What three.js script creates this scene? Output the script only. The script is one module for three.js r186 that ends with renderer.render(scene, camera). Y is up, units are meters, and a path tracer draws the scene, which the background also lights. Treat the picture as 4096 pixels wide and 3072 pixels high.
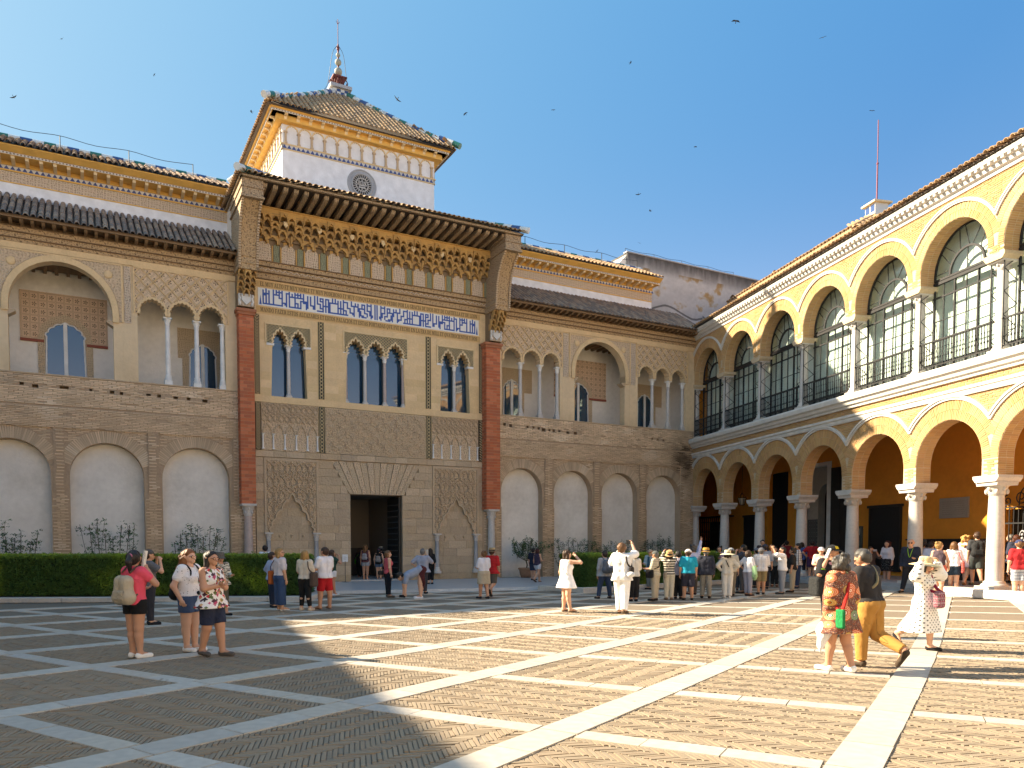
import * as THREE from 'three';
import { mergeGeometries } from 'three/addons/utils/BufferGeometryUtils.js';
import { RoundedBoxGeometry } from 'three/addons/geometries/RoundedBoxGeometry.js';
import { ImprovedNoise } from 'three/addons/math/ImprovedNoise.js';

// ---------------------------------------------------------------- camera, sky, sun, exposure
const scene = new THREE.Scene();
const camera = new THREE.PerspectiveCamera(2 * Math.atan(2315.5 / 3120) * 180 / Math.PI, 4096 / 4631, 0.1, 3000);
camera.position.set(0, 1.75, 0);
camera.rotation.set(-Math.atan(0.046), 0, 0);
camera.setViewOffset(4096, 4631, 0, 0, 4096, 3072);     // shift lens: the photograph's verticals are straightened
camera.updateMatrixWorld();
const SUN_AZ = 100.5 * Math.PI / 180, SUN_EL = 31.2 * Math.PI / 180;   // direction in which the light travels, from -z towards +x
const SUN = new THREE.Vector3(-Math.sin(SUN_AZ) * Math.cos(SUN_EL), Math.sin(SUN_EL), Math.cos(SUN_AZ) * Math.cos(SUN_EL));
{
  const W = 1024, H = 512, d = new Float32Array(W * H * 4), v = new THREE.Vector3();
  for (let j = 0; j < H; j++) for (let i = 0; i < W; i++) {
    const th = (i + 0.5) / W * 2 * Math.PI - Math.PI, ph = ((j + 0.5) / H - 0.5) * Math.PI;
    v.set(Math.cos(ph) * Math.cos(th), Math.sin(ph), Math.cos(ph) * Math.sin(th));
    const e = Math.max(0, v.y), c = Math.max(0, v.dot(SUN)), a = Math.acos(Math.min(1, c));
    const b = Math.min(a, 1.8) - 0.12 * Math.max(0, a - 1.8), hazeFill = 1.2 * Math.exp(-e * 10.5);  // horizon haze made brighter and warmer to lift the shaded palace front
    const k = (j * W + i) * 4;
    for (let q = 0; q < 3; q++) {
      let s = [0.33, 0.332, 0.322][q] * Math.exp(-[1.6, 0.8, 0.29][q] * b) + 0.5 * Math.exp(-a * 6.5) + hazeFill * [1, 0.87, 0.7][q];
      if (v.y < 0) s = [0.3, 0.27, 0.23][q];
      d[k + q] = s * 1.0;
    }
    d[k + 3] = 1;
  }
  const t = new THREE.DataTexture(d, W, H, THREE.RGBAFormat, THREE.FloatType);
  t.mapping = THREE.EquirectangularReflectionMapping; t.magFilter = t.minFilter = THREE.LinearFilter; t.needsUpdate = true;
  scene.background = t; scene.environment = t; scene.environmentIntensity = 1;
}
const sun = new THREE.DirectionalLight(new THREE.Color().setRGB(1, 0.84, 0.6), 5);
sun.target.position.set(0, 0, -25); sun.position.copy(SUN).multiplyScalar(120).add(sun.target.position);
sun.castShadow = true; sun.shadow.mapSize.set(4096, 4096); sun.shadow.radius = 1;
Object.assign(sun.shadow.camera, { left: -60, right: 60, top: 60, bottom: -60, near: 1, far: 300 });
scene.add(sun, sun.target);
const renderer = new THREE.WebGLRenderer({ antialias: true });
renderer.toneMapping = THREE.LinearToneMapping; renderer.toneMappingExposure = 3.4;
renderer.shadowMap.enabled = true; renderer.outputColorSpace = THREE.SRGBColorSpace;

// ---------------------------------------------------------------- helpers
let seed = 7;
const rnd = () => { seed = (seed * 1664525 + 1013904223) >>> 0; return seed / 4294967296; };
const rr = (a, b) => a + (b - a) * rnd();
const pick = (l) => l[Math.floor(rnd() * l.length)];
const PI = Math.PI, V3 = (x, y, z) => new THREE.Vector3(x, y, z);
const noise = new ImprovedNoise();
const counts = {};
function numbered(n) { const c = counts[n] = (counts[n] ?? -1) + 1; return c ? n + '_' + String(c).padStart(3, '0') : n; }
function tag(o, label, category, group, kind) {
  if (label) o.userData.label = label; if (category) o.userData.category = category;
  if (group) o.userData.group = group; if (kind) o.userData.kind = kind; return o;
}
const lin = (h) => new THREE.Color(h);
function M(color, o = {}) {      // color: linear triple or hex
  const c = Array.isArray(color) ? new THREE.Color().setRGB(...color) : new THREE.Color(color);
  const P = o.physical ? THREE.MeshPhysicalMaterial : THREE.MeshStandardMaterial; delete o.physical;
  return new P({ color: c, roughness: 0.85, metalness: 0, ...o });
}
function dataTex(W, H, fn, rep, srgb) {  // fn(u, v) -> [r, g, b]
  const d = new Uint8Array(W * H * 4);
  for (let j = 0; j < H; j++) for (let i = 0; i < W; i++) {
    const c = fn(i / W, j / H), k = (j * W + i) * 4;
    for (let q = 0; q < 3; q++) d[k + q] = Math.max(0, Math.min(255, Math.round((c.length ? c[q] : c) * 255)));
    d[k + 3] = 255;
  }
  const t = new THREE.DataTexture(d, W, H); t.wrapS = t.wrapT = THREE.RepeatWrapping; t.magFilter = THREE.LinearFilter; t.minFilter = THREE.LinearFilter;
  if (rep) t.repeat.set(1 / rep, 1 / rep); if (srgb) t.colorSpace = THREE.SRGBColorSpace; t.needsUpdate = true; return t;
}
function tileNoise(u, v, f, s = 0) {  // periodic fractal noise 0..1
  let a = 0, w = 0.5, n = 0;
  for (let o = 0; o < 4; o++) {
    const k = f << o;
    const X = u * k, Y = v * k;
    const b = (x, y) => noise.noise(x + s * 7.3, y + s * 3.1, s + o * 5.7);
    const fu = u, fv = v;
    const val = b(X, Y) * (1 - fu) * (1 - fv) + b(X - k, Y) * fu * (1 - fv) + b(X, Y - k) * (1 - fu) * fv + b(X - k, Y - k) * fu * fv;
    a += val * w; n += w; w *= 0.55;
  }
  return 0.5 + a / n * 0.9;
}
function canvasTex(W, H, draw, srgb = true) {
  const c = document.createElement('canvas'); c.width = W; c.height = H; const g = c.getContext('2d'); draw(g, W, H);
  const t = new THREE.CanvasTexture(c); if (srgb) t.colorSpace = THREE.SRGBColorSpace; t.wrapS = t.wrapT = THREE.RepeatWrapping; return t;
}
function metreUV(g, swap) {       // uv in metres by the dominant normal
  const p = g.attributes.position, n = g.attributes.normal, uv = new Float32Array(p.count * 2);
  for (let i = 0; i < p.count; i += 3) {
    let ax = 0, ay = 0, az = 0;
    for (let k = 0; k < 3; k++) { ax += Math.abs(n.getX(i + k)); ay += Math.abs(n.getY(i + k)); az += Math.abs(n.getZ(i + k)); }
    for (let k = 0; k < 3; k++) {
      const x = p.getX(i + k), y = p.getY(i + k), z = p.getZ(i + k);
      const [u, v] = az >= ax && az >= ay ? [x, y] : ax >= ay ? [z, y] : [x, z];
      uv[(i + k) * 2] = u; uv[(i + k) * 2 + 1] = v;
    }
  }
  g.setAttribute('uv', new THREE.BufferAttribute(uv, 2)); return g;
}
function merge(list) {
  list = list.flat(Infinity).filter(Boolean).map(g => { const h = g.index ? g.toNonIndexed() : g; for (const k of Object.keys(h.attributes)) if (!['position', 'normal', 'uv'].includes(k)) h.deleteAttribute(k); if (!h.attributes.uv) h.setAttribute('uv', new THREE.BufferAttribute(new Float32Array(h.attributes.position.count * 2), 2)); return h; });
  return list.length > 1 ? mergeGeometries(list) : list[0];
}
function shadows(m) { m.castShadow = m.receiveShadow = true; return m; }
// one mesh under a parent; geometry in the parent's own axes; uv in metres unless keepUV
function part(parent, name, geoms, mat, o = {}) {
  const g = merge([geoms]);
  if (!o.keepUV) metreUV(g);
  const m = shadows(new THREE.Mesh(g, mat)); m.name = parent === scene ? numbered(name) : numbered(name);
  if (o.label) m.userData.label = o.label; if (o.kind) m.userData.kind = o.kind;
  if (o.at) m.position.set(...o.at);
  parent.add(m); return m;
}
function group(parent, name) { const g = new THREE.Group(); g.name = numbered(name); parent.add(g); return g; }
// facade frames: x along, y up, z out of the wall
const FA = { o: V3(-7.32592, 0, -35.44907), r: Math.atan2(0.479, 0.8777) };
const FB = { o: null, r: -76.88 * PI / 180 };
{ const uB = V3(-0.22700, 0, -0.97389); FB.o = V3(15.14271, 0, -24.90376).addScaledVector(uB, 21.1); FB.r = Math.atan2(-0.97389, 0.22700); }
FA.r = 28.6275 * PI / 180;
function toWorld(F, x, y, z) { return V3(x, y, z).applyAxisAngle(V3(0, 1, 0), F.r).add(F.o); }
function thing(name, label, category, F, x = 0, z = 0, group, y = 0) {   // a Group at the thing's base, turned like its facade
  const g = new THREE.Group(); g.name = numbered(name);
  if (F) { g.position.copy(toWorld(F, x, y, z)); g.rotation.y = F.r; } else g.position.set(x, y, z);
  tag(g, label, category, group); g.userData_off = [x, y, z]; scene.add(g); return g;
}
// geometry pieces
const box = (x0, x1, y0, y1, z0, z1) => new THREE.BoxGeometry(Math.abs(x1 - x0), Math.abs(y1 - y0), Math.abs(z1 - z0)).translate((x0 + x1) / 2, (y0 + y1) / 2, (z0 + z1) / 2);
const shapeOf = (pts) => new THREE.Shape(pts.map(p => new THREE.Vector2(p[0], p[1])));
function slab(pts, z0, z1, holes = [], bevel = 0) {
  const s = shapeOf(pts); for (const h of holes) s.holes.push(new THREE.Path(h.map(p => new THREE.Vector2(p[0], p[1]))));
  return new THREE.ExtrudeGeometry(s, { depth: z1 - z0, bevelEnabled: bevel > 0, bevelSize: bevel, bevelThickness: bevel, bevelSegments: 1, steps: 1, curveSegments: 8 }).translate(0, 0, z0);
}
const rect = (x0, x1, y0, y1) => [[x0, y0], [x1, y0], [x1, y1], [x0, y1]];
// arch opening, from lower right round to lower left. w: half width below the springing (default r)
function arch(cx, cy, r, y0, w = r, n = 20) {
  const p = [[cx + w, y0]]; let a0 = 0; if (w < r) { a0 = -Math.acos(w / r); }
  for (let i = 0; i <= n; i++) { const a = a0 + (PI - 2 * a0) * i / n; p.push([cx + r * Math.cos(a), cy + r * Math.sin(a)]); }
  p.push([cx - w, y0]); return p;
}
// many lobed arch: rise ry, half width rx, lobes n, depth amp
function lobed(cx, cy, rx, ry, n, amp, y0, pointed = 0.25) {
  const p = [[cx + rx, y0]], N = n * 6;
  for (let i = 0; i <= N; i++) {
    const t = i / N, a = PI * t, s = Math.abs(Math.sin(n * PI * t));
    const k = 1 - amp * (1 - s), px = rx * Math.cos(a), py = ry * (Math.sin(a) * (1 - pointed) + pointed * (1 - Math.abs(Math.cos(a))));
    p.push([cx + px * k, cy + py * k]);
  }
  p.push([cx - rx, y0]); return p;
}
function ring(outer, inner, z0, z1) { return slab([...outer, ...[...inner].reverse()], z0, z1); }
function barGeo(a, b, w, d) {     // square bar between two points (V3)
  const L = a.distanceTo(b), g = new THREE.BoxGeometry(w, L, d ?? w), q = new THREE.Quaternion().setFromUnitVectors(V3(0, 1, 0), b.clone().sub(a).normalize());
  return g.applyQuaternion(q).translate((a.x + b.x) / 2, (a.y + b.y) / 2, (a.z + b.z) / 2);
}
function bar2(x0, y0, x1, y1, w, z0, z1) { const L = Math.hypot(x1 - x0, y1 - y0); return new THREE.BoxGeometry(L + w * 0.5, w, z1 - z0).rotateZ(Math.atan2(y1 - y0, x1 - x0)).translate((x0 + x1) / 2, (y0 + y1) / 2, (z0 + z1) / 2); }
function rod(a, b, r, n = 6, r2 = r) { const L = a.distanceTo(b), q = new THREE.Quaternion().setFromUnitVectors(V3(0, 1, 0), b.clone().sub(a).normalize()); return new THREE.CylinderGeometry(r2, r, L, n).applyQuaternion(q).translate((a.x + b.x) / 2, (a.y + b.y) / 2, (a.z + b.z) / 2); }
function tube(pts, r, n = 6, seg) { return new THREE.TubeGeometry(new THREE.CatmullRomCurve3(pts.map(p => Array.isArray(p) ? V3(...p) : p)), seg || pts.length * 4, r, n); }
const lathe = (pts, n = 14) => new THREE.LatheGeometry(pts.map(p => new THREE.Vector2(Math.max(p[0], 0.0005), p[1])), n);
// many alike pieces: the nearest `cap` are meshes of their own, the rest one instanced part
const camLocal = (parent) => { parent.updateWorldMatrix(true, false); return parent.worldToLocal(camera.position.clone()); };
function pieces(parent, name, geo, mats, list, cap = 300, restMat, restName) {   // list: {m: Matrix4, c: Color, k: material index}
  if (list.length > cap && cap) { const c = camLocal(parent), p = V3(); for (const e of list) e.d = p.setFromMatrixPosition(e.m).distanceTo(c); list.sort((a, b) => a.d - b.d); }
  const near = list.slice(0, cap), far = list.slice(cap);
  for (const e of near) { const m = shadows(new THREE.Mesh(e.g || geo, mats[(e.k ?? 0) % mats.length])); m.name = numbered(name); m.applyMatrix4(e.m); parent.add(m); }
  if (far.length) {
    const im = shadows(new THREE.InstancedMesh(geo, restMat || M([1, 1, 1], { roughness: 0.9 }), far.length)); im.name = numbered(restName || name);
    far.forEach((e, i) => { im.setMatrixAt(i, e.m); im.setColorAt(i, restMat ? (e.t || new THREE.Color(1, 1, 1)) : (e.c || mats[(e.k ?? 0) % mats.length].color)); });
    im.userData.kind = 'stuff'; parent.add(im);
  }
}
const mtx = (x, y, z, sx = 1, sy = 1, sz = 1, rx = 0, ry = 0, rz = 0) => new THREE.Matrix4().compose(V3(x, y, z), new THREE.Quaternion().setFromEuler(new THREE.Euler(rx, ry, rz)), V3(sx, sy, sz));
const inPoly = (p, x, y) => { let c = false; for (let i = 0, j = p.length - 1; i < p.length; j = i++) { const [a, b] = p[i], [e, f] = p[j]; if ((b > y) !== (f > y) && x < (e - a) * (y - b) / (f - b) + a) c = !c; } return c; };

// ---------------------------------------------------------------- shared textures and materials
const grainTex = dataTex(256, 256, (u, v) => 0.72 + 0.36 * tileNoise(u, v, 8, 1) * (0.8 + 0.4 * tileNoise(u, v, 2, 2)), 3);
const blotchTex = dataTex(256, 256, (u, v) => { const b = tileNoise(u, v, 3, 4), f = tileNoise(u, v, 20, 5); return [0.62 + 0.34 * b + 0.16 * f, 0.6 + 0.36 * b + 0.16 * f, 0.56 + 0.4 * b + 0.16 * f]; }, 4);
const bumpTex = dataTex(256, 256, (u, v) => tileNoise(u, v, 16, 6), 1.5);
const stoneTex = dataTex(256, 256, (u, v) => { const b = tileNoise(u, v, 4, 8), f = tileNoise(u, v, 32, 9); const s = 0.7 + 0.28 * b + 0.22 * (f - 0.5); return [s * 1.02, s, s * 0.97]; }, 2.2);
// carved stucco: light relief, with shade of the sunk ground painted into the colour
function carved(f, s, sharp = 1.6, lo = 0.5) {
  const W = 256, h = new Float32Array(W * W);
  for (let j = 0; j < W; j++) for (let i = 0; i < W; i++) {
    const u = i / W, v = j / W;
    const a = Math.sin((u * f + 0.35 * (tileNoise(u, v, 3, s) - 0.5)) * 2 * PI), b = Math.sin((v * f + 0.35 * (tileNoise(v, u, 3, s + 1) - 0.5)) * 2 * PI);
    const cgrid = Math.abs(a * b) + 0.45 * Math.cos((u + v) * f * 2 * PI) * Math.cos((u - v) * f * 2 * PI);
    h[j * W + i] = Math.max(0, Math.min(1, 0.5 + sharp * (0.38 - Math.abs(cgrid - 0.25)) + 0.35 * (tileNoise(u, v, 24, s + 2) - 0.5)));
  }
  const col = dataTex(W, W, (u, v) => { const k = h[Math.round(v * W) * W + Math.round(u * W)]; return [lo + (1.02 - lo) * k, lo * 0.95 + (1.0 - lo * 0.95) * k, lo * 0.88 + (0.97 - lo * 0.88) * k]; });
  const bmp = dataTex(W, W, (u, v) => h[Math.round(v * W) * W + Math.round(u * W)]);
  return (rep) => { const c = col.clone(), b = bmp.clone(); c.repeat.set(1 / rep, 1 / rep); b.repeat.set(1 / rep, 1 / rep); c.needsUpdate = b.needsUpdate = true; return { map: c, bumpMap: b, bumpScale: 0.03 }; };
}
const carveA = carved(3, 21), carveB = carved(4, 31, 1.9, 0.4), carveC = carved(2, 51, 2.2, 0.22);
const mk = {
  whiteCool: M([0.84, 0.85, 0.88], { map: grainTex, bumpMap: bumpTex, bumpScale: 0.005 }),
  white: M([0.88, 0.84, 0.78], { map: blotchTex, bumpMap: bumpTex, bumpScale: 0.006 }),
  paint: M([0.84, 0.83, 0.8], { map: grainTex, roughness: 0.8 }),
  trim: M([0.68, 0.66, 0.62], { roughness: 0.75, map: grainTex }),
  stone: M([0.6, 0.46, 0.31], { map: stoneTex, bumpMap: bumpTex, bumpScale: 0.02 }),
  stone2: M([0.54, 0.42, 0.28], { map: stoneTex, bumpMap: bumpTex, bumpScale: 0.02 }),
  yellow: M([0.84, 0.63, 0.36], { map: stoneTex, bumpMap: bumpTex, bumpScale: 0.008 }),
  yellowPlaster: M([0.82, 0.64, 0.41], { map: blotchTex, bumpMap: bumpTex, bumpScale: 0.006 }),
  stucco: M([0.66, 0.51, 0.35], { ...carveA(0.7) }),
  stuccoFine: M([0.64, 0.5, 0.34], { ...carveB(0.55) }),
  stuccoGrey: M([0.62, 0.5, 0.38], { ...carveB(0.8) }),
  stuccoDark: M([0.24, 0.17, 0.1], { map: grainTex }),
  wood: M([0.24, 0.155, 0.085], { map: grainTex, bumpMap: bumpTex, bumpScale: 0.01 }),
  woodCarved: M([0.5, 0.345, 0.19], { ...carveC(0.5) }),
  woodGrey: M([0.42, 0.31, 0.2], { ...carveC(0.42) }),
  gold: M([0.62, 0.37, 0.11], { map: stoneTex, bumpMap: bumpTex, bumpScale: 0.01, roughness: 0.7 }),
  marble: M([0.64, 0.62, 0.6], { map: stoneTex, roughness: 0.55 }),
  marbleGrey: M([0.42, 0.43, 0.46], { map: stoneTex, roughness: 0.5 }),
  marblePink: M([0.55, 0.45, 0.42], { map: stoneTex, roughness: 0.5 }),
  brickMortarA: M([0.5, 0.37, 0.25], { map: stoneTex, bumpMap: bumpTex, bumpScale: 0.015 }),
  brickMortarB: M([0.62, 0.5, 0.34], { map: stoneTex, bumpMap: bumpTex, bumpScale: 0.01 }),
  redMortar: M([0.5, 0.24, 0.13], { map: grainTex }),
  ochre: M([0.8, 0.33, 0.035], { map: blotchTex, roughness: 0.9 }),
  ochreLight: M([0.8, 0.48, 0.12], { map: grainTex }),
  cream: M([0.8, 0.62, 0.36], { map: grainTex }),
  blue: M([0.05, 0.08, 0.24], { roughness: 0.35 }),
  iron: M([0.02, 0.02, 0.022], { roughness: 0.55, metalness: 0.3 }),
  black: M([0.012, 0.012, 0.013], { roughness: 0.8 }),
  darkDoor: M([0.02, 0.018, 0.016], { roughness: 0.6, map: grainTex }),
  redLine: M([0.28, 0.08, 0.05], {}),
  glassA: M([0.012, 0.05, 0.1], { roughness: 0.03, metalness: 0, physical: true, specularIntensity: 1, ior: 1.9, clearcoat: 1, clearcoatRoughness: 0.02 }),
  pane: M([0.93, 0.97, 0.96], { physical: true, transmission: 1, thickness: 0, roughness: 0.02, ior: 1.5 }),
  blind: M([0.8, 0.84, 0.78], { roughness: 0.95, map: grainTex }),
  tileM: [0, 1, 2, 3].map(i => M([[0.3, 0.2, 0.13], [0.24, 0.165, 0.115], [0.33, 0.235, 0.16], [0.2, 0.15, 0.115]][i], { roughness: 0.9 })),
  tileSunTone: [0, 1, 2, 3].map(i => M([[0.42, 0.26, 0.13], [0.36, 0.24, 0.13], [0.46, 0.3, 0.16], [0.3, 0.2, 0.12]][i], { roughness: 0.9 })),  // lighter, warmer tile set for sunlit roofs; sunlight put into the colour
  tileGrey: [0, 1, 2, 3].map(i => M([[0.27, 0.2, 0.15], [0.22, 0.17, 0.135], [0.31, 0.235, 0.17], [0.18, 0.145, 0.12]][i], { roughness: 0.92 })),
  glaze: [M([0.62, 0.64, 0.62], { roughness: 0.3 }), M([0.03, 0.15, 0.11], { roughness: 0.25 }), M([0.62, 0.64, 0.62], { roughness: 0.3 }), M([0.04, 0.08, 0.22], { roughness: 0.25 })],
};
const tileBed = M([0.09, 0.07, 0.055], {});
// hollow barrel tile, eave end at z = 0, up the slope along -z, length 1, radius 1
const barrel = (() => {
  const n = 7, L = 1, g = [];
  const P = (r, z, i) => [r * Math.cos(PI * i / n), r * Math.sin(PI * i / n), z];
  const pos = []; const quad = (a, b, c, d) => pos.push(...a, ...b, ...c, ...a, ...c, ...d);
  for (let i = 0; i < n; i++) {
    quad(P(1, 0, i), P(1, 0, i + 1), P(0.82, -L, i + 1), P(0.82, -L, i));
    quad(P(0.8, 0, i + 1), P(0.8, 0, i), P(0.64, -L, i), P(0.64, -L, i + 1));
    quad(P(0.8, 0, i), P(0.8, 0, i + 1), P(1, 0, i + 1), P(1, 0, i));
  }
  const b = new THREE.BufferGeometry(); b.setAttribute('position', new THREE.Float32BufferAttribute(pos, 3)); b.computeVertexNormals(); return b;
})();
// a sloping field of barrel tiles: from the eave (z0, y0) up to (z1, y1), x from x0 to x1; clip(x, t) may cut hips
function tileField(parent, x0, x1, z0, y0, z1, y1, mats, o = {}) {
  const sp = o.sp || 0.235, L = Math.hypot(z1 - z0, y1 - y0), a = Math.atan2(y1 - y0, z0 - z1), rows = Math.round(L / (o.ex || 0.34)), ex = L / rows, n = Math.round((x1 - x0) / sp), s = (x1 - x0) / n, list = [];
  for (let i = 0; i < n; i++) {
    const wob = rr(-0.012, 0.012);
    for (let j = 0; j < rows; j++) {
      const x = x0 + (i + 0.5) * s + wob + rr(-0.006, 0.006), t = (j * ex - (j ? 0.03 : 0.06)) / L;
      if (o.clip && !o.clip(x, (j + 0.5) / rows)) continue;
      const m = mtx(x, y0 + (y1 - y0) * t + 0.012 + rr(0, 0.012), z0 + (z1 - z0) * t, s * 0.4 * rr(0.95, 1.06), s * 0.36, ex + 0.09, a + rr(-0.02, 0.02), rr(-0.02, 0.02), 0);
      list.push({ m, k: Math.floor(rnd() * 4) });
    }
  }
  pieces(parent, 'roof_tile', barrel, mats, list, o.cap ?? 300);
  return { s, n };
}
// ---------------------------------------------------------------- ground and paving
{
  const ground = shadows(new THREE.Mesh(new THREE.PlaneGeometry(1600, 1600).rotateX(-PI / 2).translate(0, -0.06, 0), M([0.3, 0.26, 0.22], { map: grainTex }))); ground.name = 'ground'; tag(ground, null, null, null, 'structure'); scene.add(ground);
}
const W0 = [[1.319, -3.872], [-2.258, -1.269], [1.339, -2.115], [0.025, 0.089], [-0.02, 0.018], [0.02, -0.017]];
function gridPt(i, j) {
  const ic = Math.max(-1, Math.min(6, i)), jc = Math.max(0, Math.min(6, j)), r = [];
  for (let q = 0; q < 2; q++) {
    const [a, b, c, d, e, f] = W0.map(k => k[q]);
    r.push(a + b * ic + c * jc + d * ic * jc + e * jc * jc + f * ic * ic + (i - ic) * (b + d * jc + 2 * f * ic) + (j - jc) * (c + d * ic + 2 * e * jc));
  }
  return r;
}
{
  const pave = new THREE.Group(); pave.name = 'courtyard_pavement'; tag(pave, null, null, null, 'structure'); scene.add(pave);
  const bed = shadows(new THREE.Mesh(new THREE.PlaneGeometry(90, 70, 1, 1).rotateX(-PI / 2).translate(0, -0.012, -22), M([0.23, 0.18, 0.13], { map: dataTex(256, 256, (u, v) => { const z = Math.abs(((u * 24 + Math.abs(((v * 6) % 1) - 0.5) * 4) % 1) - 0.5); return (0.72 + 0.3 * tileNoise(u, v, 6, 3)) * (z < 0.14 ? 0.78 : 1.06); }, 1.2) }))); bed.name = 'paving_bed';
  { const p = bed.geometry.attributes.position, uv = bed.geometry.attributes.uv; for (let i = 0; i < p.count; i++) uv.setXY(i, p.getX(i) * 0.7 + p.getZ(i) * 0.7, p.getZ(i) * 0.7 - p.getX(i) * 0.7); }
  pave.add(bed);
  const slabMats = [0, 1, 2, 3, 4].map(i => M([[0.52, 0.475, 0.41], [0.55, 0.505, 0.44], [0.48, 0.44, 0.385], [0.535, 0.475, 0.395], [0.5, 0.46, 0.41]][i], { map: grainTex, roughness: 0.6 }));
  const slabs = [], unit = new THREE.BoxGeometry(1, 1, 1);
  { const uv = unit.attributes.uv; for (let i = 0; i < uv.count; i++) uv.setXY(i, uv.getX(i) * 2.5, uv.getY(i) * 1.2); }
  const run = (a, b, w, n, y, skip0, skip1) => {
    const dx = b[0] - a[0], dz = b[1] - a[1], L = Math.hypot(dx, dz), t0 = skip0 / L, t1 = 1 - skip1 / L;
    let cuts = [t0]; for (let k = 1; k < n; k++) cuts.push(t0 + (t1 - t0) * (k + rr(-0.18, 0.18)) / n); cuts.push(t1);
    for (let k = 0; k < cuts.length - 1; k++) {
      const c = (cuts[k] + cuts[k + 1]) / 2, l = (cuts[k + 1] - cuts[k]) * L - 0.012;
      slabs.push({ m: mtx(a[0] + dx * c, y - 0.02 + rr(-0.002, 0.002), a[1] + dz * c, l, 0.04, w + rr(-0.008, 0.008), 0, -Math.atan2(dz, dx), rr(-0.004, 0.004)), k: Math.floor(rnd() * 5) });
    }
  };
  const I0 = -3, I1 = 9, J0 = -1, J1 = 13, PW = 0.4, QW = 0.27;
  for (let i = I0; i <= I1; i++) for (let j = J0; j < J1; j++) run(gridPt(i, j), gridPt(i, j + 1), PW, 3, 0.008, 0, 0);
  for (let j = J0; j <= J1; j++) for (let i = I0; i < I1; i++) run(gridPt(i, j), gridPt(i + 1, j), QW, 3, 0.006, PW * 0.55, PW * 0.55);
  const vis = (x, z) => z < -4.2 && Math.abs(x) < -z * 0.72 + 1.2 && z > -37;
  const sv = slabs.filter(s => vis(s.m.elements[12], s.m.elements[14]));
  pieces(pave, 'marble_slab', unit, slabMats, sv, 300, M([0.52, 0.475, 0.41], { roughness: 0.6 }), 'marble_slab');
  // herringbone bricks laid on edge
  const bricks = [], L = 0.27, w = 0.045, n = 6;
  const bc = [[0.28, 0.218, 0.15], [0.267, 0.208, 0.144], [0.293, 0.23, 0.16], [0.26, 0.205, 0.146], [0.288, 0.217, 0.147]].map(c => new THREE.Color().setRGB(...c));
  const top = new THREE.BoxGeometry(1, 1, 1, 1, 1, 1); { const p = top.attributes.position; for (let i = 0; i < p.count; i++) if (p.getY(i) > 0) p.setXYZ(i, p.getX(i) * 0.96, p.getY(i), p.getZ(i) * 0.82); top.computeVertexNormals(); }
  for (let i = I0; i < I1; i++) for (let j = J0; j < J1; j++) {
    const A = gridPt(i, j), B = gridPt(i + 1, j), C = gridPt(i + 1, j + 1), D = gridPt(i, j + 1), poly = [A, B, C, D];
    const cx = (A[0] + B[0] + C[0] + D[0]) / 4, cz = (A[1] + B[1] + C[1] + D[1]) / 4;
    if (!vis(cx, cz) || Math.hypot(cx, cz) > 21) continue;
    const ang = Math.atan2(D[1] - A[1], D[0] - A[0]) + PI / 4 + ((i + j) & 1 ? PI / 2 : 0) * (rnd() < 0.3 ? 1 : 0), ca = Math.cos(ang), sa = Math.sin(ang), N = 60, tint = rr(0.93, 1.07);
    const put = (u, v, rot) => {
      const x = cx + (u * ca - v * sa) * w, z = cz + (u * sa + v * ca) * w;
      if (!inPoly(poly, x, z)) return;
      bricks.push({ m: mtx(x, -0.022 + rr(-0.003, 0.003) - (rnd() < 0.04 ? 0.006 : 0), z, L - 0.006, 0.04, w - 0.004, rr(-0.05, 0.05), -(ang + rot), rr(-0.015, 0.015)), c: pick(bc).clone().multiplyScalar(tint * rr(0.95, 1.05)), k: Math.floor(rnd() * 5) });
    };
    for (let b = -N; b < N; b++) for (let k = -N; k < N; k++) {
      const a = b + 2 * n * k; if (a < -N || a > N) continue;
      put(a + n / 2, b + 0.5, 0);
      const y0 = b - 2 * n + 1 + 2 * n * k; put(b + 0.5, y0 + n / 2, PI / 2);
    }
  }
  pieces(pave, 'paving_brick', top, bc.map(c => M(c.getHex === undefined ? 0x888888 : [c.r, c.g, c.b], { roughness: 0.9, map: null })), bricks, 300);
}
// ---------------------------------------------------------------- the palace front: two wings and the portal between them
function outline(x0, x1, y0, y1, openings) {      // wall with openings cut from its lower edge (arch point lists)
  const p = [[x0, y0]]; for (const o of openings) p.push(...[...o].reverse()); p.push([x1, y0], [x1, y1], [x0, y1]); return p;
}
function courses(list, x0, x1, y0, y1, z, o) {     // rows of brick pieces, kept where o.test is true
  const h = o.h ?? 0.042, pitch = o.pitch ?? 0.064, L = o.L ?? 0.27; let row = 0;
  for (let y = y0 + pitch / 2; y < y1; y += pitch, row++) {
    for (let x = x0 + (row & 1 ? L / 2 : 0) + rr(-0.03, 0.03); x < x1; x += L + 0.012) {
      const l = L * rr(0.88, 1.04); if (x + l / 2 > x1 + 0.02) break;
      if (!o.test(x, y, l)) continue; if (o.miss && rnd() < o.miss) continue;
      const c = o.color(x, y); list.push({ m: mtx(x + rr(-0.006, 0.006), y + rr(-0.004, 0.004), z + rr(-(o.dz ?? 0.01), o.dz ?? 0.01), l, h * rr(0.82, 1.12), 0.05, 0, rr(-0.015, 0.015), rr(-0.012, 0.012)), c, k: Math.floor(rnd() * 4) });
    }
  }
}
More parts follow.
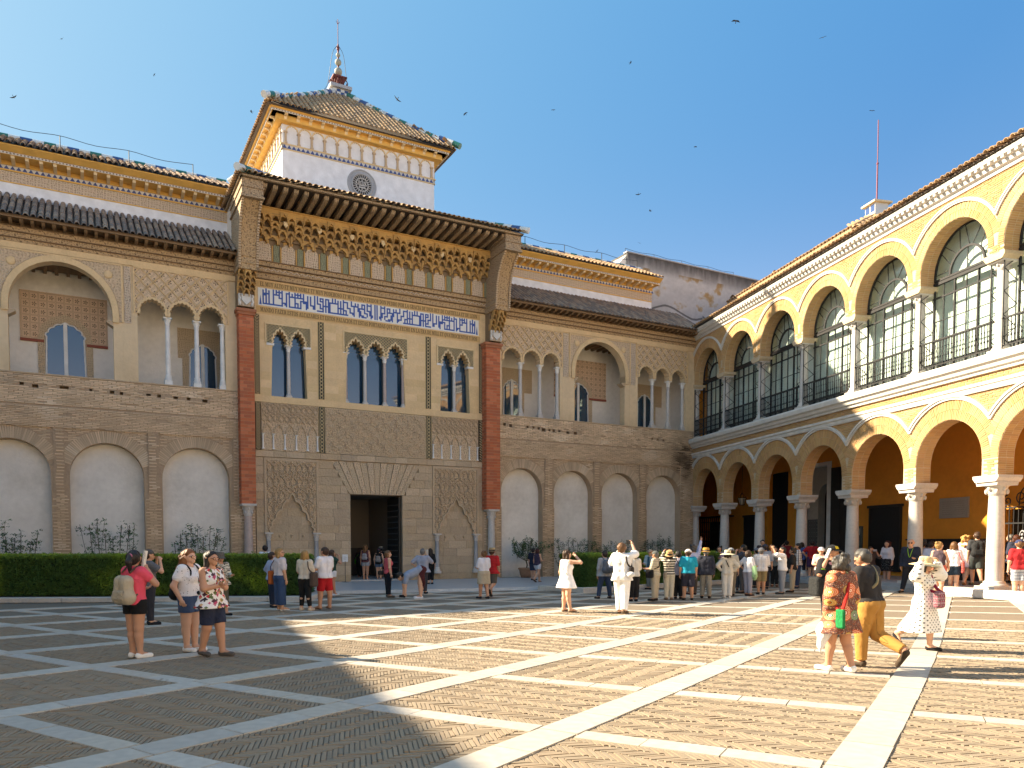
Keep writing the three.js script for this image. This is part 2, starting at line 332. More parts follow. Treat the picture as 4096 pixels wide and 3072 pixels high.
function voussoirs(list, cx, cy, r0, r1, z, o) {   // bricks on edge round an arch
  const rings = o.rings ?? 1, dr = (r1 - r0) / rings, th = o.th ?? 0.062;
  for (let q = 0; q < rings; q++) {
    const rm = r0 + dr * (q + 0.5), n = Math.round((o.a1 - o.a0) * rm / th);
    for (let i = 0; i < n; i++) {
      const a = o.a0 + (o.a1 - o.a0) * (i + 0.5) / n, x = cx + rm * Math.cos(a), y = cy + rm * Math.sin(a);
      if (o.test && !o.test(x, y)) continue;
      list.push({ m: mtx(x, y, z + rr(-0.006, 0.006), dr - 0.012, (o.a1 - o.a0) * rm / n - 0.016, 0.05, 0, 0, a + rr(-0.01, 0.01)), c: o.color(x, y), k: Math.floor(rnd() * 4) });
    }
  }
}
const unitBrick = new THREE.BoxGeometry(1, 1, 1);
function column(parent, x, z, y0, y1, r, mats, o = {}) {    // base, shaft and capital under one part
  const c = group(parent, o.name || 'column'); c.position.set(x, 0, z);
  const H = y1 - y0, bh = o.bh ?? Math.min(0.26, H * 0.12), ch = o.ch ?? Math.min(0.5, H * 0.17), aw = o.aw ?? r * 1.75;
  const b = [lathe([[r * 1.45, y0 + bh * 0.35], [r * 1.5, y0 + bh * 0.5], [r * 1.32, y0 + bh * 0.66], [r * 1.18, y0 + bh * 0.75], [r * 1.22, y0 + bh * 0.9], [r * 1.02, y0 + bh]], 16), box(-r * 1.5, r * 1.5, y0, y0 + bh * 0.36, -r * 1.5, r * 1.5)];
  part(c, 'base', b, mats[2] || mats[0]);
  const s0 = y0 + bh, s1 = y1 - ch, sh = s1 - s0;
  part(c, 'shaft', lathe([[r, s0], [r * 0.99, s0 + sh * 0.35], [r * 0.9, s0 + sh * 0.8], [r * 0.84, s1 - 0.02], [r * 0.92, s1 - 0.015], [r * 0.92, s1]], 18), mats[0]);
  const k = [lathe([[r * 0.84, s1], [r * 0.95, s1 + ch * 0.1], [r * 0.98, s1 + ch * 0.4], [r * 1.2, s1 + ch * 0.62], [r * 1.15, s1 + ch * 0.68], [aw * 0.95, s1 + ch * 0.86], [aw * 0.8, s1 + ch * 0.88]], 16), box(-aw, aw, y1 - ch * 0.16, y1, -aw, aw)];
  for (let q = 0; q < 8; q++) { const a = q * PI / 4; k.push(new THREE.SphereGeometry(r * 0.24, 6, 5).scale(1, 1.5, 1).translate(Math.cos(a) * r * 1.08, s1 + ch * (q & 1 ? 0.3 : 0.6), Math.sin(a) * r * 1.08)); }
  part(c, 'capital', k, mats[1] || mats[0]);
  return c;
}
const lat = (list, a, b, w, z0, z1) => list.push(bar2(a[0], a[1], b[0], b[1], w, z0, z1));
// curved lozenge lattice inside a rectangle, left out where inside(x, y) is false
function lozenges(x0, x1, y0, y1, dx, dy, w, z0, z1, inside, wave = 0) {
  const g = [], N = 6;
  const nx = Math.ceil((x1 - x0) / dx) + Math.ceil((y1 - y0) / dy) + 2;
  for (const s of [-1, 1]) for (let k = -nx; k < nx; k++) {
    const q = Math.ceil((y1 - y0) / dy * 2) * N; let prev = null;
    for (let i = 0; i <= q; i++) {
      const y = y0 + (y1 - y0) * i / q, t = (y - y0) / dy, x = x0 + k * dx + s * (t * dx) + wave * Math.sin(t * 2 * PI) * s;
      const p = [x, y], ok = x > x0 && x < x1 && inside(x, y);
      if (prev && ok && prev.ok) g.push(bar2(prev.p[0], prev.p[1], x, y, w, z0, z1));
      prev = { p, ok };
    }
  }
  return g;
}
const flowerTex = dataTex(256, 256, (u, v) => {    // rosettes of drilled holes, the dark inside them painted into the colour
  const a = u - 0.5, b = v - 0.5, r = Math.hypot(a, b), t = Math.atan2(b, a), pet = Math.abs(Math.cos(2.5 * t));
  let k = 1; if (r < 0.05) k = 0.3; else if (r > 0.1 && r < 0.27 && pet > 0.75) k = 0.25; const e = Math.max(Math.abs(a), Math.abs(b)); if (e > 0.42 && e < 0.47) k *= 0.72;
  const f = 0.8 + 0.3 * tileNoise(u, v, 8, 3); return [k * f, k * f * 0.97, k * f * 0.93];
});
function flowerMat(c, s, rot) { const t = flowerTex.clone(); t.repeat.set(1 / s, 1 / s); t.rotation = rot || 0; t.needsUpdate = true; return M(c, { map: t, bumpMap: t, bumpScale: 0.02 }); }
mk.sebka = flowerMat([0.72, 0.56, 0.39], 0.36, PI / 4); mk.tilePanel = flowerMat([0.72, 0.53, 0.37], 0.3, 0);
const brickA = (x, y) => { const n = noise.noise(x * 0.9, y * 1.6, 3), f = rr(0.85, 1.15) * (1 + 0.22 * n); const c = new THREE.Color().setRGB(0.63 * f, 0.475 * f, 0.315 * f); if (n > 0.34) c.lerp(new THREE.Color(0.76, 0.64, 0.48), 0.5); const st = Math.exp(-((x - 19.6) ** 2) / 0.8 - ((y - 6.5) ** 2) / 1.2) * 1.5 * (0.75 + 0.7 * noise.noise(x * 3, y * 3, 9)); if (st > 0.05) c.multiplyScalar(Math.max(0.08, 1 - Math.min(0.93, st))); return c; };
const brickMatsA = [0, 1, 2, 3].map(() => M([0.45, 0.35, 0.25]));

function wing(name, label, x0, x1, low, gal, o) {
  const t = thing(name, label, 'palace wing', FA);
  // --- lower brick storey with white walled-up arches
  const opens = low.map(a => arch(a.c, a.cy, a.r, 0));
  const alf = low.map(a => [[a.c + a.r, 0], [a.c + a.r, 3.55], [a.c + a.aw, 3.7], [a.c + a.aw, o.alf], [a.c - a.aw, o.alf], [a.c - a.aw, 3.7], [a.c - a.r, 3.55], [a.c - a.r, 0]]);
  part(t, 'lower_wall', slab(outline(x0, x1, 0, o.alf + 0.2, opens), -0.5, -0.055), mk.brickMortarA);
  part(t, 'brick_pier_face', slab(outline(x0, x1, 0, 6.96, alf), -0.056, 0), mk.brickMortarA);
  const holes = o.holes.map(h => rect(h[0], h[0] + h[2], h[1], h[1] + h[3]));
  part(t, 'upper_brick_band', [slab(rect(x0, x1, 6.985, 8.1), -0.4, -0.02, holes.filter(h => h[0][1] > 6.98)), box(x0, x1, 6.93, 6.985, -0.3, -0.03)], mk.brickMortarA);
  holes.forEach(h => part(t, 'beam_hole', box(h[0][0] - 0.02, h[1][0] + 0.02, h[0][1] - 0.02, h[2][1] + 0.02, -0.36, -0.3), mk.stuccoDark));
  for (const a of low) part(t, 'walled_arch', box(a.c - a.r - 0.1, a.c + a.r + 0.1, 0, a.cy + a.r + 0.1, -0.52, -0.46), mk.white);
  const list = [], ins = (x, y) => opens.some(p => inPoly(p, x, y)), inA = (x, y) => alf.some(p => inPoly(p, x, y)), inRing = (x, y) => low.some(a => y > a.cy && Math.hypot(x - a.c, y - a.cy) < a.r + 0.48);
  const inH = (x, y, l) => o.holes.some(h => x + l / 2 > h[0] && x - l / 2 < h[0] + h[2] && y > h[1] - 0.02 && y < h[1] + h[3] + 0.02);
  courses(list, x0, x1, 0, 6.93, 0.0, { test: (x, y, l) => !ins(x - l / 2, y) && !ins(x + l / 2, y) && !inA(x - l * 0.4, y) && !inA(x + l * 0.4, y) && !inH(x, y, l), color: brickA, miss: 0.01 });
  courses(list, x0, x1, 6.99, 8.1, -0.02, { test: (x, y, l) => !inH(x, y, l), color: (x, y) => brickA(x, y).multiplyScalar(1.08), miss: 0.05, dz: 0.018, L: 0.3, h: 0.05 });
  courses(list, x0, x1, 3.6, o.alf, -0.055, { test: (x, y, l) => inA(x - l * 0.45, y) && inA(x + l * 0.45, y) && !ins(x - l / 2, y) && !ins(x + l / 2, y) && !inRing(x, y), color: (x, y) => brickA(x, y).multiplyScalar(0.95) });
  for (const a of low) voussoirs(list, a.c, a.cy, a.r + 0.01, a.r + 0.47, -0.055, { a0: 0.02, a1: PI - 0.02, rings: 1, th: 0.075, color: (x, y) => brickA(x, y).multiplyScalar(0.9), test: (x, y) => inA(x, y) });
  pieces(t, 'brick', unitBrick, brickMatsA, list, 0);
  // --- gallery
  const op = gal.map(g => g.big ? [arch(g.c, g.cy, g.r, 8.1, g.r)] : g.cs.map((c, i) => arch(c, g.cy, g.r, 8.1, g.p / 2 - 0.001)));
  // pillars between bays down to the sill, arcades above
  const solid = []; let px = x0; const segs = [];
  for (const g of gal) { segs.push([px, g.x0]); px = g.x1; } segs.push([px, x1]);
  for (const s of segs) if (s[1] - s[0] > 0.05) solid.push(box(s[0], s[1], 8.11, 12.86, -0.42, 0));
  for (const g of gal) {
    if (g.big) solid.push(slab(outline(g.x0, g.x1, 10.36, 12.86, [arch(g.c, g.cy, g.r, 10.36)]), -0.42, 0));
    else solid.push(slab(outline(g.x0, g.x1, 10.84, 12.86, g.cs.map(c => lobed(c, g.cy, g.r, g.r, 9, 0.1, 10.84, 0.1))), -0.34, 0));
  }
  part(t, 'gallery_wall', solid, mk.yellowPlaster);
  part(t, 'gallery_sill', box(x0, x1, 8.1, 8.15, -0.45, 0.02), mk.stone);
  part(t, 'gallery_floor', box(x0, x1, 8.02, 8.1, -2.2, -0.4), mk.stone);
  part(t, 'gallery_back_wall', box(x0, x1, 8.1, 12.9, -2.3, -2.1), mk.white);
  for (const e of [x1 - 0.25, x0]) part(t, 'gallery_end_wall', box(e, e + 0.25, 8.1, 12.86, -2.3, -0.42), mk.white);
  part(t, 'gallery_ceiling', [box(x0, x1, 12.6, 12.7, -2.1, -0.42), ...Array.from({ length: Math.floor((x1 - x0) / 0.4) }, (_, i) => box(x0 + i * 0.4, x0 + i * 0.4 + 0.12, 12.48, 12.6, -2.1, -0.42))], mk.wood);
  for (const g of gal) {
    if (g.big) {
      const A1 = arch(g.c, g.cy, g.r, 10.36), A2 = arch(g.c, g.cy, g.r + 0.22, 10.36);
      part(t, 'arch_moulding', ring(A2, A1, -0.01, 0.07), mk.yellow);
      part(t, 'carved_spandrel', slab(outline(g.x0 - 0.3, g.x1 + 0.3, 10.4, 12.58, [arch(g.c, g.cy, g.r + 0.24, 10.4)]), 0.002, 0.03), mk.stucco);
      part(t, 'panel_border', [box(g.x0 - 0.36, g.x0 - 0.3, 10.4, 12.6, 0, 0.05), box(g.x1 + 0.3, g.x1 + 0.36, 10.4, 12.6, 0, 0.05), box(g.x0 - 0.36, g.x1 + 0.36, 12.58, 12.64, 0, 0.05)], mk.yellow);
      for (const sx of [-1, 1]) { part(t, 'impost', slab([[0, 10.2], [0.24, 10.36], [0.24, 10.42], [0, 10.42]].map(p => [g.c + sx * (g.r + 0.02 - p[0]), p[1]]), -0.42, 0.02), mk.stone); part(t, 'boss', new THREE.SphereGeometry(0.16, 10, 8).scale(1, 1, 0.4).translate(g.c + sx * (g.r - 0.12), 12.18, 0.03), mk.yellow); }
    } else {
      const L = g.cs.map(c => lobed(c, g.cy, g.r, g.r, 9, 0.1, 10.84, 0.1)), inside = (x, y) => !g.cs.some(c => y < g.cy ? Math.abs(x - c) < g.r + 0.1 : Math.hypot(x - c, y - g.cy) < g.r + 0.1);
      part(t, 'lattice_panel', slab(outline(g.x0 - 0.1, g.x1 + 0.1, 10.86, 12.6, L), 0.001, 0.012), mk.sebka);
      part(t, 'lattice_ribs', lozenges(g.x0 - 0.1, g.x1 + 0.1, 10.9, 12.6, 0.46, 0.5, 0.05, 0.01, 0.05, inside), mk.yellow, { kind: 'stuff' });
      for (const c of g.cs) part(t, 'lobed_arch', ring(lobed(c, g.cy, g.r + 0.1, g.r + 0.1, 18, 0.06, 10.84, 0.1), lobed(c, g.cy, g.r + 0.01, g.r + 0.01, 9, 0.1, 10.84, 0.1), 0.008, 0.06), mk.yellow);
      part(t, 'panel_border', [box(g.x0 - 0.14, g.x0 - 0.09, 10.84, 12.62, 0, 0.055), box(g.x1 + 0.09, g.x1 + 0.14, 10.84, 12.62, 0, 0.055), box(g.x0 - 0.14, g.x1 + 0.14, 12.6, 12.65, 0, 0.055)], mk.yellow);
      for (const cx of g.cols) column(t, cx, -0.17, 8.15, 10.84, 0.098, [o.colMat || mk.paint, mk.paint], { ch: 0.32, bh: 0.42, aw: 0.16 });
    }
  }
  for (const p of o.flat) { part(t, 'carved_panel', box(p[0], p[1], p[2], 12.6, 0.001, 0.028), mk.stuccoGrey); part(t, 'plain_pier', box(p[0] - 0.06, p[1] + 0.06, 8.15, p[2] - 0.01, 0.001, 0.012), mk.yellowPlaster); }
  part(t, 'plain_band', box(x0, x1, 12.65, 12.87, 0, 0.06), mk.yellow);
  // back of the gallery: doors, windows and their stucco frames
  for (const b of o.backs) {
    const z = -2.1, hole = lobed(b.c, b.sp, b.w, b.top - b.sp, 7, 0.07, 8.1, 0.2);
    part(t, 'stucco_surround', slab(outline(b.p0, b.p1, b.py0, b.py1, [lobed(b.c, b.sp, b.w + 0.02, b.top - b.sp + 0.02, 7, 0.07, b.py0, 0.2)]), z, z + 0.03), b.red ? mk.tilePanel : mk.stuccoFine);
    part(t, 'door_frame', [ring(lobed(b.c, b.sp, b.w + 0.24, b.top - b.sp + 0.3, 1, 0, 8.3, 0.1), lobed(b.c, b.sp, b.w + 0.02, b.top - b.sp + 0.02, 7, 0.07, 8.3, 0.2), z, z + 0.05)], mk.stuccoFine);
    if (b.red) for (const [q0, q1] of [[b.p0, b.c - b.w - 0.02], [b.c + b.w + 0.02, b.p1]]) part(t, 'red_moulding', box(q0, q1, b.py0 - 0.1, b.py0, z, z + 0.08), mk.redLine);
    const w = group(t, 'window');
    part(w, 'pane', slab([...hole], z + 0.005, z + 0.02), mk.glassA);
    part(w, 'frame', [ring(lobed(b.c, b.sp, b.w + 0.0, b.top - b.sp, 7, 0.07, 8.1, 0.2), lobed(b.c, b.sp, b.w - 0.05, b.top - b.sp - 0.05, 7, 0.07, 8.1, 0.2), z + 0.01, z + 0.06), box(b.c - 0.07, b.c + 0.07, 8.1, b.top - 0.04, z + 0.012, z + 0.07)], mk.paint);
  }
  // --- carved wooden frieze, rafters, tiled lean-to roof
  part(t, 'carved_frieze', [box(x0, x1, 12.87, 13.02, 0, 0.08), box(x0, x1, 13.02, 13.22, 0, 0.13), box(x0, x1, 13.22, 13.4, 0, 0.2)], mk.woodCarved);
  part(t, 'frieze_moulding', [box(x0, x1, 13.0, 13.03, 0.08, 0.15), box(x0, x1, 13.2, 13.23, 0.1, 0.21), box(x0, x1, 13.385, 13.41, 0.1, 0.25)], mk.wood);
  for (let x = x0 + 0.15; x < x1 - 0.1; x += 0.345) part(t, 'rafter', slab([[0.1, 13.42], [0.62, 13.42], [0.72, 13.47], [0.76, 13.56], [0.1, 13.56]].map(p => [-p[0], p[1]]), -0.055, 0.055).rotateY(PI / 2).translate(x, 0, 0), mk.wood);
  part(t, 'eave_board', [box(x0, x1, 13.56, 13.6, -0.1, 0.82), box(x0, x1, 13.5, 13.58, 0.76, 0.82), box(x0, x1, 13.41, 13.56, -0.05, 0.08)], mk.wood);
  const deck = slab([[-0.86, 13.6], [1.6, 15.1], [1.6, 14.7], [-0.5, 13.6]].map(p => [p[0], p[1]]), 0, x1 - x0).rotateY(PI / 2).translate(x0, 0, 0);
  part(t, 'roof_deck', deck, tileBed);
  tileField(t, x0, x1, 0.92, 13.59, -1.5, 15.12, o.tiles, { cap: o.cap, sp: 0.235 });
  // --- white upper storey with painted cornice
  const ux0 = o.ux0 ?? x0, ux1 = o.ux1 ?? x1, z = -1.5;
  part(t, 'upper_white_wall', box(ux0, ux1, 14.2, 16.25, -3.4, z), mk.whiteCool);
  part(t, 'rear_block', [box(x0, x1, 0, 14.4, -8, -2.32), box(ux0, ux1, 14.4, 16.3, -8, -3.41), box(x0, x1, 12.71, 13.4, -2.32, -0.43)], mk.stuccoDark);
  part(t, 'patterned_frieze', box(ux0, ux1, 15.6, 15.99, z, z + 0.03), mk.stuccoGrey);
  part(t, 'cornice_line', [box(ux0, ux1, 16.0, 16.05, z, z + 0.06), box(ux0, ux1, 15.57, 15.6, z, z + 0.04)], mk.ochreLight);
  part(t, 'tile_band', box(ux0, ux1, 16.05, 16.2, z, z + 0.05), mk.trim);
  const tri = slab([[-0.085, 0], [0.085, 0], [0, 0.13]], 0, 0.02);
  for (let x = ux0 + 0.1; x < ux1; x += 0.2) { const m = shadows(new THREE.Mesh(tri, mk.blue)); m.name = numbered('blue_tile'); m.position.set(x, 16.06, z + 0.045); t.add(m); }
  part(t, 'cornice', [box(ux0, ux1, 16.2, 16.42, -1.6, z + 0.1), box(ux0, ux1, 16.34, 16.44, -1.5, -0.78), slab([[0.74, 16.44], [0.5, 16.58], [0.5, 16.64], [1.5, 16.64], [1.5, 16.44]], 0, ux1 - ux0).rotateY(PI / 2).translate(ux0, 0, 0)], mk.ochreLight);
  const brk = slab([[1.42, 16.2], [0.86, 16.25], [0.82, 16.345], [1.42, 16.345]], -0.06, 0.06).rotateY(PI / 2);
  for (let x = ux0 + 0.2; x < ux1 - 0.1; x += 0.46) { const m = shadows(new THREE.Mesh(metreUV(merge([brk.clone()])), mk.cream)); m.name = numbered('bracket'); m.position.x = x; t.add(m); }
  part(t, 'beaded_strip', [box(ux0, ux1, 16.35, 16.43, -0.78, -0.765)], mk.trim);
  part(t, 'bead', Array.from({ length: Math.floor((ux1 - ux0) / 0.115) }, (_, i) => box(ux0 + i * 0.115, ux0 + i * 0.115 + 0.05, 16.37, 16.41, -0.766, -0.752)), mk.stuccoDark, { kind: 'stuff' });
  part(t, 'upper_roof_deck', slab([[0.46, 16.62], [2.9, 17.8], [2.9, 17.5], [0.9, 16.62]], 0, ux1 - ux0).rotateY(PI / 2).translate(ux0, 0, 0), tileBed);
  tileField(t, ux0, ux1, -0.42, 16.64, -2.75, 17.78, o.upTiles, { cap: 150, sp: 0.24 });
  const rg = new THREE.CylinderGeometry(0.12, 0.12, 0.42, 10); let gi = 0;
  for (let x = ux0 + 0.2; x < ux1; x += 0.41) { const m = shadows(new THREE.Mesh(rg, mk.glaze[gi++ % 4])); m.rotation.z = PI / 2; m.position.set(x, 17.84, -2.8); m.name = numbered('ridge_tile'); t.add(m); }
  // lightning conductor on short posts
  const posts = []; for (let x = ux0 + 1; x < ux1; x += 2.45) posts.push(x);
  posts.forEach(x => part(t, 'conductor_post', rod(V3(x, 17.2, -1.7), V3(x, 17.85, -1.7), 0.018, 5), mk.iron));
  const wire = []; for (let i = 0; i < posts.length; i++) { wire.push([posts[i], 17.84, -1.7]); if (i < posts.length - 1) wire.push([posts[i] + 1.22, 17.74, -1.7]); }
  part(t, 'conductor_wire', tube(wire, 0.012, 4, wire.length * 3), mk.iron);
  return t;
}
const bigL = { big: 1, c: -11.16, cy: 10.66, r: 1.72, x0: -12.9, x1: -9.42 };
const triL = { x0: -8.56, x1: -5.26, p: 1.1, cs: [-8.01, -6.91, -5.81], r: 0.47, cy: 10.99, cols: [-7.46, -6.36, -5.36] };
const triL0 = { x0: -17, x1: -13.7, p: 1.1, cs: [-16.45, -15.35, -14.25], r: 0.47, cy: 10.99, cols: [-15.9, -14.8] };
wing('palace_left_wing', 'brick and plaster palace wing left of the portal, arched gallery above three white arches', -17, -4.15,
  [{ c: -16.2, cy: 4.36, r: 1.3, aw: 1.42 }, { c: -12.96, cy: 4.36, r: 1.3, aw: 1.4 }, { c: -9.74, cy: 4.36, r: 1.3, aw: 1.46 }, { c: -6.47, cy: 4.36, r: 1.3, aw: 1.42 }],
  [triL0, bigL, triL],
  { alf: 6.17, holes: [[-11.2, 6.62, 0.24, 0.1], [-7.85, 6.62, 0.3, 0.1], [-9.6, 7.6, 0.16, 0.12], [-9.25, 7.58, 0.12, 0.12], [-11.3, 7.62, 0.3, 0.12], [-12.6, 7.66, 0.14, 0.1], [-12.2, 7.6, 0.2, 0.12], [-10.3, 7.62, 0.1, 0.1], [-8.3, 7.62, 0.16, 0.1], [-7.9, 7.6, 0.14, 0.12], [-7.3, 7.6, 0.16, 0.1], [-6.8, 7.58, 0.14, 0.12], [-6.2, 7.55, 0.2, 0.12]],
    flat: [[-9.02, -8.78, 10.4], [-13.56, -13.32, 10.4]], colMat: mk.paint,
    backs: [{ c: -11.09, sp: 10.0, w: 0.73, top: 10.64, p0: -12.65, p1: -9.57, py0: 9.86, py1: 11.75, red: 1 }, { c: -5.9, sp: 9.8, w: 0.58, top: 10.4, p0: -6.9, p1: -4.95, py0: 9.72, py1: 11.0 }],
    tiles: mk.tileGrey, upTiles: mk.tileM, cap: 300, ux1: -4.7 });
const triR = (x0, cols) => ({ x0, x1: x0 + 3.4, p: 1.13, cs: [x0 + 0.567, x0 + 1.7, x0 + 2.833], r: 0.48, cy: 11.0, cols });
wing('palace_right_wing', 'palace wing right of the portal, four tall white arches below a plaster gallery', 6.9, 20.25,
  [{ c: 8.95, cy: 4.34, r: 1.2, aw: 1.34 }, { c: 12.05, cy: 4.34, r: 1.2, aw: 1.28 }, { c: 15.06, cy: 4.34, r: 1.2, aw: 1.33 }, { c: 18.09, cy: 4.34, r: 1.2, aw: 1.25 }],
  [triR(7.78, [8.91, 10.05, 11.1]), { big: 1, c: 13.7, cy: 10.78, r: 1.62, x0: 12.08, x1: 15.32 }, triR(16.2, [17.33, 18.46, 19.5])],
  { alf: 6.08, holes: [[7.85, 7.6, 0.16, 0.14], [8.2, 7.56, 0.16, 0.14], [9.2, 7.58, 0.12, 0.12], [9.55, 7.58, 0.12, 0.12], [9.85, 7.55, 0.12, 0.12], [10.1, 7.48, 0.22, 0.16], [10.5, 7.5, 0.12, 0.12], [10.75, 7.48, 0.14, 0.14], [11.1, 7.5, 0.12, 0.1], [11.6, 7.45, 0.16, 0.12], [12.05, 7.44, 0.2, 0.14], [17.2, 7.5, 0.1, 0.1], [17.6, 7.48, 0.1, 0.1], [18, 7.46, 0.1, 0.1], [8.1, 6.62, 0.14, 0.08]],
    flat: [[11.36, 11.68, 10.36], [15.7, 16.02, 10.36]], colMat: mk.marble,
    backs: [{ c: 9.45, sp: 9.85, w: 0.52, top: 10.43, p0: 8.3, p1: 10.7, py0: 9.77, py1: 11.0 }, { c: 13.66, sp: 10.0, w: 0.7, top: 10.66, p0: 12.1, p1: 15.55, py0: 9.86, py1: 11.9, red: 1 }, { c: 18.3, sp: 9.85, w: 0.56, top: 10.43, p0: 17.3, p1: 19.57, py0: 9.76, py1: 10.98 }],
    tiles: mk.tileM, upTiles: mk.tileSunTone, cap: 300, ux0: 6.6, ux1: 18.3 });
// gap of white wall that closes the lean-to roofs against the portal, and the wall in the corner beside the arcade
// ---------------------------------------------------------------- the portal
function gothic(text, w, h, fg, bg, size) {
  return canvasTex(w, h, (g) => { g.fillStyle = bg; g.fillRect(0, 0, w, h); for (let i = 0; i < 900; i++) { g.fillStyle = `rgba(90,60,30,${0.03 + 0.05 * rnd()})`; g.fillRect(rnd() * w, rnd() * h, 6, 4); } g.fillStyle = fg; g.font = `bold ${size}px serif`; g.textBaseline = 'middle'; g.textAlign = 'center'; const m = g.measureText(text).width; g.save(); g.translate(w / 2, h / 2); g.scale(w * 0.97 / m, 1.15); g.fillText(text, 0, 0); g.restore(); });
}
const kufic = canvasTex(2048, 144, (g, W, H) => {     // blue and white angular tile inscription, its letters mirrored about the middle
  g.fillStyle = '#e2e1da'; g.fillRect(0, 0, W, H); const R = 12, s = H / R, N = Math.ceil(W / s / 2), grid = Array.from({ length: R }, () => new Array(N + 12).fill(0));
  for (let x = 3; x < N; x += 2) {     // upright strokes that step sideways, some forked or crossed
    let c = x, k = Math.floor(rnd() * 4), y = rnd() < 0.4 ? 1 : 0; const st = 3 + Math.floor(rnd() * 5), en = rnd() < 0.35 ? 10 : 11;
    for (; y < en; y++) { grid[y][c] = 1; if (k < 3 && (y === st || (k === 1 && y === st + 3)) && c + 2 < N) { grid[y][c + 1] = 1; grid[y][c + 2] = 1; c += k === 2 ? -2 : 2; if (c < 2) c = 2; if (k === 2) { grid[y][c + 1] = 1; grid[y][c] = 1; } } }
    if (rnd() < 0.3) for (let q = 0; q < 3; q++) if (x + q < N) grid[1][x + q] = 1; if (rnd() < 0.3) for (let q = 0; q < 4; q++) if (x + q < N) grid[10][x + q] = 1;
    if (rnd() < 0.35) x += 1;
  }
  g.fillStyle = '#2c4d9c'; for (let j = 0; j < R; j++) for (let i = 2; i < N; i++) if (grid[j][i]) { g.fillRect(i * s, j * s, s + 0.5, s + 0.5); g.fillRect(W - (i + 1) * s - 0.5, j * s, s + 0.5, s + 0.5); }
  g.fillStyle = '#2c4d9c'; for (const q of [0, 1]) { g.beginPath(); const X = q ? W - 4 : 4, d = q ? -1 : 1; g.moveTo(X + d * 6, H * 0.95); g.lineTo(X + d * 16, H * 0.4); g.lineTo(X + d * 26, H * 0.95); g.fill(); }
});
const braidTex = canvasTex(64, 128, (g, W, H) => { g.fillStyle = '#4a4030'; g.fillRect(0, 0, W, H); g.lineWidth = 9; for (const [c, w] of [['#c9b489', 11], ['#6f5f45', 3]]) { g.strokeStyle = c; g.lineWidth = w; for (let k = -2; k < 6; k++) { g.beginPath(); g.moveTo(4, k * 32); g.lineTo(34, k * 32 + 30); g.lineTo(60, k * 32 + 4); g.stroke(); } } });
const linkTex = canvasTex(64, 128, (g, W, H) => { g.fillStyle = '#37332a'; g.fillRect(0, 0, W, H); for (let k = 0; k < 4; k++) { g.strokeStyle = '#b9a67c'; g.lineWidth = 5; g.beginPath(); g.ellipse(32, k * 32 + 16, 15, 17, 0, 0, 7); g.stroke(); g.strokeRect(20, k * 32 + 4, 24, 24); } g.fillStyle = '#b9a67c'; g.fillRect(0, 0, 5, H); g.fillRect(59, 0, 5, H); });
function stripUV(g, x0, x1, y0, y1, perY) { const p = g.attributes.position, uv = g.attributes.uv; for (let i = 0; i < p.count; i++) uv.setXY(i, (p.getX(i) - x0) / (x1 - x0), perY ? (p.getY(i) - y0) / perY : (p.getY(i) - y0) / (y1 - y0)); return g; }
function printed(parent, name, x0, x1, y0, y1, z0, z1, tex, o = {}) { return part(parent, name, stripUV(box(x0, x1, y0, y1, z0, z1), x0, x1, y0, y1, o.perY), M([o.k ?? 1, o.k ?? 1, o.k ?? 1], { map: tex, roughness: o.rough ?? 0.85 }), { keepUV: true, label: o.label }); }
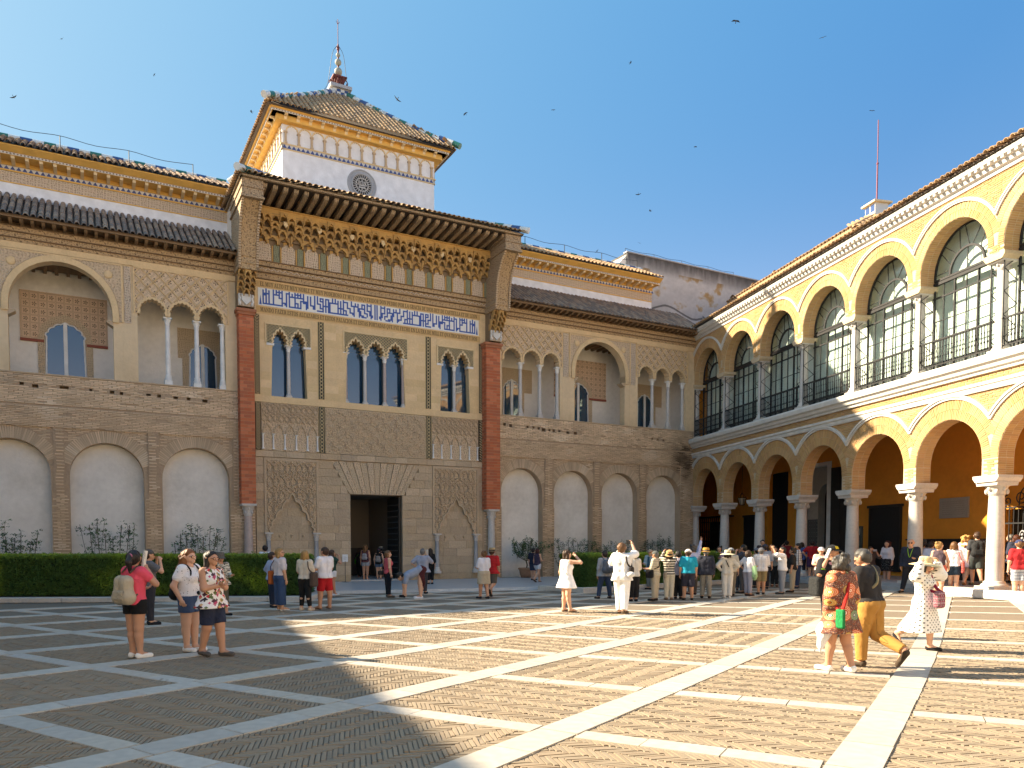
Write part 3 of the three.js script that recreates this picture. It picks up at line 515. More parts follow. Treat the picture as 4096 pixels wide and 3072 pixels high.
{
  const t = thing('palace_portal', 'tall carved stone and brick palace portal with blue tile inscription under deep wooden eaves', 'palace portal', FA);
  const X0 = -4.12, X1 = 6.86, dC = 1.25;
  // wall core with window and door openings, in zones
  const win = [{ x0: -3.42, x1: -1.88, n: 2, f0: -3.66, f1: -1.67, ft: 11.14 }, { x0: -0.16, x1: 2.66, n: 3, f0: -0.27, f1: 2.82, ft: 11.24, outer: 1 }, { x0: 4.45, x1: 6.01, n: 2, f0: 4.26, f1: 6.24, ft: 11.14 }];
  for (const w of win) { const p = (w.x1 - w.x0) / w.n; w.cs = Array.from({ length: w.n }, (_, i) => w.x0 + p * (i + 0.5)); w.r = p / 2 - 0.07; }
  const heads = win.map(w => w.cs.map(c => lobed(c, 10.4, w.r, 0.54, 7, 0.24, 10.28, 0.4)));
  part(t, 'door_zone_wall', [slab(outline(X0, X1, 0, 3.97, [[[2.5, 0], [2.5, 3.96], [0.01, 3.96], [0.01, 0]]]), -0.9, -0.085), box(X0, X1, 3.97, 8.0, -0.9, -0.085)], mk.brickMortarA);
  // ashlar of the ground zone, block by block
  const panels = [[-3.78, -1.44], [4.02, 6.46]], pc = [-2.61, 5.24];
  const inPanelArch = (x, y) => panels.some((q, i) => Math.abs(x - pc[i]) < 1.17 && y > 2.18);
  const trap = [[-0.03, 3.97], [2.57, 3.97], [3.42, 5.43], [-0.87, 5.43]];
  const st = []; let row = 0; const rowsY = [0, 0.3, 0.72, 1.12, 1.5, 1.86, 2.2, 2.55, 2.92, 3.28, 3.62, 3.97, 4.33, 4.7, 5.06, 5.43];
  const blockMats = [0, 1, 2, 3, 4].map(i => M([[0.6, 0.465, 0.315], [0.55, 0.43, 0.29], [0.64, 0.5, 0.345], [0.58, 0.44, 0.285], [0.53, 0.415, 0.29]][i], { map: stoneTex, bumpMap: bumpTex, bumpScale: 0.02 }));
  const block = (x0, x1, y0, y1, z, mats = blockMats) => { if (x1 - x0 > 0.05) { const m = part(t, 'stone_block', box(x0 + 0.005, x1 - 0.005, y0 + 0.006, y1 - 0.006, z - 0.08, z + rr(-0.006, 0.006)), mats[Math.floor(rnd() * mats.length)]); } };
  for (let k = 0; k < rowsY.length - 1; k++) {
    const y0 = rowsY[k], y1 = rowsY[k + 1], ym = (y0 + y1) / 2, cuts = [[X0, -3.76], [-1.44, -1.44 + 0]];
    const zones = y0 < 2.19 ? [[X0, -0.0 + 0.01], [2.5, X1]] : [[X0, -3.78], [-1.44, 0.01], [2.5, 4.02], [6.46, X1]];
    for (let [a, b] of zones) {
      if (y0 >= 3.96) { const e = 0.85 * ((ym - 3.97) / 1.46); if (b < 1) b = Math.min(b, 0 - e - 0.02); else if (a < 3.5 && a > 2) a = Math.max(a, 2.55 + e + 0.02); }
      let x = a; while (x < b - 0.01) { let n = Math.min(b, x + rr(0.55, 1.15)); if (b - n < 0.3) n = b; block(x, n, y0, y1, 0); x = n; }
    }
  }
  // flat arch of long carved voussoirs over the door
  for (let i = 0; i < 13; i++) {
    const f = (k, y) => { const a = trap[0][0] + (trap[1][0] - trap[0][0]) * k / 13, b = trap[3][0] + (trap[2][0] - trap[3][0]) * k / 13; return a + (b - a) * (y - 3.97) / 1.46; };
    part(t, 'lintel_voussoir', slab([[f(i + 0.04, 3.975), 3.975], [f(i + 0.96, 3.975), 3.975], [f(i + 0.96, 5.41), 5.41], [f(i + 0.04, 5.41), 5.41]], -0.06, i & 1 ? 0.03 : 0.008), i & 1 ? mk.stucco : mk.stuccoFine);
  }
  // door way
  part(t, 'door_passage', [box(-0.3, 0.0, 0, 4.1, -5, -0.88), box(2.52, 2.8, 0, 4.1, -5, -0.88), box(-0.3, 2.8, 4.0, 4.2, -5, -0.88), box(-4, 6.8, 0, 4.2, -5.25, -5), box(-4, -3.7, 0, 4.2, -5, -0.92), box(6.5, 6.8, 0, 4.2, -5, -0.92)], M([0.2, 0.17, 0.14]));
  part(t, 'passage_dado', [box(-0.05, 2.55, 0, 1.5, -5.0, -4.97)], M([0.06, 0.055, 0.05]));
  part(t, 'threshold', box(0, 2.5, -0.02, 0.06, -5, 0.06), mk.marble);
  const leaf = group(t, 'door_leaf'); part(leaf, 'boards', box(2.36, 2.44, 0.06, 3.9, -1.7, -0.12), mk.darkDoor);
  const studs = []; for (let y = 0.3; y < 3.8; y += 0.27) for (let z = -1.6; z < -0.2; z += 0.13) studs.push(new THREE.SphereGeometry(0.022, 6, 4).translate(2.35, y, z));
  part(leaf, 'stud', studs, M([0.16, 0.15, 0.14], { metalness: 0.5, roughness: 0.5 }), { kind: 'stuff' });
  // side panels: lobed blind arches in a lozenge net
  panels.forEach((q, i) => {
    const c = pc[i], A = lobed(c, 2.24, 0.94, 1.62, 9, 0.09, 2.18, 0.7), inside = (x, y) => !inPoly(lobed(c, 2.24, 1.03, 1.74, 9, 0.06, 2.1, 0.7), x, y);
    part(t, 'carved_panel', slab(outline(q[0] + 0.1, q[1] - 0.1, 2.19, 5.3, [A]), -0.03, 0.0), mk.stucco);
    part(t, 'net_ribs', [...lozenges(q[0] + 0.14, q[1] - 0.14, 2.3, 5.28, 0.5, 0.6, 0.075, 0, 0.075, inside, 0.07), ...lozenges(q[0] + 0.14, q[1] - 0.14, 2.0, 5.28, 0.5, 0.6, 0.05, 0, 0.06, inside, -0.07)], mk.stucco, { kind: 'stuff' });
    part(t, 'lobed_arch', ring(lobed(c, 2.24, 1.03, 1.74, 9, 0.07, 2.18, 0.7), A, -0.02, 0.1), mk.stone);
    part(t, 'panel_border', [box(q[0], q[0] + 0.1, 2.2, 5.41, -0.02, 0.05), box(q[1] - 0.1, q[1], 2.2, 5.41, -0.02, 0.05), box(q[0], q[1], 5.3, 5.42, -0.02, 0.055)], mk.stone);
    for (let k = 0; k < 6; k++) { let x = c - 0.95; const y0 = rowsY[6 + k], y1 = Math.min(rowsY[7 + k], 3.9); while (x < c + 0.95) { const n = Math.min(c + 0.95, x + rr(0.5, 0.9)); part(t, 'stone_block', box(x + 0.004, n - 0.004, y0 + 0.005, y1 - 0.005, -0.2, -0.06), pick(blockMats)); x = n; } }
    for (const s of [-1, 1]) column(t, c + s * 1.03, 0.1, 0.3, 2.2, 0.1, [mk.marbleGrey, mk.marble, mk.marble], { ch: 0.36, aw: 0.17, bh: 0.3 });
  });
  // string course of blocks
  { let x = X0; while (x < X1) { const n = Math.min(X1, x + rr(0.5, 1.0)); part(t, 'stone_block', box(x + 0.004, n - 0.004, 5.45, 5.71, -0.1, 0.05), pick(blockMats)); x = n; } }
  // carved band with colonnettes
  part(t, 'carved_band', [box(-1.1, 3.68, 5.73, 7.76, -0.1, 0.03)], mk.stuccoFine);
  part(t, 'interlace_net', [...lozenges(-1.1, 3.68, 5.8, 7.7, 0.6, 0.6, 0.045, 0.03, 0.06, () => true, 0.12), ...lozenges(-1.1, 3.68, 5.8, 7.7, 0.6, 0.6, 0.045, 0.03, 0.055, () => true, -0.12)], mk.stucco, { kind: 'stuff' });
  [[-3.86, -1.42], [4.0, 6.44]].forEach(([a, b]) => {
    part(t, 'carved_band', box(a, b, 5.73, 7.76, -0.1, 0.02), mk.stucco);
    const n = 5, p = (b - a) / n, ins = (x, y) => y > 6.95;
    part(t, 'net_ribs', [...lozenges(a, b, 6.9, 7.74, p, 0.42, 0.055, 0.02, 0.07, ins, 0.05), ...lozenges(a, b, 6.69, 7.74, p, 0.42, 0.045, 0.02, 0.06, ins, -0.05)], mk.stone, { kind: 'stuff' });
    for (let k = 0; k < n; k++) part(t, 'blind_arch', ring(lobed(a + p * (k + 0.5), 6.5, p / 2 - 0.015, 0.42, 5, 0.14, 6.42, 0.5), lobed(a + p * (k + 0.5), 6.5, p / 2 - 0.075, 0.34, 5, 0.14, 6.42, 0.5), 0.02, 0.08), mk.stone);
    for (let k = 0; k <= n; k++) column(t, a + p * k + (k === 0 ? 0.05 : k === n ? -0.05 : 0), 0.06, 5.78, 6.44, 0.036, [mk.paint], { name: 'colonnette', ch: 0.12, aw: 0.07, bh: 0.08 });
  });
  for (const [a, b] of [[-1.4, -1.12], [3.69, 3.97]]) { printed(t, 'interlace_strip', a, b, 5.75, 7.75, -0.05, 0.045, linkTex, { perY: 0.62 }); printed(t, 'interlace_strip', a, b, 8.1, 11.46, -0.05, 0.03, linkTex, { perY: 0.62 }); }
  for (const [a, b] of [[-4.1, -3.89], [6.5, 6.84]]) { printed(t, 'braid_strip', a, b, 5.75, 7.75, -0.05, 0.04, braidTex, { perY: 0.5 }); printed(t, 'braid_strip', a, b, 8.1, 11.46, -0.05, 0.025, braidTex, { perY: 0.5 }); }
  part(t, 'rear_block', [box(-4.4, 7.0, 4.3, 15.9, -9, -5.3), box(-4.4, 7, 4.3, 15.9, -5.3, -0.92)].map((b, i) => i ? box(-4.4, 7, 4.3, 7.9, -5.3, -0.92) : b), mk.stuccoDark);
  part(t, 'sill_course', box(X0, X1, 7.77, 8.05, -0.4, 0.05), mk.yellow);
  // yellow ashlar storey
  const wins = [...win.map(w => rect(w.x0, w.x1, 8.06, 10.3).map(p => p)), ...[]];
  const wholes = [...win.map((w, i) => [[w.x1, 8.055], ...[...heads[i]].reverse().flatMap(h => [[h[0][0], 10.29], ...h.slice(1, -1), [h[h.length - 1][0], 10.29]]), [w.x0, 8.055]])];
  part(t, 'ashlar_wall', slab(rect(X0, X1, 8.05, 11.5), -0.55, 0, wholes), mk.yellow);
  const yMats = [0, 1, 2, 3].map(i => M([[0.84, 0.63, 0.36], [0.79, 0.59, 0.325], [0.88, 0.67, 0.4], [0.82, 0.62, 0.365]][i], { map: stoneTex, bumpMap: bumpTex, bumpScale: 0.006 }));
  for (let y = 8.06, k = 0; y < 11.4; y += 0.335, k++) {
    const y1 = Math.min(11.47, y + 0.33), zones = [[-3.87, -1.43], [-1.09, 3.67], [3.98, 6.48]];
    zones.forEach(([a, b], i) => { const w = win[i], cut = y1 < 10.35 ? [[a, w.x0 - 0.01], [w.x1 + 0.01, b]] : y < 11.2 ? [[a, w.f0], [w.f1, b]] : [[a, b]]; for (const [c, d] of cut) { let x = c; while (x < d - 0.02) { let n = Math.min(d, x + rr(0.5, 0.95)); if (d - n < 0.25) n = d; part(t, 'stone_block', box(x + 0.003, n - 0.003, y + 0.003, y1 - 0.003, -0.02, 0.006 + rr(-0.002, 0.002)), pick(yMats)); x = n; } } });
  }
  win.forEach((w, i) => {
    const ins = (x, y) => !heads[i].some(h => inPoly(h, x, y));
    part(t, 'window_spandrel', slab(rect(w.f0 + 0.04, w.f1 - 0.04, 10.3, w.ft - 0.05), 0.002, 0.012, heads[i].map(h => h.map((p, q) => [p[0], q === 0 || q === h.length - 1 ? 10.305 : p[1]]))), M([0.2, 0.21, 0.15], { map: grainTex }));
    part(t, 'window_net', lozenges(w.f0 + 0.06, w.f1 - 0.06, 10.34, w.ft - 0.06, 0.15, 0.13, 0.028, 0.012, 0.04, ins), mk.cream, { kind: 'stuff' });
    for (const c of w.cs) part(t, 'lobed_arch', ring(lobed(c, 10.4, w.r + 0.07, 0.63, 7, 0.14, 10.28, 0.4), lobed(c, 10.4, w.r, 0.54, 7, 0.24, 10.28, 0.4), 0.004, 0.06), mk.cream);
    part(t, 'panel_border', [box(w.f0, w.f0 + 0.06, 10.3, w.ft, 0.005, 0.055), box(w.f1 - 0.06, w.f1, 10.3, w.ft, 0.005, 0.055), box(w.f0, w.f1, w.ft - 0.06, w.ft, 0.006, 0.06)], mk.cream);
    const p = (w.x1 - w.x0) / w.n;
    for (let k = w.outer ? 0 : 1; k <= w.n - (w.outer ? 0 : 1); k++) column(t, w.x0 + p * k + (k === 0 ? 0.04 : k === w.n ? -0.04 : 0), -0.14, 8.06, 10.3, 0.082, [k % 3 === 1 ? mk.marble : mk.marblePink, mk.paint, mk.marble], { ch: 0.28, aw: 0.15, bh: 0.18 });
    if (!w.outer) for (const x of [w.x0 - 0.02, w.x1 + 0.02]) part(t, 'impost', box(x - 0.16, x + 0.16, 10.2, 10.3, -0.3, 0.04), mk.paint);
    const g = group(t, 'window'); part(g, 'pane', box(w.x0 - 0.1, w.x1 + 0.1, 8.0, 11.05, -0.46, -0.42), mk.glassA);
    part(g, 'frame', [box(w.x0, w.x0 + 0.06, 8.05, 10.4, -0.42, -0.36), box(w.x1 - 0.06, w.x1, 8.05, 10.4, -0.42, -0.36), box(w.x0, w.x1, 8.05, 8.12, -0.42, -0.36), ...Array.from({ length: w.n - 1 }, (_, k) => box(w.x0 + p * (k + 1) - 0.05, w.x0 + p * (k + 1) + 0.05, 8.05, 10.6, -0.42, -0.36))], M([0.05, 0.07, 0.075]));
  });
  // tile frieze and its gothic border
  part(t, 'frieze_ground', box(X0, X1, 11.5, 12.92, -0.4, 0.03), mk.yellow);
  printed(t, 'tile_frieze', -3.93, 6.47, 11.83, 12.56, 0.02, 0.05, kufic, { rough: 0.35, label: 'blue and white tile inscription' });
  printed(t, 'inscription', -4.0, 6.55, 12.6, 12.86, 0.02, 0.04, gothic('EL MUY ALTO ET MUY NOBLE ET MUY PODEROSO ET MUY CONQVERIDOR DON PEDRO POR LA GRACIA DE DIOS REY DE CASTIELLA ET DE LEON', 2048, 56, '#54432c', '#c8a56e', 46));
  printed(t, 'inscription', -4.0, 6.55, 11.53, 11.79, 0.02, 0.04, gothic('MANDO FAZER ESTOS ALCAZARES ET ESTOS PALACIOS ET ESTAS PORTADAS QVE FVE FECHO EN LA ERA DE MILL ET QVATROCIENTOS Y DOS', 2048, 56, '#54432c', '#c8a56e', 46));
  // carved wooden frieze below the eaves
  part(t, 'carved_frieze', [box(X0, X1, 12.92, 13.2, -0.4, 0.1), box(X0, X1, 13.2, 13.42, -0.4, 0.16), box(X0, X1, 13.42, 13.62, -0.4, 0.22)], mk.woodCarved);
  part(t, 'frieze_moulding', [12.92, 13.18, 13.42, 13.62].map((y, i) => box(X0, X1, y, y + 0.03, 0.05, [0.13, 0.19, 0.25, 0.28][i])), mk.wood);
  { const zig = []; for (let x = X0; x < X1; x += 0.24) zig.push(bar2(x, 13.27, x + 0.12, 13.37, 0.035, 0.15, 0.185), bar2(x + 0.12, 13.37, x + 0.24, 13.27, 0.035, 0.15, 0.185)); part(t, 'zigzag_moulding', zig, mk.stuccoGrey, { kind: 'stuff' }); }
  // stalactite cornice
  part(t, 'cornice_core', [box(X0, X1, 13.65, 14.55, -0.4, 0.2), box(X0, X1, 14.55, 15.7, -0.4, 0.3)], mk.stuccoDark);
  const np = 11, pw = (X1 - X0) / np;
  for (let i = 0; i < np; i++) {
    const c = X0 + pw * (i + 0.5);
    part(t, 'cornice_panel', slab([...arch(c - 0.06, 14.16, 0.29, 13.66, 0.29)], 0.2, 0.25), mk.stuccoGrey);
    for (const s of [-0.09, 0.09]) part(t, 'cornice_panel_head', slab(arch(c - 0.06 + s * 1.3, 14.5, 0.08, 14.34, 0.08), 0.2, 0.235), mk.gold);
    part(t, 'narrow_panel', slab(arch(c + pw / 2 - 0.05, 14.28, 0.12, 13.66, 0.12), 0.2, 0.235), M([0.28, 0.3, 0.2], { ...carveA(0.5) }));
    for (const s of [-0.42, 0.3]) part(t, 'cornice_shaft', box(c + s * 0.9 - 0.025, c + s * 0.9 + 0.025, 13.66, 14.3, 0.2, 0.28), mk.gold);
  }
  const cell = (w, h, d) => ring([[w / 2, 0], [w / 2, h], [-w / 2, h], [-w / 2, 0]], lobed(0, h * 0.3, w / 2 - 0.035, h * 0.52, 1, 0, 0, 0.6), 0, d);
  const cA = metreUV(merge([cell(0.31, 0.36, 0.2)])), cB = metreUV(merge([cell(0.2, 0.3, 0.2)])), cells = [];
  const goldMats = [0, 1, 2].map(i => M([[0.52, 0.32, 0.11], [0.6, 0.37, 0.125], [0.45, 0.28, 0.105]][i], { map: stoneTex, roughness: 0.75 }));
  for (let r = 0; r < 4; r++) { const st = pw / (r === 0 ? 2 : 3); for (let k = 0; k < (r === 0 ? np * 2 : np * 3); k++) { const x = X0 + st * (k + 0.5) + (r === 0 ? 0 : 0); const hi = (k + r) % 3 === 0 ? 0.08 : 0; cells.push({ m: mtx(x, 14.36 + r * 0.26 + hi, 0.2 + r * 0.115 + (hi ? 0.05 : 0), st / 0.31 * 0.99, 0.95, 1), k: (k + r) % 3 }); } }
  for (const e of cells) { const m = shadows(new THREE.Mesh(cA, goldMats[e.k])); m.name = numbered('stalactite_niche'); m.applyMatrix4(e.m); t.add(m); }
  for (let i = 0; i < 7; i++) part(t, 'shield', slab([[-0.09, 0.12], [0.09, 0.12], [0.09, -0.02], [0, -0.13], [-0.09, -0.02]], 0, 0.04).translate(X0 + 1.25 + i * 1.43, 15.12, 0.66), mk.cream);
  part(t, 'upper_cornice_band', [box(X0, X1, 15.42, 15.68, -0.4, 0.72), box(X0, X1, 15.4, 15.43, 0.5, 0.76), box(X0, X1, 15.66, 15.7, 0.3, 0.78)], mk.gold);
  // rafters
  const raf = slab([[-0.5, 15.72], [2.0, 15.86], [2.12, 15.9], [2.18, 16.02], [-0.5, 16.02]].map(p => [-p[0], p[1]]), -0.09, 0.09).rotateY(PI / 2), rafG = metreUV(merge([raf]));
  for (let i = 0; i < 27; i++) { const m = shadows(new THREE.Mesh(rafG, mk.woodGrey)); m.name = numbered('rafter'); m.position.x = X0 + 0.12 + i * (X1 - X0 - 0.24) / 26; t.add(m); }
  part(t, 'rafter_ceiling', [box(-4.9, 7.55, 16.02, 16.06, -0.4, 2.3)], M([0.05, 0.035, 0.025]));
  part(t, 'eave_board', [box(-4.98, 7.62, 16.03, 16.12, 2.16, 2.42), box(-4.98, -4.88, 16.03, 16.12, -1.5, 2.42), box(7.52, 7.62, 16.03, 16.12, -1.5, 2.42)], mk.woodGrey);
  // side brackets on brick piers and columns
  for (const [a, b, s] of [[-4.86, -4.14, -1], [6.82, 7.54, 1]]) {
    const px0 = s < 0 ? -4.8 : 6.66, px1 = s < 0 ? -4.2 : 7.42;
    const prof = [[-0.4, 13.42], [1.16, 13.42], [1.22, 13.9], [1.36, 14.4], [1.66, 14.9], [2.1, 15.32], [-0.4, 15.32]].map(p => [-p[0], p[1]]);
    part(t, 'bracket_beam', [slab(prof, 0, b - a).rotateY(PI / 2).translate(a, 0, 0)], mk.woodCarved);
    for (const x of [a - 0.03, b - 0.05]) part(t, 'bracket_edge', slab([[-0.4, 12.9], [1.2, 12.9], [1.26, 13.9], [1.44, 14.4], [1.74, 14.9], [2.2, 15.32], [2.3, 15.4], [-0.4, 15.4]].map(p => [-p[0], p[1]]), 0, 0.08).rotateY(PI / 2).translate(x, 0, 0), mk.woodGrey);
    part(t, 'bracket_head', [box(a - 0.05, b + 0.05, 15.32, 16.02, -0.4, 2.28), box(a - 0.09, b + 0.09, 15.3, 15.38, -0.4, 2.33), box(a - 0.09, b + 0.09, 15.68, 15.73, -0.4, 2.32)], mk.woodGrey);
    part(t, 'bracket_block', [box(a - 0.02, b + 0.02, 12.88, 13.42, -0.4, 1.18), box(a - 0.05, b + 0.05, 13.1, 13.16, -0.4, 1.22), box(a - 0.05, b + 0.05, 13.38, 13.43, -0.4, 1.22)], mk.woodCarved);
    part(t, 'bracket_wall', box(a + 0.02, b - 0.02, 11.55, 12.9, -0.4, 0.5), mk.stuccoDark);
    for (let r = 0; r < 4; r++) for (let k = 0; k < 3; k++) { const m = shadows(new THREE.Mesh(cA, goldMats[(k + r) % 3])); m.name = numbered('stalactite_niche'); m.position.set(a + 0.12 + k * 0.235, 12.02 + r * 0.21 + (k === 1 ? -0.08 : 0), 0.42 + r * 0.13 + (k === 1 ? 0.1 : 0)); m.scale.set(0.76, 0.85, 1); t.add(m); }
    const sh = group(t, 'coat_of_arms'); part(sh, 'ground', box(a + 0.04, b - 0.04, 11.56, 12.06, 0.48, 0.53), mk.stuccoGrey);
    part(sh, 'shield', slab([[-0.17, 0.2], [0.17, 0.2], [0.17, -0.05], [0, -0.22], [-0.17, -0.05]], 0, 0.08, [], 0.015).translate((a + b) / 2, 11.83, 0.52), mk.trim);
    for (const q of [-1, 1]) part(sh, 'supporter', [0, 1, 2, 3].map(k => new THREE.SphereGeometry(0.07, 7, 6).scale(0.8, 1.2, 0.6).translate((a + b) / 2 + q * (0.24 + 0.03 * (k & 1)), 11.65 + k * 0.11, 0.54)), mk.trim);
    // brick pier
    part(t, 'pier_core', box(px0 + 0.01, px1 - 0.01, 3.4, 11.44, -0.4, 0.488), mk.redMortar);
    part(t, 'pier_cap', [box(px0 - 0.05, px1 + 0.05, 11.22, 11.34, -0.4, 0.55), box(px0 - 0.1, px1 + 0.1, 11.34, 11.46, -0.4, 0.6)], M([0.4, 0.16, 0.08], { map: grainTex }));
    const list = [], redM = [[0.52, 0.155, 0.065], [0.45, 0.125, 0.055], [0.57, 0.19, 0.09], [0.41, 0.13, 0.065]].map(c => M(c, { roughness: 0.9 })), rc = redM.map(m => m.color);
    let row = 0; for (let y = 3.46; y < 11.2; y += 0.138, row++) {
      const W = px1 - px0, xs = row & 1 ? [0, 0.5, 1] : [0, 0.25, 0.75, 1];
      for (let k = 0; k < xs.length - 1; k++) list.push({ m: mtx(px0 + W * (xs[k] + xs[k + 1]) / 2, y, 0.47 + rr(-0.004, 0.004), W * (xs[k + 1] - xs[k]) - 0.014, 0.112, 0.06), k: Math.floor(rnd() * 4) });
      if (row & 1) list.push({ m: mtx(px0 + 0.02, y, 0.24, 0.06, 0.112, 0.42), k: Math.floor(rnd() * 4) }); else { list.push({ m: mtx(px0 + 0.02, y, 0.35, 0.06, 0.112, 0.19), k: 1 }, { m: mtx(px0 + 0.02, y, 0.12, 0.06, 0.112, 0.24), k: 2 }); }
    }
    pieces(t, 'brick', unitBrick, redM, list, 300);
    part(t, 'pier_foot', box(px0 + 0.02, px1 - 0.02, 0, 3.36, -0.4, 0.02), mk.brickMortarA);
    column(t, (px0 + px1) / 2, 0.27, 0, 3.4, 0.185, [s < 0 ? mk.marblePink : mk.marble, mk.marble], { ch: 0.52, aw: 0.3, bh: 0.22 });
  }
  // hipped tile roof of the portal
  const rz = 2.52, ry = 16.14, bz = -3.5, by = 18.0, hipX = (x) => Math.min(1, Math.min((x + 5.05) / 2.6, (7.69 - x) / 2.6));
  const roofPts = (x) => hipX(x);
  part(t, 'roof_deck', [slab([[-2.4, 16.12], [3.4, 17.95], [3.4, 16.12]], 0, 7.5).rotateY(PI / 2).translate(-2.45, 0, 0), (() => { const g = new THREE.BufferGeometry(); const A = [-5.02, 16.1, 2.48], B = [7.66, 16.1, 2.48], C = [5.1, 17.1, -0.2], D = [-2.5, 17.1, -0.2], E = [-5.02, 16.1, -4], F = [7.66, 16.1, -4], G = [5.1, 17.1, -4], H = [-2.5, 17.1, -4]; g.setAttribute('position', new THREE.Float32BufferAttribute([...A, ...B, ...C, ...A, ...C, ...D, ...E, ...A, ...D, ...E, ...D, ...H, ...B, ...F, ...G, ...B, ...G, ...C], 3)); g.computeVertexNormals(); return g; })()], tileBed);
  tileField(t, -5.02, 7.66, 2.56, 16.13, -0.2, 17.16, mk.tileSunTone, { sp: 0.235, clip: (x, q) => q <= hipX(x) + 0.06, cap: 160 });
  { // left and right hips: short side slopes with tiles seen end on
    const s = new THREE.Group(); s.name = numbered('side_roof'); t.add(s); s.position.set(-5.02, 0, 0); s.rotation.y = -PI / 2; tileField(s, -4, 2.5, 0.06, 16.13, -2.5, 17.16, mk.tileSunTone, { sp: 0.235, clip: (x, q) => q <= Math.min(1, (2.5 - x) / 2.6) + 0.05, cap: 60 });
  }
  for (const [a, b] of [[-4.86, -4.14], [6.82, 7.54]]) { const bd = [], P = [[1.2, 13.0], [1.24, 13.5], [1.3, 14], [1.46, 14.45], [1.78, 14.95], [2.2, 15.3]]; for (let i = 0; i < P.length - 1; i++) for (let k = 0; k < 5; k++) { const f = k / 5, z = P[i][0] + (P[i + 1][0] - P[i][0]) * f, y = P[i][1] + (P[i + 1][1] - P[i][1]) * f; for (const x of [a + 0.01, b - 0.01]) bd.push(box(x - 0.045, x + 0.045, y, y + 0.06, z - 0.02, z + 0.05)); } part(t, 'bracket_bead', bd, mk.stone, { kind: 'stuff' }); }
  const rg = new THREE.CylinderGeometry(0.13, 0.15, 0.44, 10); let gi = 0;
  for (const [sx, ex] of [[-5.0, -2.5], [7.64, 5.1]]) for (let k = 0; k < 10; k++) { const f = k / 9, m = shadows(new THREE.Mesh(rg, mk.glaze[gi++ % 4])); m.position.set(sx + (ex - sx) * f, 16.27 + 0.98 * f, 2.5 - 2.7 * f); m.quaternion.setFromUnitVectors(V3(0, 1, 0), V3(ex - sx, 1.0, -2.7).normalize()); m.name = numbered('hip_tile'); t.add(m); }
  // white return walls between the portal and the wings' lean-to roofs
  part(t, 'return_wall', [box(-4.88, -4.5, 13.4, 16.0, -1.6, 0.35), box(7.2, 7.5, 13.4, 16.0, -1.6, 0.3)], mk.white);
}
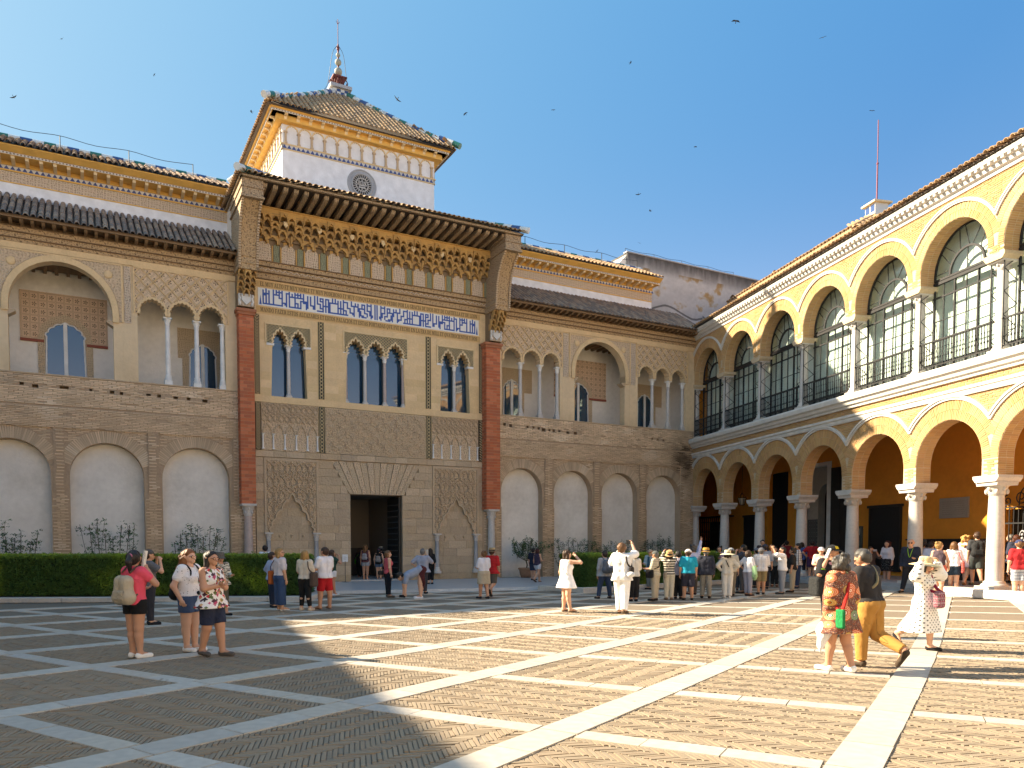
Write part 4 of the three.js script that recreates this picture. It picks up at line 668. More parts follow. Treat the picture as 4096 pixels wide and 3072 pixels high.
// ---------------------------------------------------------------- tower with tiled pyramid roof, and the old wall behind
{
  const x0 = -2.38, x1 = 5.03, zf = -2, D = 7.41, cx = 1.325, cz = zf - D / 2, top = 20.66;
  const t = thing('mirador_tower', 'white square tower with blind arcade, round pierced window and pyramid tile roof', 'tower', FA);
  part(t, 'wall', box(x0, x1, 14.5, top, zf - D, zf), mk.whiteCool);
  part(t, 'cornice_core', box(x0 - 0.3, x1 + 0.3, 20.66, 20.9, zf - D - 0.3, zf + 0.3), mk.ochreLight);
  const side = (ry) => { const s = new THREE.Group(); s.name = numbered('tower_side'); s.position.set(cx, 0, cz); s.rotation.y = ry; t.add(s); return s; };
  const h = D / 2, tri = slab([[-0.1, 0], [0.1, 0], [0, 0.155]], 0, 0.02), brk = metreUV(merge([slab([[-0.02, 20.68], [0.3, 20.72], [0.34, 20.82], [0.5, 20.84], [0.52, 20.92], [-0.02, 20.92]].map(p => [-p[0], p[1]]), -0.07, 0.07).rotateY(PI / 2)]));
  [0, -PI / 2, PI / 2].forEach((ry, q) => {
    const s = side(ry), F = h;
    part(s, 'tile_band', [box(-h - 0.03, h + 0.03, 19.56, 19.76, F - 0.1, F + 0.03)], mk.trim);
    part(s, 'band_moulding', [box(-h - 0.05, h + 0.05, 19.74, 19.79, F - 0.1, F + 0.07), box(-h - 0.04, h + 0.04, 19.53, 19.56, F - 0.1, F + 0.05)], mk.cream);
    for (let x = -h + 0.1; x < h; x += 0.21) { const m = shadows(new THREE.Mesh(tri, mk.blue)); m.position.set(x, 19.575, F + 0.025); m.name = numbered('blue_tile'); s.add(m); }
    const n = 12, p = (D - 0.3) / n;
    for (let k = 0; k <= n; k++) { const x = -h + 0.15 + p * k; part(s, 'colonnette', [box(x - 0.045, x + 0.045, 19.79, 20.28, F - 0.02, F + 0.07), box(x - 0.08, x + 0.08, 20.26, 20.33, F - 0.02, F + 0.09), box(x - 0.07, x + 0.07, 19.78, 19.86, F - 0.02, F + 0.085)], mk.stone); if (k < n) part(s, 'blind_arch', ring(arch(x + p / 2, 20.35, p / 2 - 0.01, 20.32), lobed(x + p / 2, 20.35, p / 2 - 0.04, 0.25, 7, 0.13, 20.32, 0.1), F - 0.01, F + 0.05), mk.cream); }
    part(s, 'cornice', [box(-h - 0.02, h + 0.02, 20.64, 20.72, F - 0.2, F + 0.05), box(-h - 0.5, h + 0.5, 20.9, 20.96, F - 0.6, F + 0.56), slab([[-0.54, 20.96], [-0.72, 21.06], [0.6, 21.06], [0.6, 20.96]], -h - 0.6, h + 0.6).rotateY(PI / 2).translate(0, 0, F)], mk.ochreLight);
    for (let k = 0; k <= 13; k++) { const m = shadows(new THREE.Mesh(brk, mk.cream)); m.position.set(-h + 0.1 + k * (D - 0.2) / 13, 0, F); m.name = numbered('bracket'); s.add(m); }
    part(s, 'beaded_strip', box(-h - 0.54, h + 0.54, 20.88, 20.955, F + 0.54, F + 0.575), mk.trim);
    part(s, 'bead', Array.from({ length: 68 }, (_, i) => box(-h - 0.5 + i * 0.124, -h - 0.44 + i * 0.124, 20.9, 20.935, F + 0.57, F + 0.585)), mk.stuccoDark, { kind: 'stuff' });
    tileField(s, -4.5, 4.5, 4.52, 21.09, 0.4, 24.45, mk.tileSunTone, { sp: 0.25, ex: 0.36, clip: (x, r) => Math.abs(x) < 4.5 * (1 - r) + 0.32, cap: q ? 20 : 260 });
  });
  part(t, 'roof_deck', new THREE.ConeGeometry(4.5 * Math.SQRT2, 3.55, 4, 1, false).rotateY(PI / 4).translate(cx, 21.02 + 1.775, cz), tileBed);
  const rg = new THREE.CylinderGeometry(0.13, 0.15, 0.42, 10); let gi = 0;
  for (const [sx, sz] of [[-1, 1], [1, 1], [-1, -1], [1, -1]]) { const a = V3(cx + sx * 4.55, 21.2, cz + sz * 4.55), b = V3(cx + sx * 0.35, 24.62, cz + sz * 0.35), dir = b.clone().sub(a).normalize(); for (let k = 0; k < 17; k++) { const m = shadows(new THREE.Mesh(rg, mk.glaze[gi++ % 4])); const f = k / 16.6; m.position.lerpVectors(a, b, f); m.position.y += (k < 3 ? 0.1 - k * 0.035 : -0.1 * Math.sin(f * PI)); m.quaternion.setFromUnitVectors(V3(0, 1, 0), dir); m.name = numbered('hip_tile'); t.add(m); } }
  // round window
  const rw = group(t, 'round_window'); rw.position.set(cx, 18.72, zf);
  const disc = (r, z0, z1, n = 40) => new THREE.CylinderGeometry(r, r, z1 - z0, n).rotateX(PI / 2).translate(0, 0, (z0 + z1) / 2);
  part(rw, 'ring', [new THREE.TorusGeometry(0.68, 0.04, 8, 40), new THREE.TorusGeometry(0.5, 0.05, 8, 36).translate(0, 0, 0.02), new THREE.RingGeometry(0.44, 0.68, 40).translate(0, 0, 0.012)], mk.marbleGrey);
  part(rw, 'opening', disc(0.44, -0.02, 0.006), mk.black);
  const tr = []; for (let k = 0; k < 24; k++) { const a = k * PI / 12; tr.push(rod(V3(Math.cos(a) * 0.3, Math.sin(a) * 0.3, 0.03), V3(Math.cos(a) * 0.46, Math.sin(a) * 0.46, 0.03), 0.018, 5)); }
  tr.push(new THREE.TorusGeometry(0.3, 0.022, 6, 30).translate(0, 0, 0.03));
  tr.push(box(-0.15, 0.15, -0.16, -0.1, 0.02, 0.05), box(-0.13, 0.13, -0.06, -0.02, 0.02, 0.05)); for (let k = -2; k <= 2; k++) tr.push(rod(V3(k * 0.055, -0.03, 0.035), V3(k * 0.085, 0.11 - Math.abs(k) * 0.02, 0.035), 0.02, 5), new THREE.SphereGeometry(0.028, 6, 5).translate(k * 0.085, 0.13 - Math.abs(k) * 0.02, 0.035));
  for (let k = 0; k < 8; k++) { const a = k * PI / 4 + 0.39; tr.push(new THREE.TorusGeometry(0.07, 0.015, 5, 12).translate(Math.cos(a) * 0.22, Math.sin(a) * 0.22, 0.03)); }
  part(rw, 'tracery', tr, mk.marble);
  // lantern base, iron crown, spheres and rod on the roof top
  part(t, 'finial_base', [box(cx - 0.42, cx + 0.42, 24.3, 24.82, cz - 0.42, cz + 0.42), box(cx - 0.55, cx + 0.55, 24.8, 24.96, cz - 0.55, cz + 0.55)], mk.marbleGrey);
  for (let k = 0; k < 4; k++) for (const f of [0, 1]) part(t, 'glazed_tile', box(cx - 0.4 + k * 0.2, cx - 0.22 + k * 0.2, 24.5 + f * 0.14, 24.62 + f * 0.14, cz + 0.41, cz + 0.43), mk.glaze[(k + f) % 2 ? 0 : 3]);
  const fin = group(t, 'finial'), iron = M([0.14, 0.04, 0.04], { roughness: 0.6, metalness: 0.3 });
  const cage = [box(cx - 0.36, cx + 0.36, 25.44, 25.5, cz - 0.36, cz + 0.36)]; for (let k = 0; k < 12; k++) { const a = k * PI / 6; cage.push(rod(V3(cx + Math.cos(a) * 0.3, 24.96, cz + Math.sin(a) * 0.3), V3(cx + Math.cos(a) * 0.26, 25.46, cz + Math.sin(a) * 0.26), 0.025, 5)); }
  for (let k = 0; k < 10; k++) { const a = k * PI / 5; cage.push(tube([[cx + Math.cos(a) * 0.3, 25.1, cz + Math.sin(a) * 0.3], [cx + Math.cos(a) * 0.5, 25.2, cz + Math.sin(a) * 0.5], [cx + Math.cos(a) * 0.4, 25.38, cz + Math.sin(a) * 0.4]], 0.022, 5, 8)); }
  part(fin, 'iron_crown', cage, iron);
  part(fin, 'ball', [new THREE.SphereGeometry(0.2, 16, 12).translate(cx, 25.85, cz), new THREE.SphereGeometry(0.165, 16, 12).translate(cx, 26.32, cz), new THREE.SphereGeometry(0.11, 14, 10).translate(cx, 26.68, cz)], M([0.3, 0.31, 0.26], { roughness: 0.6 }));
  part(fin, 'rod', [rod(V3(cx, 24.9, cz), V3(cx, 27.2, cz), 0.045, 8), rod(V3(cx, 27.1, cz), V3(cx, 28.45, cz), 0.018, 6), new THREE.SphereGeometry(0.08, 8, 6).scale(1, 1.9, 1).translate(cx, 27.02, cz), rod(V3(cx, 28.2, cz), V3(cx + 0.09, 28.36, cz), 0.012, 4), rod(V3(cx, 28.2, cz), V3(cx - 0.09, 28.36, cz), 0.012, 4)], iron);
  part(fin, 'stay_wire', [-1, 1].map(s => tube([[cx, 27.18, cz], [cx + s * 0.24, 26.85, cz], [cx + s * 0.62, 24.95, cz], [cx + s * 1.3, 24.2, cz + 0.6]], 0.012, 4, 20)), mk.iron);
}
{
  const t = thing('weathered_building', 'tall weathered white building with stained top edge and flaking plaster behind the right wing', 'old building', FA);
  const stainTex = dataTex(512, 512, (u, v) => {
    const n = tileNoise(u, v, 5, 12), f = tileNoise(u, v, 24, 13), d = Math.max(0, (v - 0.8) * 5) * (0.35 + 0.9 * tileNoise(u, v * 0.2, 18, 14)), k = 0.86 + 0.2 * (n - 0.5) + 0.12 * (f - 0.5);
    let c = [k * 0.97, k * 0.96, k * 0.95]; if (n > 0.56 && v < 0.86 && v > 0.42) { const m = Math.min(1, (n - 0.56) * 9); c = [c[0] * (1 - 0.14 * m), c[1] * (1 - 0.28 * m), c[2] * (1 - 0.5 * m)]; }
    const s = Math.min(0.75, d); const cr = Math.abs(v - 0.42 + 0.05 * Math.sin(u * 9) + 0.03 * (n - 0.5)) < 0.012 ? 0.6 : 1; return c.map((q, i) => q * (1 - s) * cr + s * [0.2, 0.19, 0.18][i]);
  }, 0, true); stainTex.wrapT = THREE.ClampToEdgeWrapping;
  const x0 = 18.43, x1 = 34, y0 = 14, y1 = 19.23, z = -4, g = merge([box(x0, x1, y0, y1, z - 6, z)]), p = g.attributes.position, uv = g.attributes.uv;
  for (let i = 0; i < p.count; i++) uv.setXY(i, (p.getX(i) - x0 + (p.getZ(i) - z) * 0.7) / 6, Math.min(0.995, (p.getY(i) - y0) / (y1 - y0)));
  part(t, 'wall', g, M([0.72, 0.72, 0.72], { map: stainTex, bumpMap: bumpTex, bumpScale: 0.02 }), { keepUV: true });
  part(t, 'coping', [box(x0 - 0.05, x1, y1, y1 + 0.07, z - 0.3, z + 0.04)], mk.marbleGrey);
  part(t, 'side_buttress', slab([[-0.6, 14], [0, 14], [0, 19.1], [-0.6, 18.45]].map(q => [q[0] + x0, q[1]]), z - 3, z - 0.1), mk.white);
  const w = []; for (let k = 0; k < 9; k++) w.push([x0 + k * 1.1, y1 + 0.3 - (k & 1) * 0.07, z - 0.2]); part(t, 'conductor_wire', tube(w, 0.012, 4, 40), mk.iron);
  part(t, 'conductor_post', w.filter((_, k) => !(k & 1)).map(q => rod(V3(q[0], y1, q[2]), V3(...q), 0.014, 5)), mk.iron);
  // low white ridge that climbs to it
  part(t, 'ridge_wall', slab([[16.3, 16.5], [18.3, 16.5], [18.3, 18.0], [17.2, 18.05], [14.5, 18.3], [14.5, 16.5]].map(q => q), -4.6, -4.1), mk.white);
}
// ---------------------------------------------------------------- two storey brick arcade on the right
{
  const t = thing('arcade_building', 'two storey brick arcade with white mouldings, marble columns and tall glazed upper arches', 'arcade', FB);
  const NB = 8, P = 3.52, S1 = NB * P + 0.4, SL = -0.55;
  const cs = Array.from({ length: NB }, (_, k) => P * (k + 0.5)), r = 1.45;
  const brickB = (x, y) => { const n = noise.noise(x * 0.7, y * 1.3, 5), f = rr(0.86, 1.12) * (1 + 0.16 * n); return new THREE.Color().setRGB(0.5 * f, 0.3 * f * rr(0.95, 1.05), 0.125 * f * rr(0.9, 1.1)).lerp(new THREE.Color(0.52, 0.38, 0.22), n > 0.25 ? 0.4 : 0.08); };
  const matsB = [[0.5, 0.3, 0.125], [0.455, 0.27, 0.11], [0.54, 0.335, 0.15], [0.48, 0.305, 0.14]].map(c => M(c, { roughness: 0.9 }));
  const low = cs.map(c => arch(c, 4.45, r, 3.885)), up = cs.map(c => arch(c, 11.08, r, 10.8));
  part(t, 'lower_arch_wall', slab(outline(SL, S1, 3.885, 7.14, low), -0.62, -0.012), mk.brickMortarB);
  part(t, 'upper_arch_wall', slab(outline(SL, S1, 10.8, 13.3, up), -0.62, -0.012), mk.brickMortarB);
  const list = [], zF = -0.02;
  const inO = (L, x, y) => L.some(p => inPoly(p, x, y)), near = (x, y, cy, R) => cs.some(c => (y > cy ? Math.hypot(x - c, y - cy) < R : Math.abs(x - c) < R && false));
  for (const [L, cy, y0, y1, R] of [[low, 4.45, 3.89, 6.6, 2.11], [up, 11.08, 10.81, 13.28, 1.93]]) {
    courses(list, SL, S1, y0, y1, zF, { L: 0.27, h: 0.048, pitch: 0.066, dz: 0.003, test: (x, y, l) => !inO(L, x - l * 0.45, y) && !inO(L, x + l * 0.45, y) && !near(x - l * 0.3, y, cy, R) && !near(x + l * 0.3, y, cy, R), color: brickB });
    for (const c of cs) { voussoirs(list, c, cy, r + 0.005, R - 0.005, zF, { a0: 0, a1: PI, rings: 2, th: 0.066, color: brickB, test: (x) => Math.abs(x - c) < P / 2 + 0.01 }); 
      // soffit bricks of the arch
      const n = Math.round(PI * r / 0.066); for (let i = 0; i < n; i++) { const a = PI * (i + 0.5) / n; for (const z of [-0.17, -0.46]) list.push({ m: mtx(c + (r + 0.018) * Math.cos(a), cy + (r + 0.018) * Math.sin(a), z + rr(-0.01, 0.01), 0.05, PI * r / n - 0.014, 0.27, 0, 0, a), c: brickB(c + Math.cos(a), cy), k: 1 }); }
      for (const sx of [-1, 1]) for (let y = y0 + 0.035; y < cy - 0.02; y += 0.066) for (const z of [-0.17, -0.46]) list.push({ m: mtx(c + sx * (r + 0.018), y, z, 0.05, 0.05, 0.27), c: brickB(c, y), k: 2 });
    }
  }
  courses(list, SL, S1, 6.89, 7.14, zF, { L: 0.27, h: 0.048, pitch: 0.066, dz: 0.003, test: () => true, color: (x, y) => brickB(x, y).multiplyScalar(0.95) });
  for (const e of list) if (e.k >= 0 && e.c) { let b = 0, d = 9; matsB.forEach((m, i) => { const q = Math.abs(m.color.r - e.c.r) + Math.abs(m.color.b - e.c.b); if (q < d) { d = q; b = i; } }); e.k = b; }
  pieces(t, 'brick', unitBrick, matsB, list, 300);
  // mouldings
  const prof = (pts, a = SL - 0.02, b = S1) => slab(pts.map(p => [-p[0], p[1]]), 0, b - a).rotateY(PI / 2).translate(a, 0, 0);
  part(t, 'string_course', [prof([[-0.05, 6.6], [0.07, 6.6], [0.1, 6.68], [0.1, 6.74], [0.15, 6.78], [0.15, 6.87], [-0.05, 6.89]])], mk.trim);
  part(t, 'gallery_ledge', [prof([[-0.65, 7.14], [0.1, 7.14], [0.12, 7.22], [0.2, 7.26], [0.24, 7.36], [0.34, 7.42], [0.36, 7.58], [0.3, 7.66], [-0.65, 7.75]])], mk.trim);
  part(t, 'cornice', [prof([[-0.65, 13.24], [0.05, 13.24], [0.07, 13.34], [0.16, 13.38], [0.2, 13.5], [0.34, 13.58], [0.38, 13.7], [-0.65, 13.74]])], mk.trim);
  const den = new THREE.BoxGeometry(0.1, 0.07, 0.12); for (let s = 0.1; s < S1; s += 0.25) { if (s > 24.5) break; const m = shadows(new THREE.Mesh(den, mk.trim)); m.position.set(s, 13.53, 0.27); m.name = numbered('dentil'); t.add(m); }
  const hood = (c, cy, R0, R1) => { const a0 = Math.acos(Math.min(1, (P / 2) / ((R0 + R1) / 2))), n = 22, o = [], i = []; for (let k = 0; k <= n; k++) { const a = a0 + (PI - 2 * a0) * k / n; o.push([c + R1 * Math.cos(a), cy + R1 * Math.sin(a)]); i.push([c + R0 * Math.cos(a), cy + R0 * Math.sin(a)]); } return [...o, ...i.reverse()]; };
  for (const c of cs) { part(t, 'hood_moulding', [slab(hood(c, 4.45, 2.11, 2.19), -0.03, 0.06), slab(hood(c, 4.45, 2.185, 2.25), -0.03, 0.1)], mk.trim); part(t, 'hood_moulding', [slab(hood(c, 11.02, 1.99, 2.05), -0.03, 0.06), slab(hood(c, 11.02, 2.045, 2.09), -0.03, 0.09)], mk.trim); }
  // columns
  for (let k = 0; k <= NB; k++) {
    const s = k * P, c = column(t, s, -0.31, 0.28, 3.62, 0.262, [mk.marble, mk.marble], { ch: 0.34, aw: 0.4, bh: 0.26 });
    part(c, 'impost', [box(-0.42, 0.42, 3.62, 3.68, -0.4, 0.4), slab([[-0.4, 3.68], [0.4, 3.68], [0.5, 3.8], [0.5, 3.884], [-0.5, 3.884], [-0.5, 3.8]], -0.48, 0.46)], mk.marble);
    const u = column(t, s, -0.31, 7.72, 10.58, 0.185, [mk.marble, mk.marble], { ch: 0.26, aw: 0.3, bh: 0.3 });
    part(u, 'impost', [slab([[-0.3, 10.58], [0.3, 10.58], [0.4, 10.7], [0.4, 10.798], [-0.4, 10.798], [-0.4, 10.7]], -0.38, 0.36)], mk.brickMortarB);
  }
  // glazing of the upper gallery
  const bal = metreUV(merge([rod(V3(0, 7.92, 0), V3(0, 8.74, 0), 0.016, 6), new THREE.SphereGeometry(0.032, 7, 5).scale(1, 1.6, 1).translate(0, 8.2, 0), new THREE.SphereGeometry(0.028, 7, 5).translate(0, 8.5, 0), new THREE.SphereGeometry(0.028, 7, 5).translate(0, 7.98, 0)]));
  cs.forEach((c, k) => {
    const z = -0.62, g = group(t, 'glazed_screen'), b = [];
    part(g, 'pane', slab([...arch(c, 11.08, 1.5, 7.75)], z - 0.012, z - 0.008), mk.pane);
    b.push(box(c - 1.5, c + 1.5, 10.82, 10.92, z - 0.05, z + 0.07), box(c - 1.5, c + 1.5, 10.95, 11.02, z - 0.05, z + 0.05), box(c - 1.5, c + 1.5, 10.36, 10.41, z - 0.02, z + 0.04));
    for (const y of [9.55, 8.86]) b.push(box(c - 1.45, c + 1.45, y, y + 0.022, z - 0.01, z + 0.03));
    for (const x of [-1.42, -0.5, 0.5, 1.42]) b.push(box(c + x - 0.025, c + x + 0.025, 7.75, 10.85, z - 0.02, z + 0.05));
    for (const x of [-1.0, 0, 1.0]) b.push(box(c + x - 0.012, c + x + 0.012, 7.75, 10.85, z - 0.01, z + 0.03));
    b.push(ring(arch(c, 11.0, 0.78, 11.0), arch(c, 11.0, 0.71, 11.0), z - 0.02, z + 0.05), ring(arch(c, 11.08, 1.47, 11.0), arch(c, 11.08, 1.4, 11.0), z - 0.02, z + 0.05));
    for (let q = 0; q < 9; q++) { const a = PI * (q + 0.5) / 9, e = (q & 1 ? 0.09 : -0.09); b.push(bar2(c + 0.76 * Math.cos(a + e), 11.0 + 0.76 * Math.sin(a + e), c + 1.45 * Math.cos(a - e), 11.05 + 1.45 * Math.sin(a - e), 0.016, z - 0.008, z + 0.02)); }
    b.push(box(c - 0.01, c + 0.01, 11.0, 11.75, z - 0.01, z + 0.02));
    part(g, 'frame', b, mk.iron);
    for (const sx of [-1, 1]) { const lt = []; for (let y = 7.8, q = 0; y < 10.6; y += 0.36, q++) lt.push(barGeo(V3(c + sx * 1.52, y, q & 1 ? -0.12 : z), V3(c + sx * 1.52, y + 0.36, q & 1 ? z : -0.12), 0.02));
    lt.push(box(c + sx * 1.52 - 0.012, c + sx * 1.52 + 0.012, 7.75, 10.8, -0.13, -0.1)); part(g, 'side_lattice', lt, mk.iron); }
    part(t, 'blind', [box(c - 1.74, c + 1.74, 8.25, 12.9, -1.04, -1.0)], mk.blind);
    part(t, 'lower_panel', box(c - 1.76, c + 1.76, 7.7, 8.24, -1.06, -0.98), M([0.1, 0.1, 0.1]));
    const rl = group(t, 'railing');
    part(rl, 'rail', [box(c - 1.6, c + 1.6, 8.74, 8.79, -0.2, -0.14), box(c - 1.56, c + 1.56, 7.9, 7.93, -0.19, -0.15)], mk.iron);
    for (let q = 0; q < 25; q++) { const m = shadows(new THREE.Mesh(bal, mk.iron)); m.position.set(c - 1.5 + q * 0.125, 0, -0.17); m.name = numbered('baluster'); rl.add(m); }
  });
  // roof
  part(t, 'roof_deck', prof([[0.42, 13.75], [0.42, 13.79], [-5, 15.6], [-12, 13.7]]), tileBed);
  tileField(t, SL - 0.1, S1, 0.5, 13.8, -5, 15.62, mk.tileSunTone, { sp: 0.25, ex: 0.4, cap: 240 });
  // portico and gallery behind the arches
  const zb = -4.2, fl = 0.28;
  part(t, 'portico_floor', [box(-12, S1, 0, fl, zb - 0.3, 0.1), box(-0.6, 19.4, 0.001, 0.16, 0.1, 0.34)], mk.marbleGrey);
  part(t, 'portico_step', [new RoundedBoxGeometry(S1 - 19.6, fl, 0.6, 3, 0.04).translate((S1 + 19.6) / 2, fl / 2 + 0.003, 0.2)], mk.trim);
  const holes = [rect(1.3, 3.36, fl, 5.72), rect(4.3, 7.18, fl, 5.85), rect(17.6, 20.2, 0.5, 3.0)];
  part(t, 'portico_wall', slab(rect(-12, S1, 0, 7.1), zb - 0.35, zb, holes), mk.ochre);
  part(t, 'portico_ceiling', [box(-12, S1, 6.6, 6.75, zb, -0.62)], mk.ochre);
  part(t, 'portico_end_wall', [box(-12.3, -12, 0, 7.1, zb - 0.3, -0.3), box(-12.3, -0.56, 0, 13.6, -0.62, -0.35), box(-0.8, -0.56, 7.1, 13.6, zb, -0.62)], mk.ochre);
  part(t, 'gallery_floor', box(SL, S1, 7.14, 7.7, zb, -0.62), mk.trim);
  part(t, 'gallery_wall', [box(SL, S1, 7.7, 13.6, zb - 0.35, zb), box(SL, S1, 13.2, 13.4, zb, -0.62)], mk.paint);
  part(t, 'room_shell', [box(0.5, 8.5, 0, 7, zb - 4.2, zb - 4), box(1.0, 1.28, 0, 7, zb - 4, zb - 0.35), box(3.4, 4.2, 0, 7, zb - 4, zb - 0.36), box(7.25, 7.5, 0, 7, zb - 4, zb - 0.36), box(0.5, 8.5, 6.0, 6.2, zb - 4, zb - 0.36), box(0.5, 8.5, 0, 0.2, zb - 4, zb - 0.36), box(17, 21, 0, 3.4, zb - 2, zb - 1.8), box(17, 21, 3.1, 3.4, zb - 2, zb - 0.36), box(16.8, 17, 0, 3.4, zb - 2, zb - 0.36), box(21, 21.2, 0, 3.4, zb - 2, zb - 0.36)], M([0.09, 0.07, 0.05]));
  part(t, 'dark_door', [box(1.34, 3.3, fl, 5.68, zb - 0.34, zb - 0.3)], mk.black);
  // white portal with an arch inside it, tile dado
  const wp = group(t, 'white_portal');
  part(wp, 'wall', slab(outline(4.3, 7.18, fl, 5.85, [arch(6.1, 4.1, 0.72, fl)]), zb - 0.9, zb - 0.5), M([0.5, 0.47, 0.42], { map: blotchTex }));
  part(wp, 'jamb', [box(6.85, 7.18, fl, 5.85, zb - 0.4, zb + 0.03), box(4.3, 4.5, fl, 5.85, zb - 0.4, zb + 0.03), box(4.3, 7.18, 5.7, 5.87, zb - 0.4, zb + 0.03)], mk.paint);
  const dado = dataTex(64, 64, (u, v) => { const a = Math.abs(((u * 4) % 1) - 0.5) + Math.abs(((v * 4) % 1) - 0.5); return a < 0.22 ? [0.5, 0.5, 0.45] : a < 0.4 ? [0.08, 0.13, 0.12] : [0.2, 0.2, 0.2]; }, 0.8);
  part(wp, 'tile_dado', [box(4.52, 5.36, fl, 3.0, zb - 0.5, zb - 0.47)], M([0.5, 0.5, 0.5], { map: dado, roughness: 0.4 }));
  const dl = group(t, 'open_door'); part(dl, 'leaf', [box(7.3, 8.9, fl, 5.5, zb + 0.02, zb + 0.12)], mk.darkDoor);
  part(dl, 'panel_moulding', [1, 2.2, 3.4, 4.6].flatMap(y => [box(7.45, 8.05, y, y + 0.8, zb + 0.12, zb + 0.15), box(8.15, 8.75, y, y + 0.8, zb + 0.12, zb + 0.15)]), mk.darkDoor);
  // doors, grilles, iron gate
  const door = (a, b, y1, y0 = fl) => { const d = group(t, 'door'); part(d, 'leaf', [box(a, b, y0, y1, zb, zb + 0.06)], mk.black); part(d, 'frame', [box(a - 0.08, a, y0, y1 + 0.1, zb, zb + 0.1), box(b, b + 0.08, y0, y1 + 0.1, zb, zb + 0.1), box(a - 0.16, b + 0.16, y1, y1 + 0.12, zb, zb + 0.14)], mk.darkDoor); };
  door(-1.1, 0.85, 3.3); door(10.22, 12.15, 3.36, 0.46);
  const grille = (a, b, y0, y1, n) => { const g = group(t, 'window_grille'); part(g, 'opening', box(a + 0.7, b - 0.7, y0, y1 - 0.3, zb, zb + 0.02), mk.black); const bars = []; for (let i = 0; i <= n; i++) bars.push(rod(V3(a + (b - a) * i / n, y0, zb + 0.3), V3(a + (b - a) * i / n, y1, zb + 0.3), 0.02, 5)); for (let y = y0 + 0.1; y <= y1; y += 0.62) bars.push(box(a, b, y, y + 0.04, zb + 0.28, zb + 0.32)); bars.push(box(a - 0.1, b + 0.1, y1, y1 + 0.08, zb, zb + 0.36)); part(g, 'bars', bars, mk.iron); };
  grille(-6.4, -2.6, 0.5, 3.4, 14);
  const gate = group(t, 'iron_gate'), gb = []; for (let i = 0; i <= 15; i++) gb.push(rod(V3(17.4 + i * 0.2, 0.5, zb + 0.2), V3(17.4 + i * 0.2, 3.06, zb + 0.2), 0.02, 6)); for (const y of [0.6, 1.5, 2.45, 3.03]) gb.push(box(17.36, 20.44, y, y + 0.05, zb + 0.18, zb + 0.23));
  part(gate, 'bars', gb, mk.iron);
  const sc = [], spiral = (x, y, r0, s, turn) => { const p = []; for (let i = 0; i <= 26; i++) { const a = turn + s * i * 0.36, q = r0 * (1 - i / 32); p.push([x + q * Math.cos(a), y + q * Math.sin(a), zb + 0.2]); } return tube(p, 0.022, 5, 40); };
  for (const s of [-1, 1]) { sc.push(spiral(18.9 + s * 0.42, 3.42, 0.26, s, s > 0 ? PI : 0), spiral(18.9 + s * 1.0, 3.3, 0.22, -s, PI / 2), spiral(18.9 + s * 1.28, 3.25, 0.16, s, 0), tube([[18.9 + s * 0.5, 3.1, zb + 0.2], [18.9 + s * 0.42, 3.6, zb + 0.2], [18.9 + s * 0.12, 3.9, zb + 0.2]], 0.024, 5, 14)); for (let k = 0; k < 4; k++) sc.push(tube([[18.9 + s * 1.35, 3.1, zb + 0.2], [18.9 + s * (1.3 + k * 0.05), 3.4, zb + 0.2], [18.9 + s * (1.18 + k * 0.1), 3.62, zb + 0.2]], 0.016, 4, 8)); }
  sc.push(slab([[0, 0], [0.14, 0.16], [0, 0.32], [-0.14, 0.16]], 0, 0.02).translate(18.9, 3.7, zb + 0.2), rod(V3(18.9, 3.05, zb + 0.2), V3(18.9, 4.2, zb + 0.2), 0.024, 5), box(18.8, 19.0, 4.06, 4.1, zb + 0.18, zb + 0.22));
  part(gate, 'crest', sc, mk.iron);
  part(gate, 'medallion', [new THREE.TorusGeometry(0.12, 0.016, 5, 20).scale(1, 1.6, 1).translate(18.6, 2.0, zb + 0.22), new THREE.SphereGeometry(0.05, 8, 6).translate(18.6, 2.05, zb + 0.22), new THREE.SphereGeometry(0.05, 8, 6).translate(18.6, 1.92, zb + 0.22)], mk.marbleGrey);
  part(t, 'counter_front', [box(13.1, 16.9, fl, 1.86, zb + 0.25, zb + 0.4), box(13.0, 17.0, 1.86, 1.92, zb + 0.1, zb + 0.46)], mk.black);
}
{ // inscribed stone on the portico wall
  const plaque = thing('stone_plaque', 'grey inscribed stone plaque on the ochre wall beneath the arch right of the black door', 'plaque', FB);
  part(plaque, 'slab', slab(rect(14.44, 15.93, 2.77, 3.57), -4.198, -4.14, [], 0.008), M([0.36, 0.335, 0.3], { map: stoneTex }));
  const rows = []; for (let k = 0; k < 7; k++) for (let x = 14.6; x < 15.75;) { const l = rr(0.05, 0.16); rows.push(box(x, Math.min(15.78, x + l), 2.9 + k * 0.085, 2.925 + k * 0.085, -4.133, -4.13)); x += l + 0.03; }
  part(plaque, 'carved_lettering', rows, M([0.25, 0.23, 0.2]), { kind: 'stuff' });
}
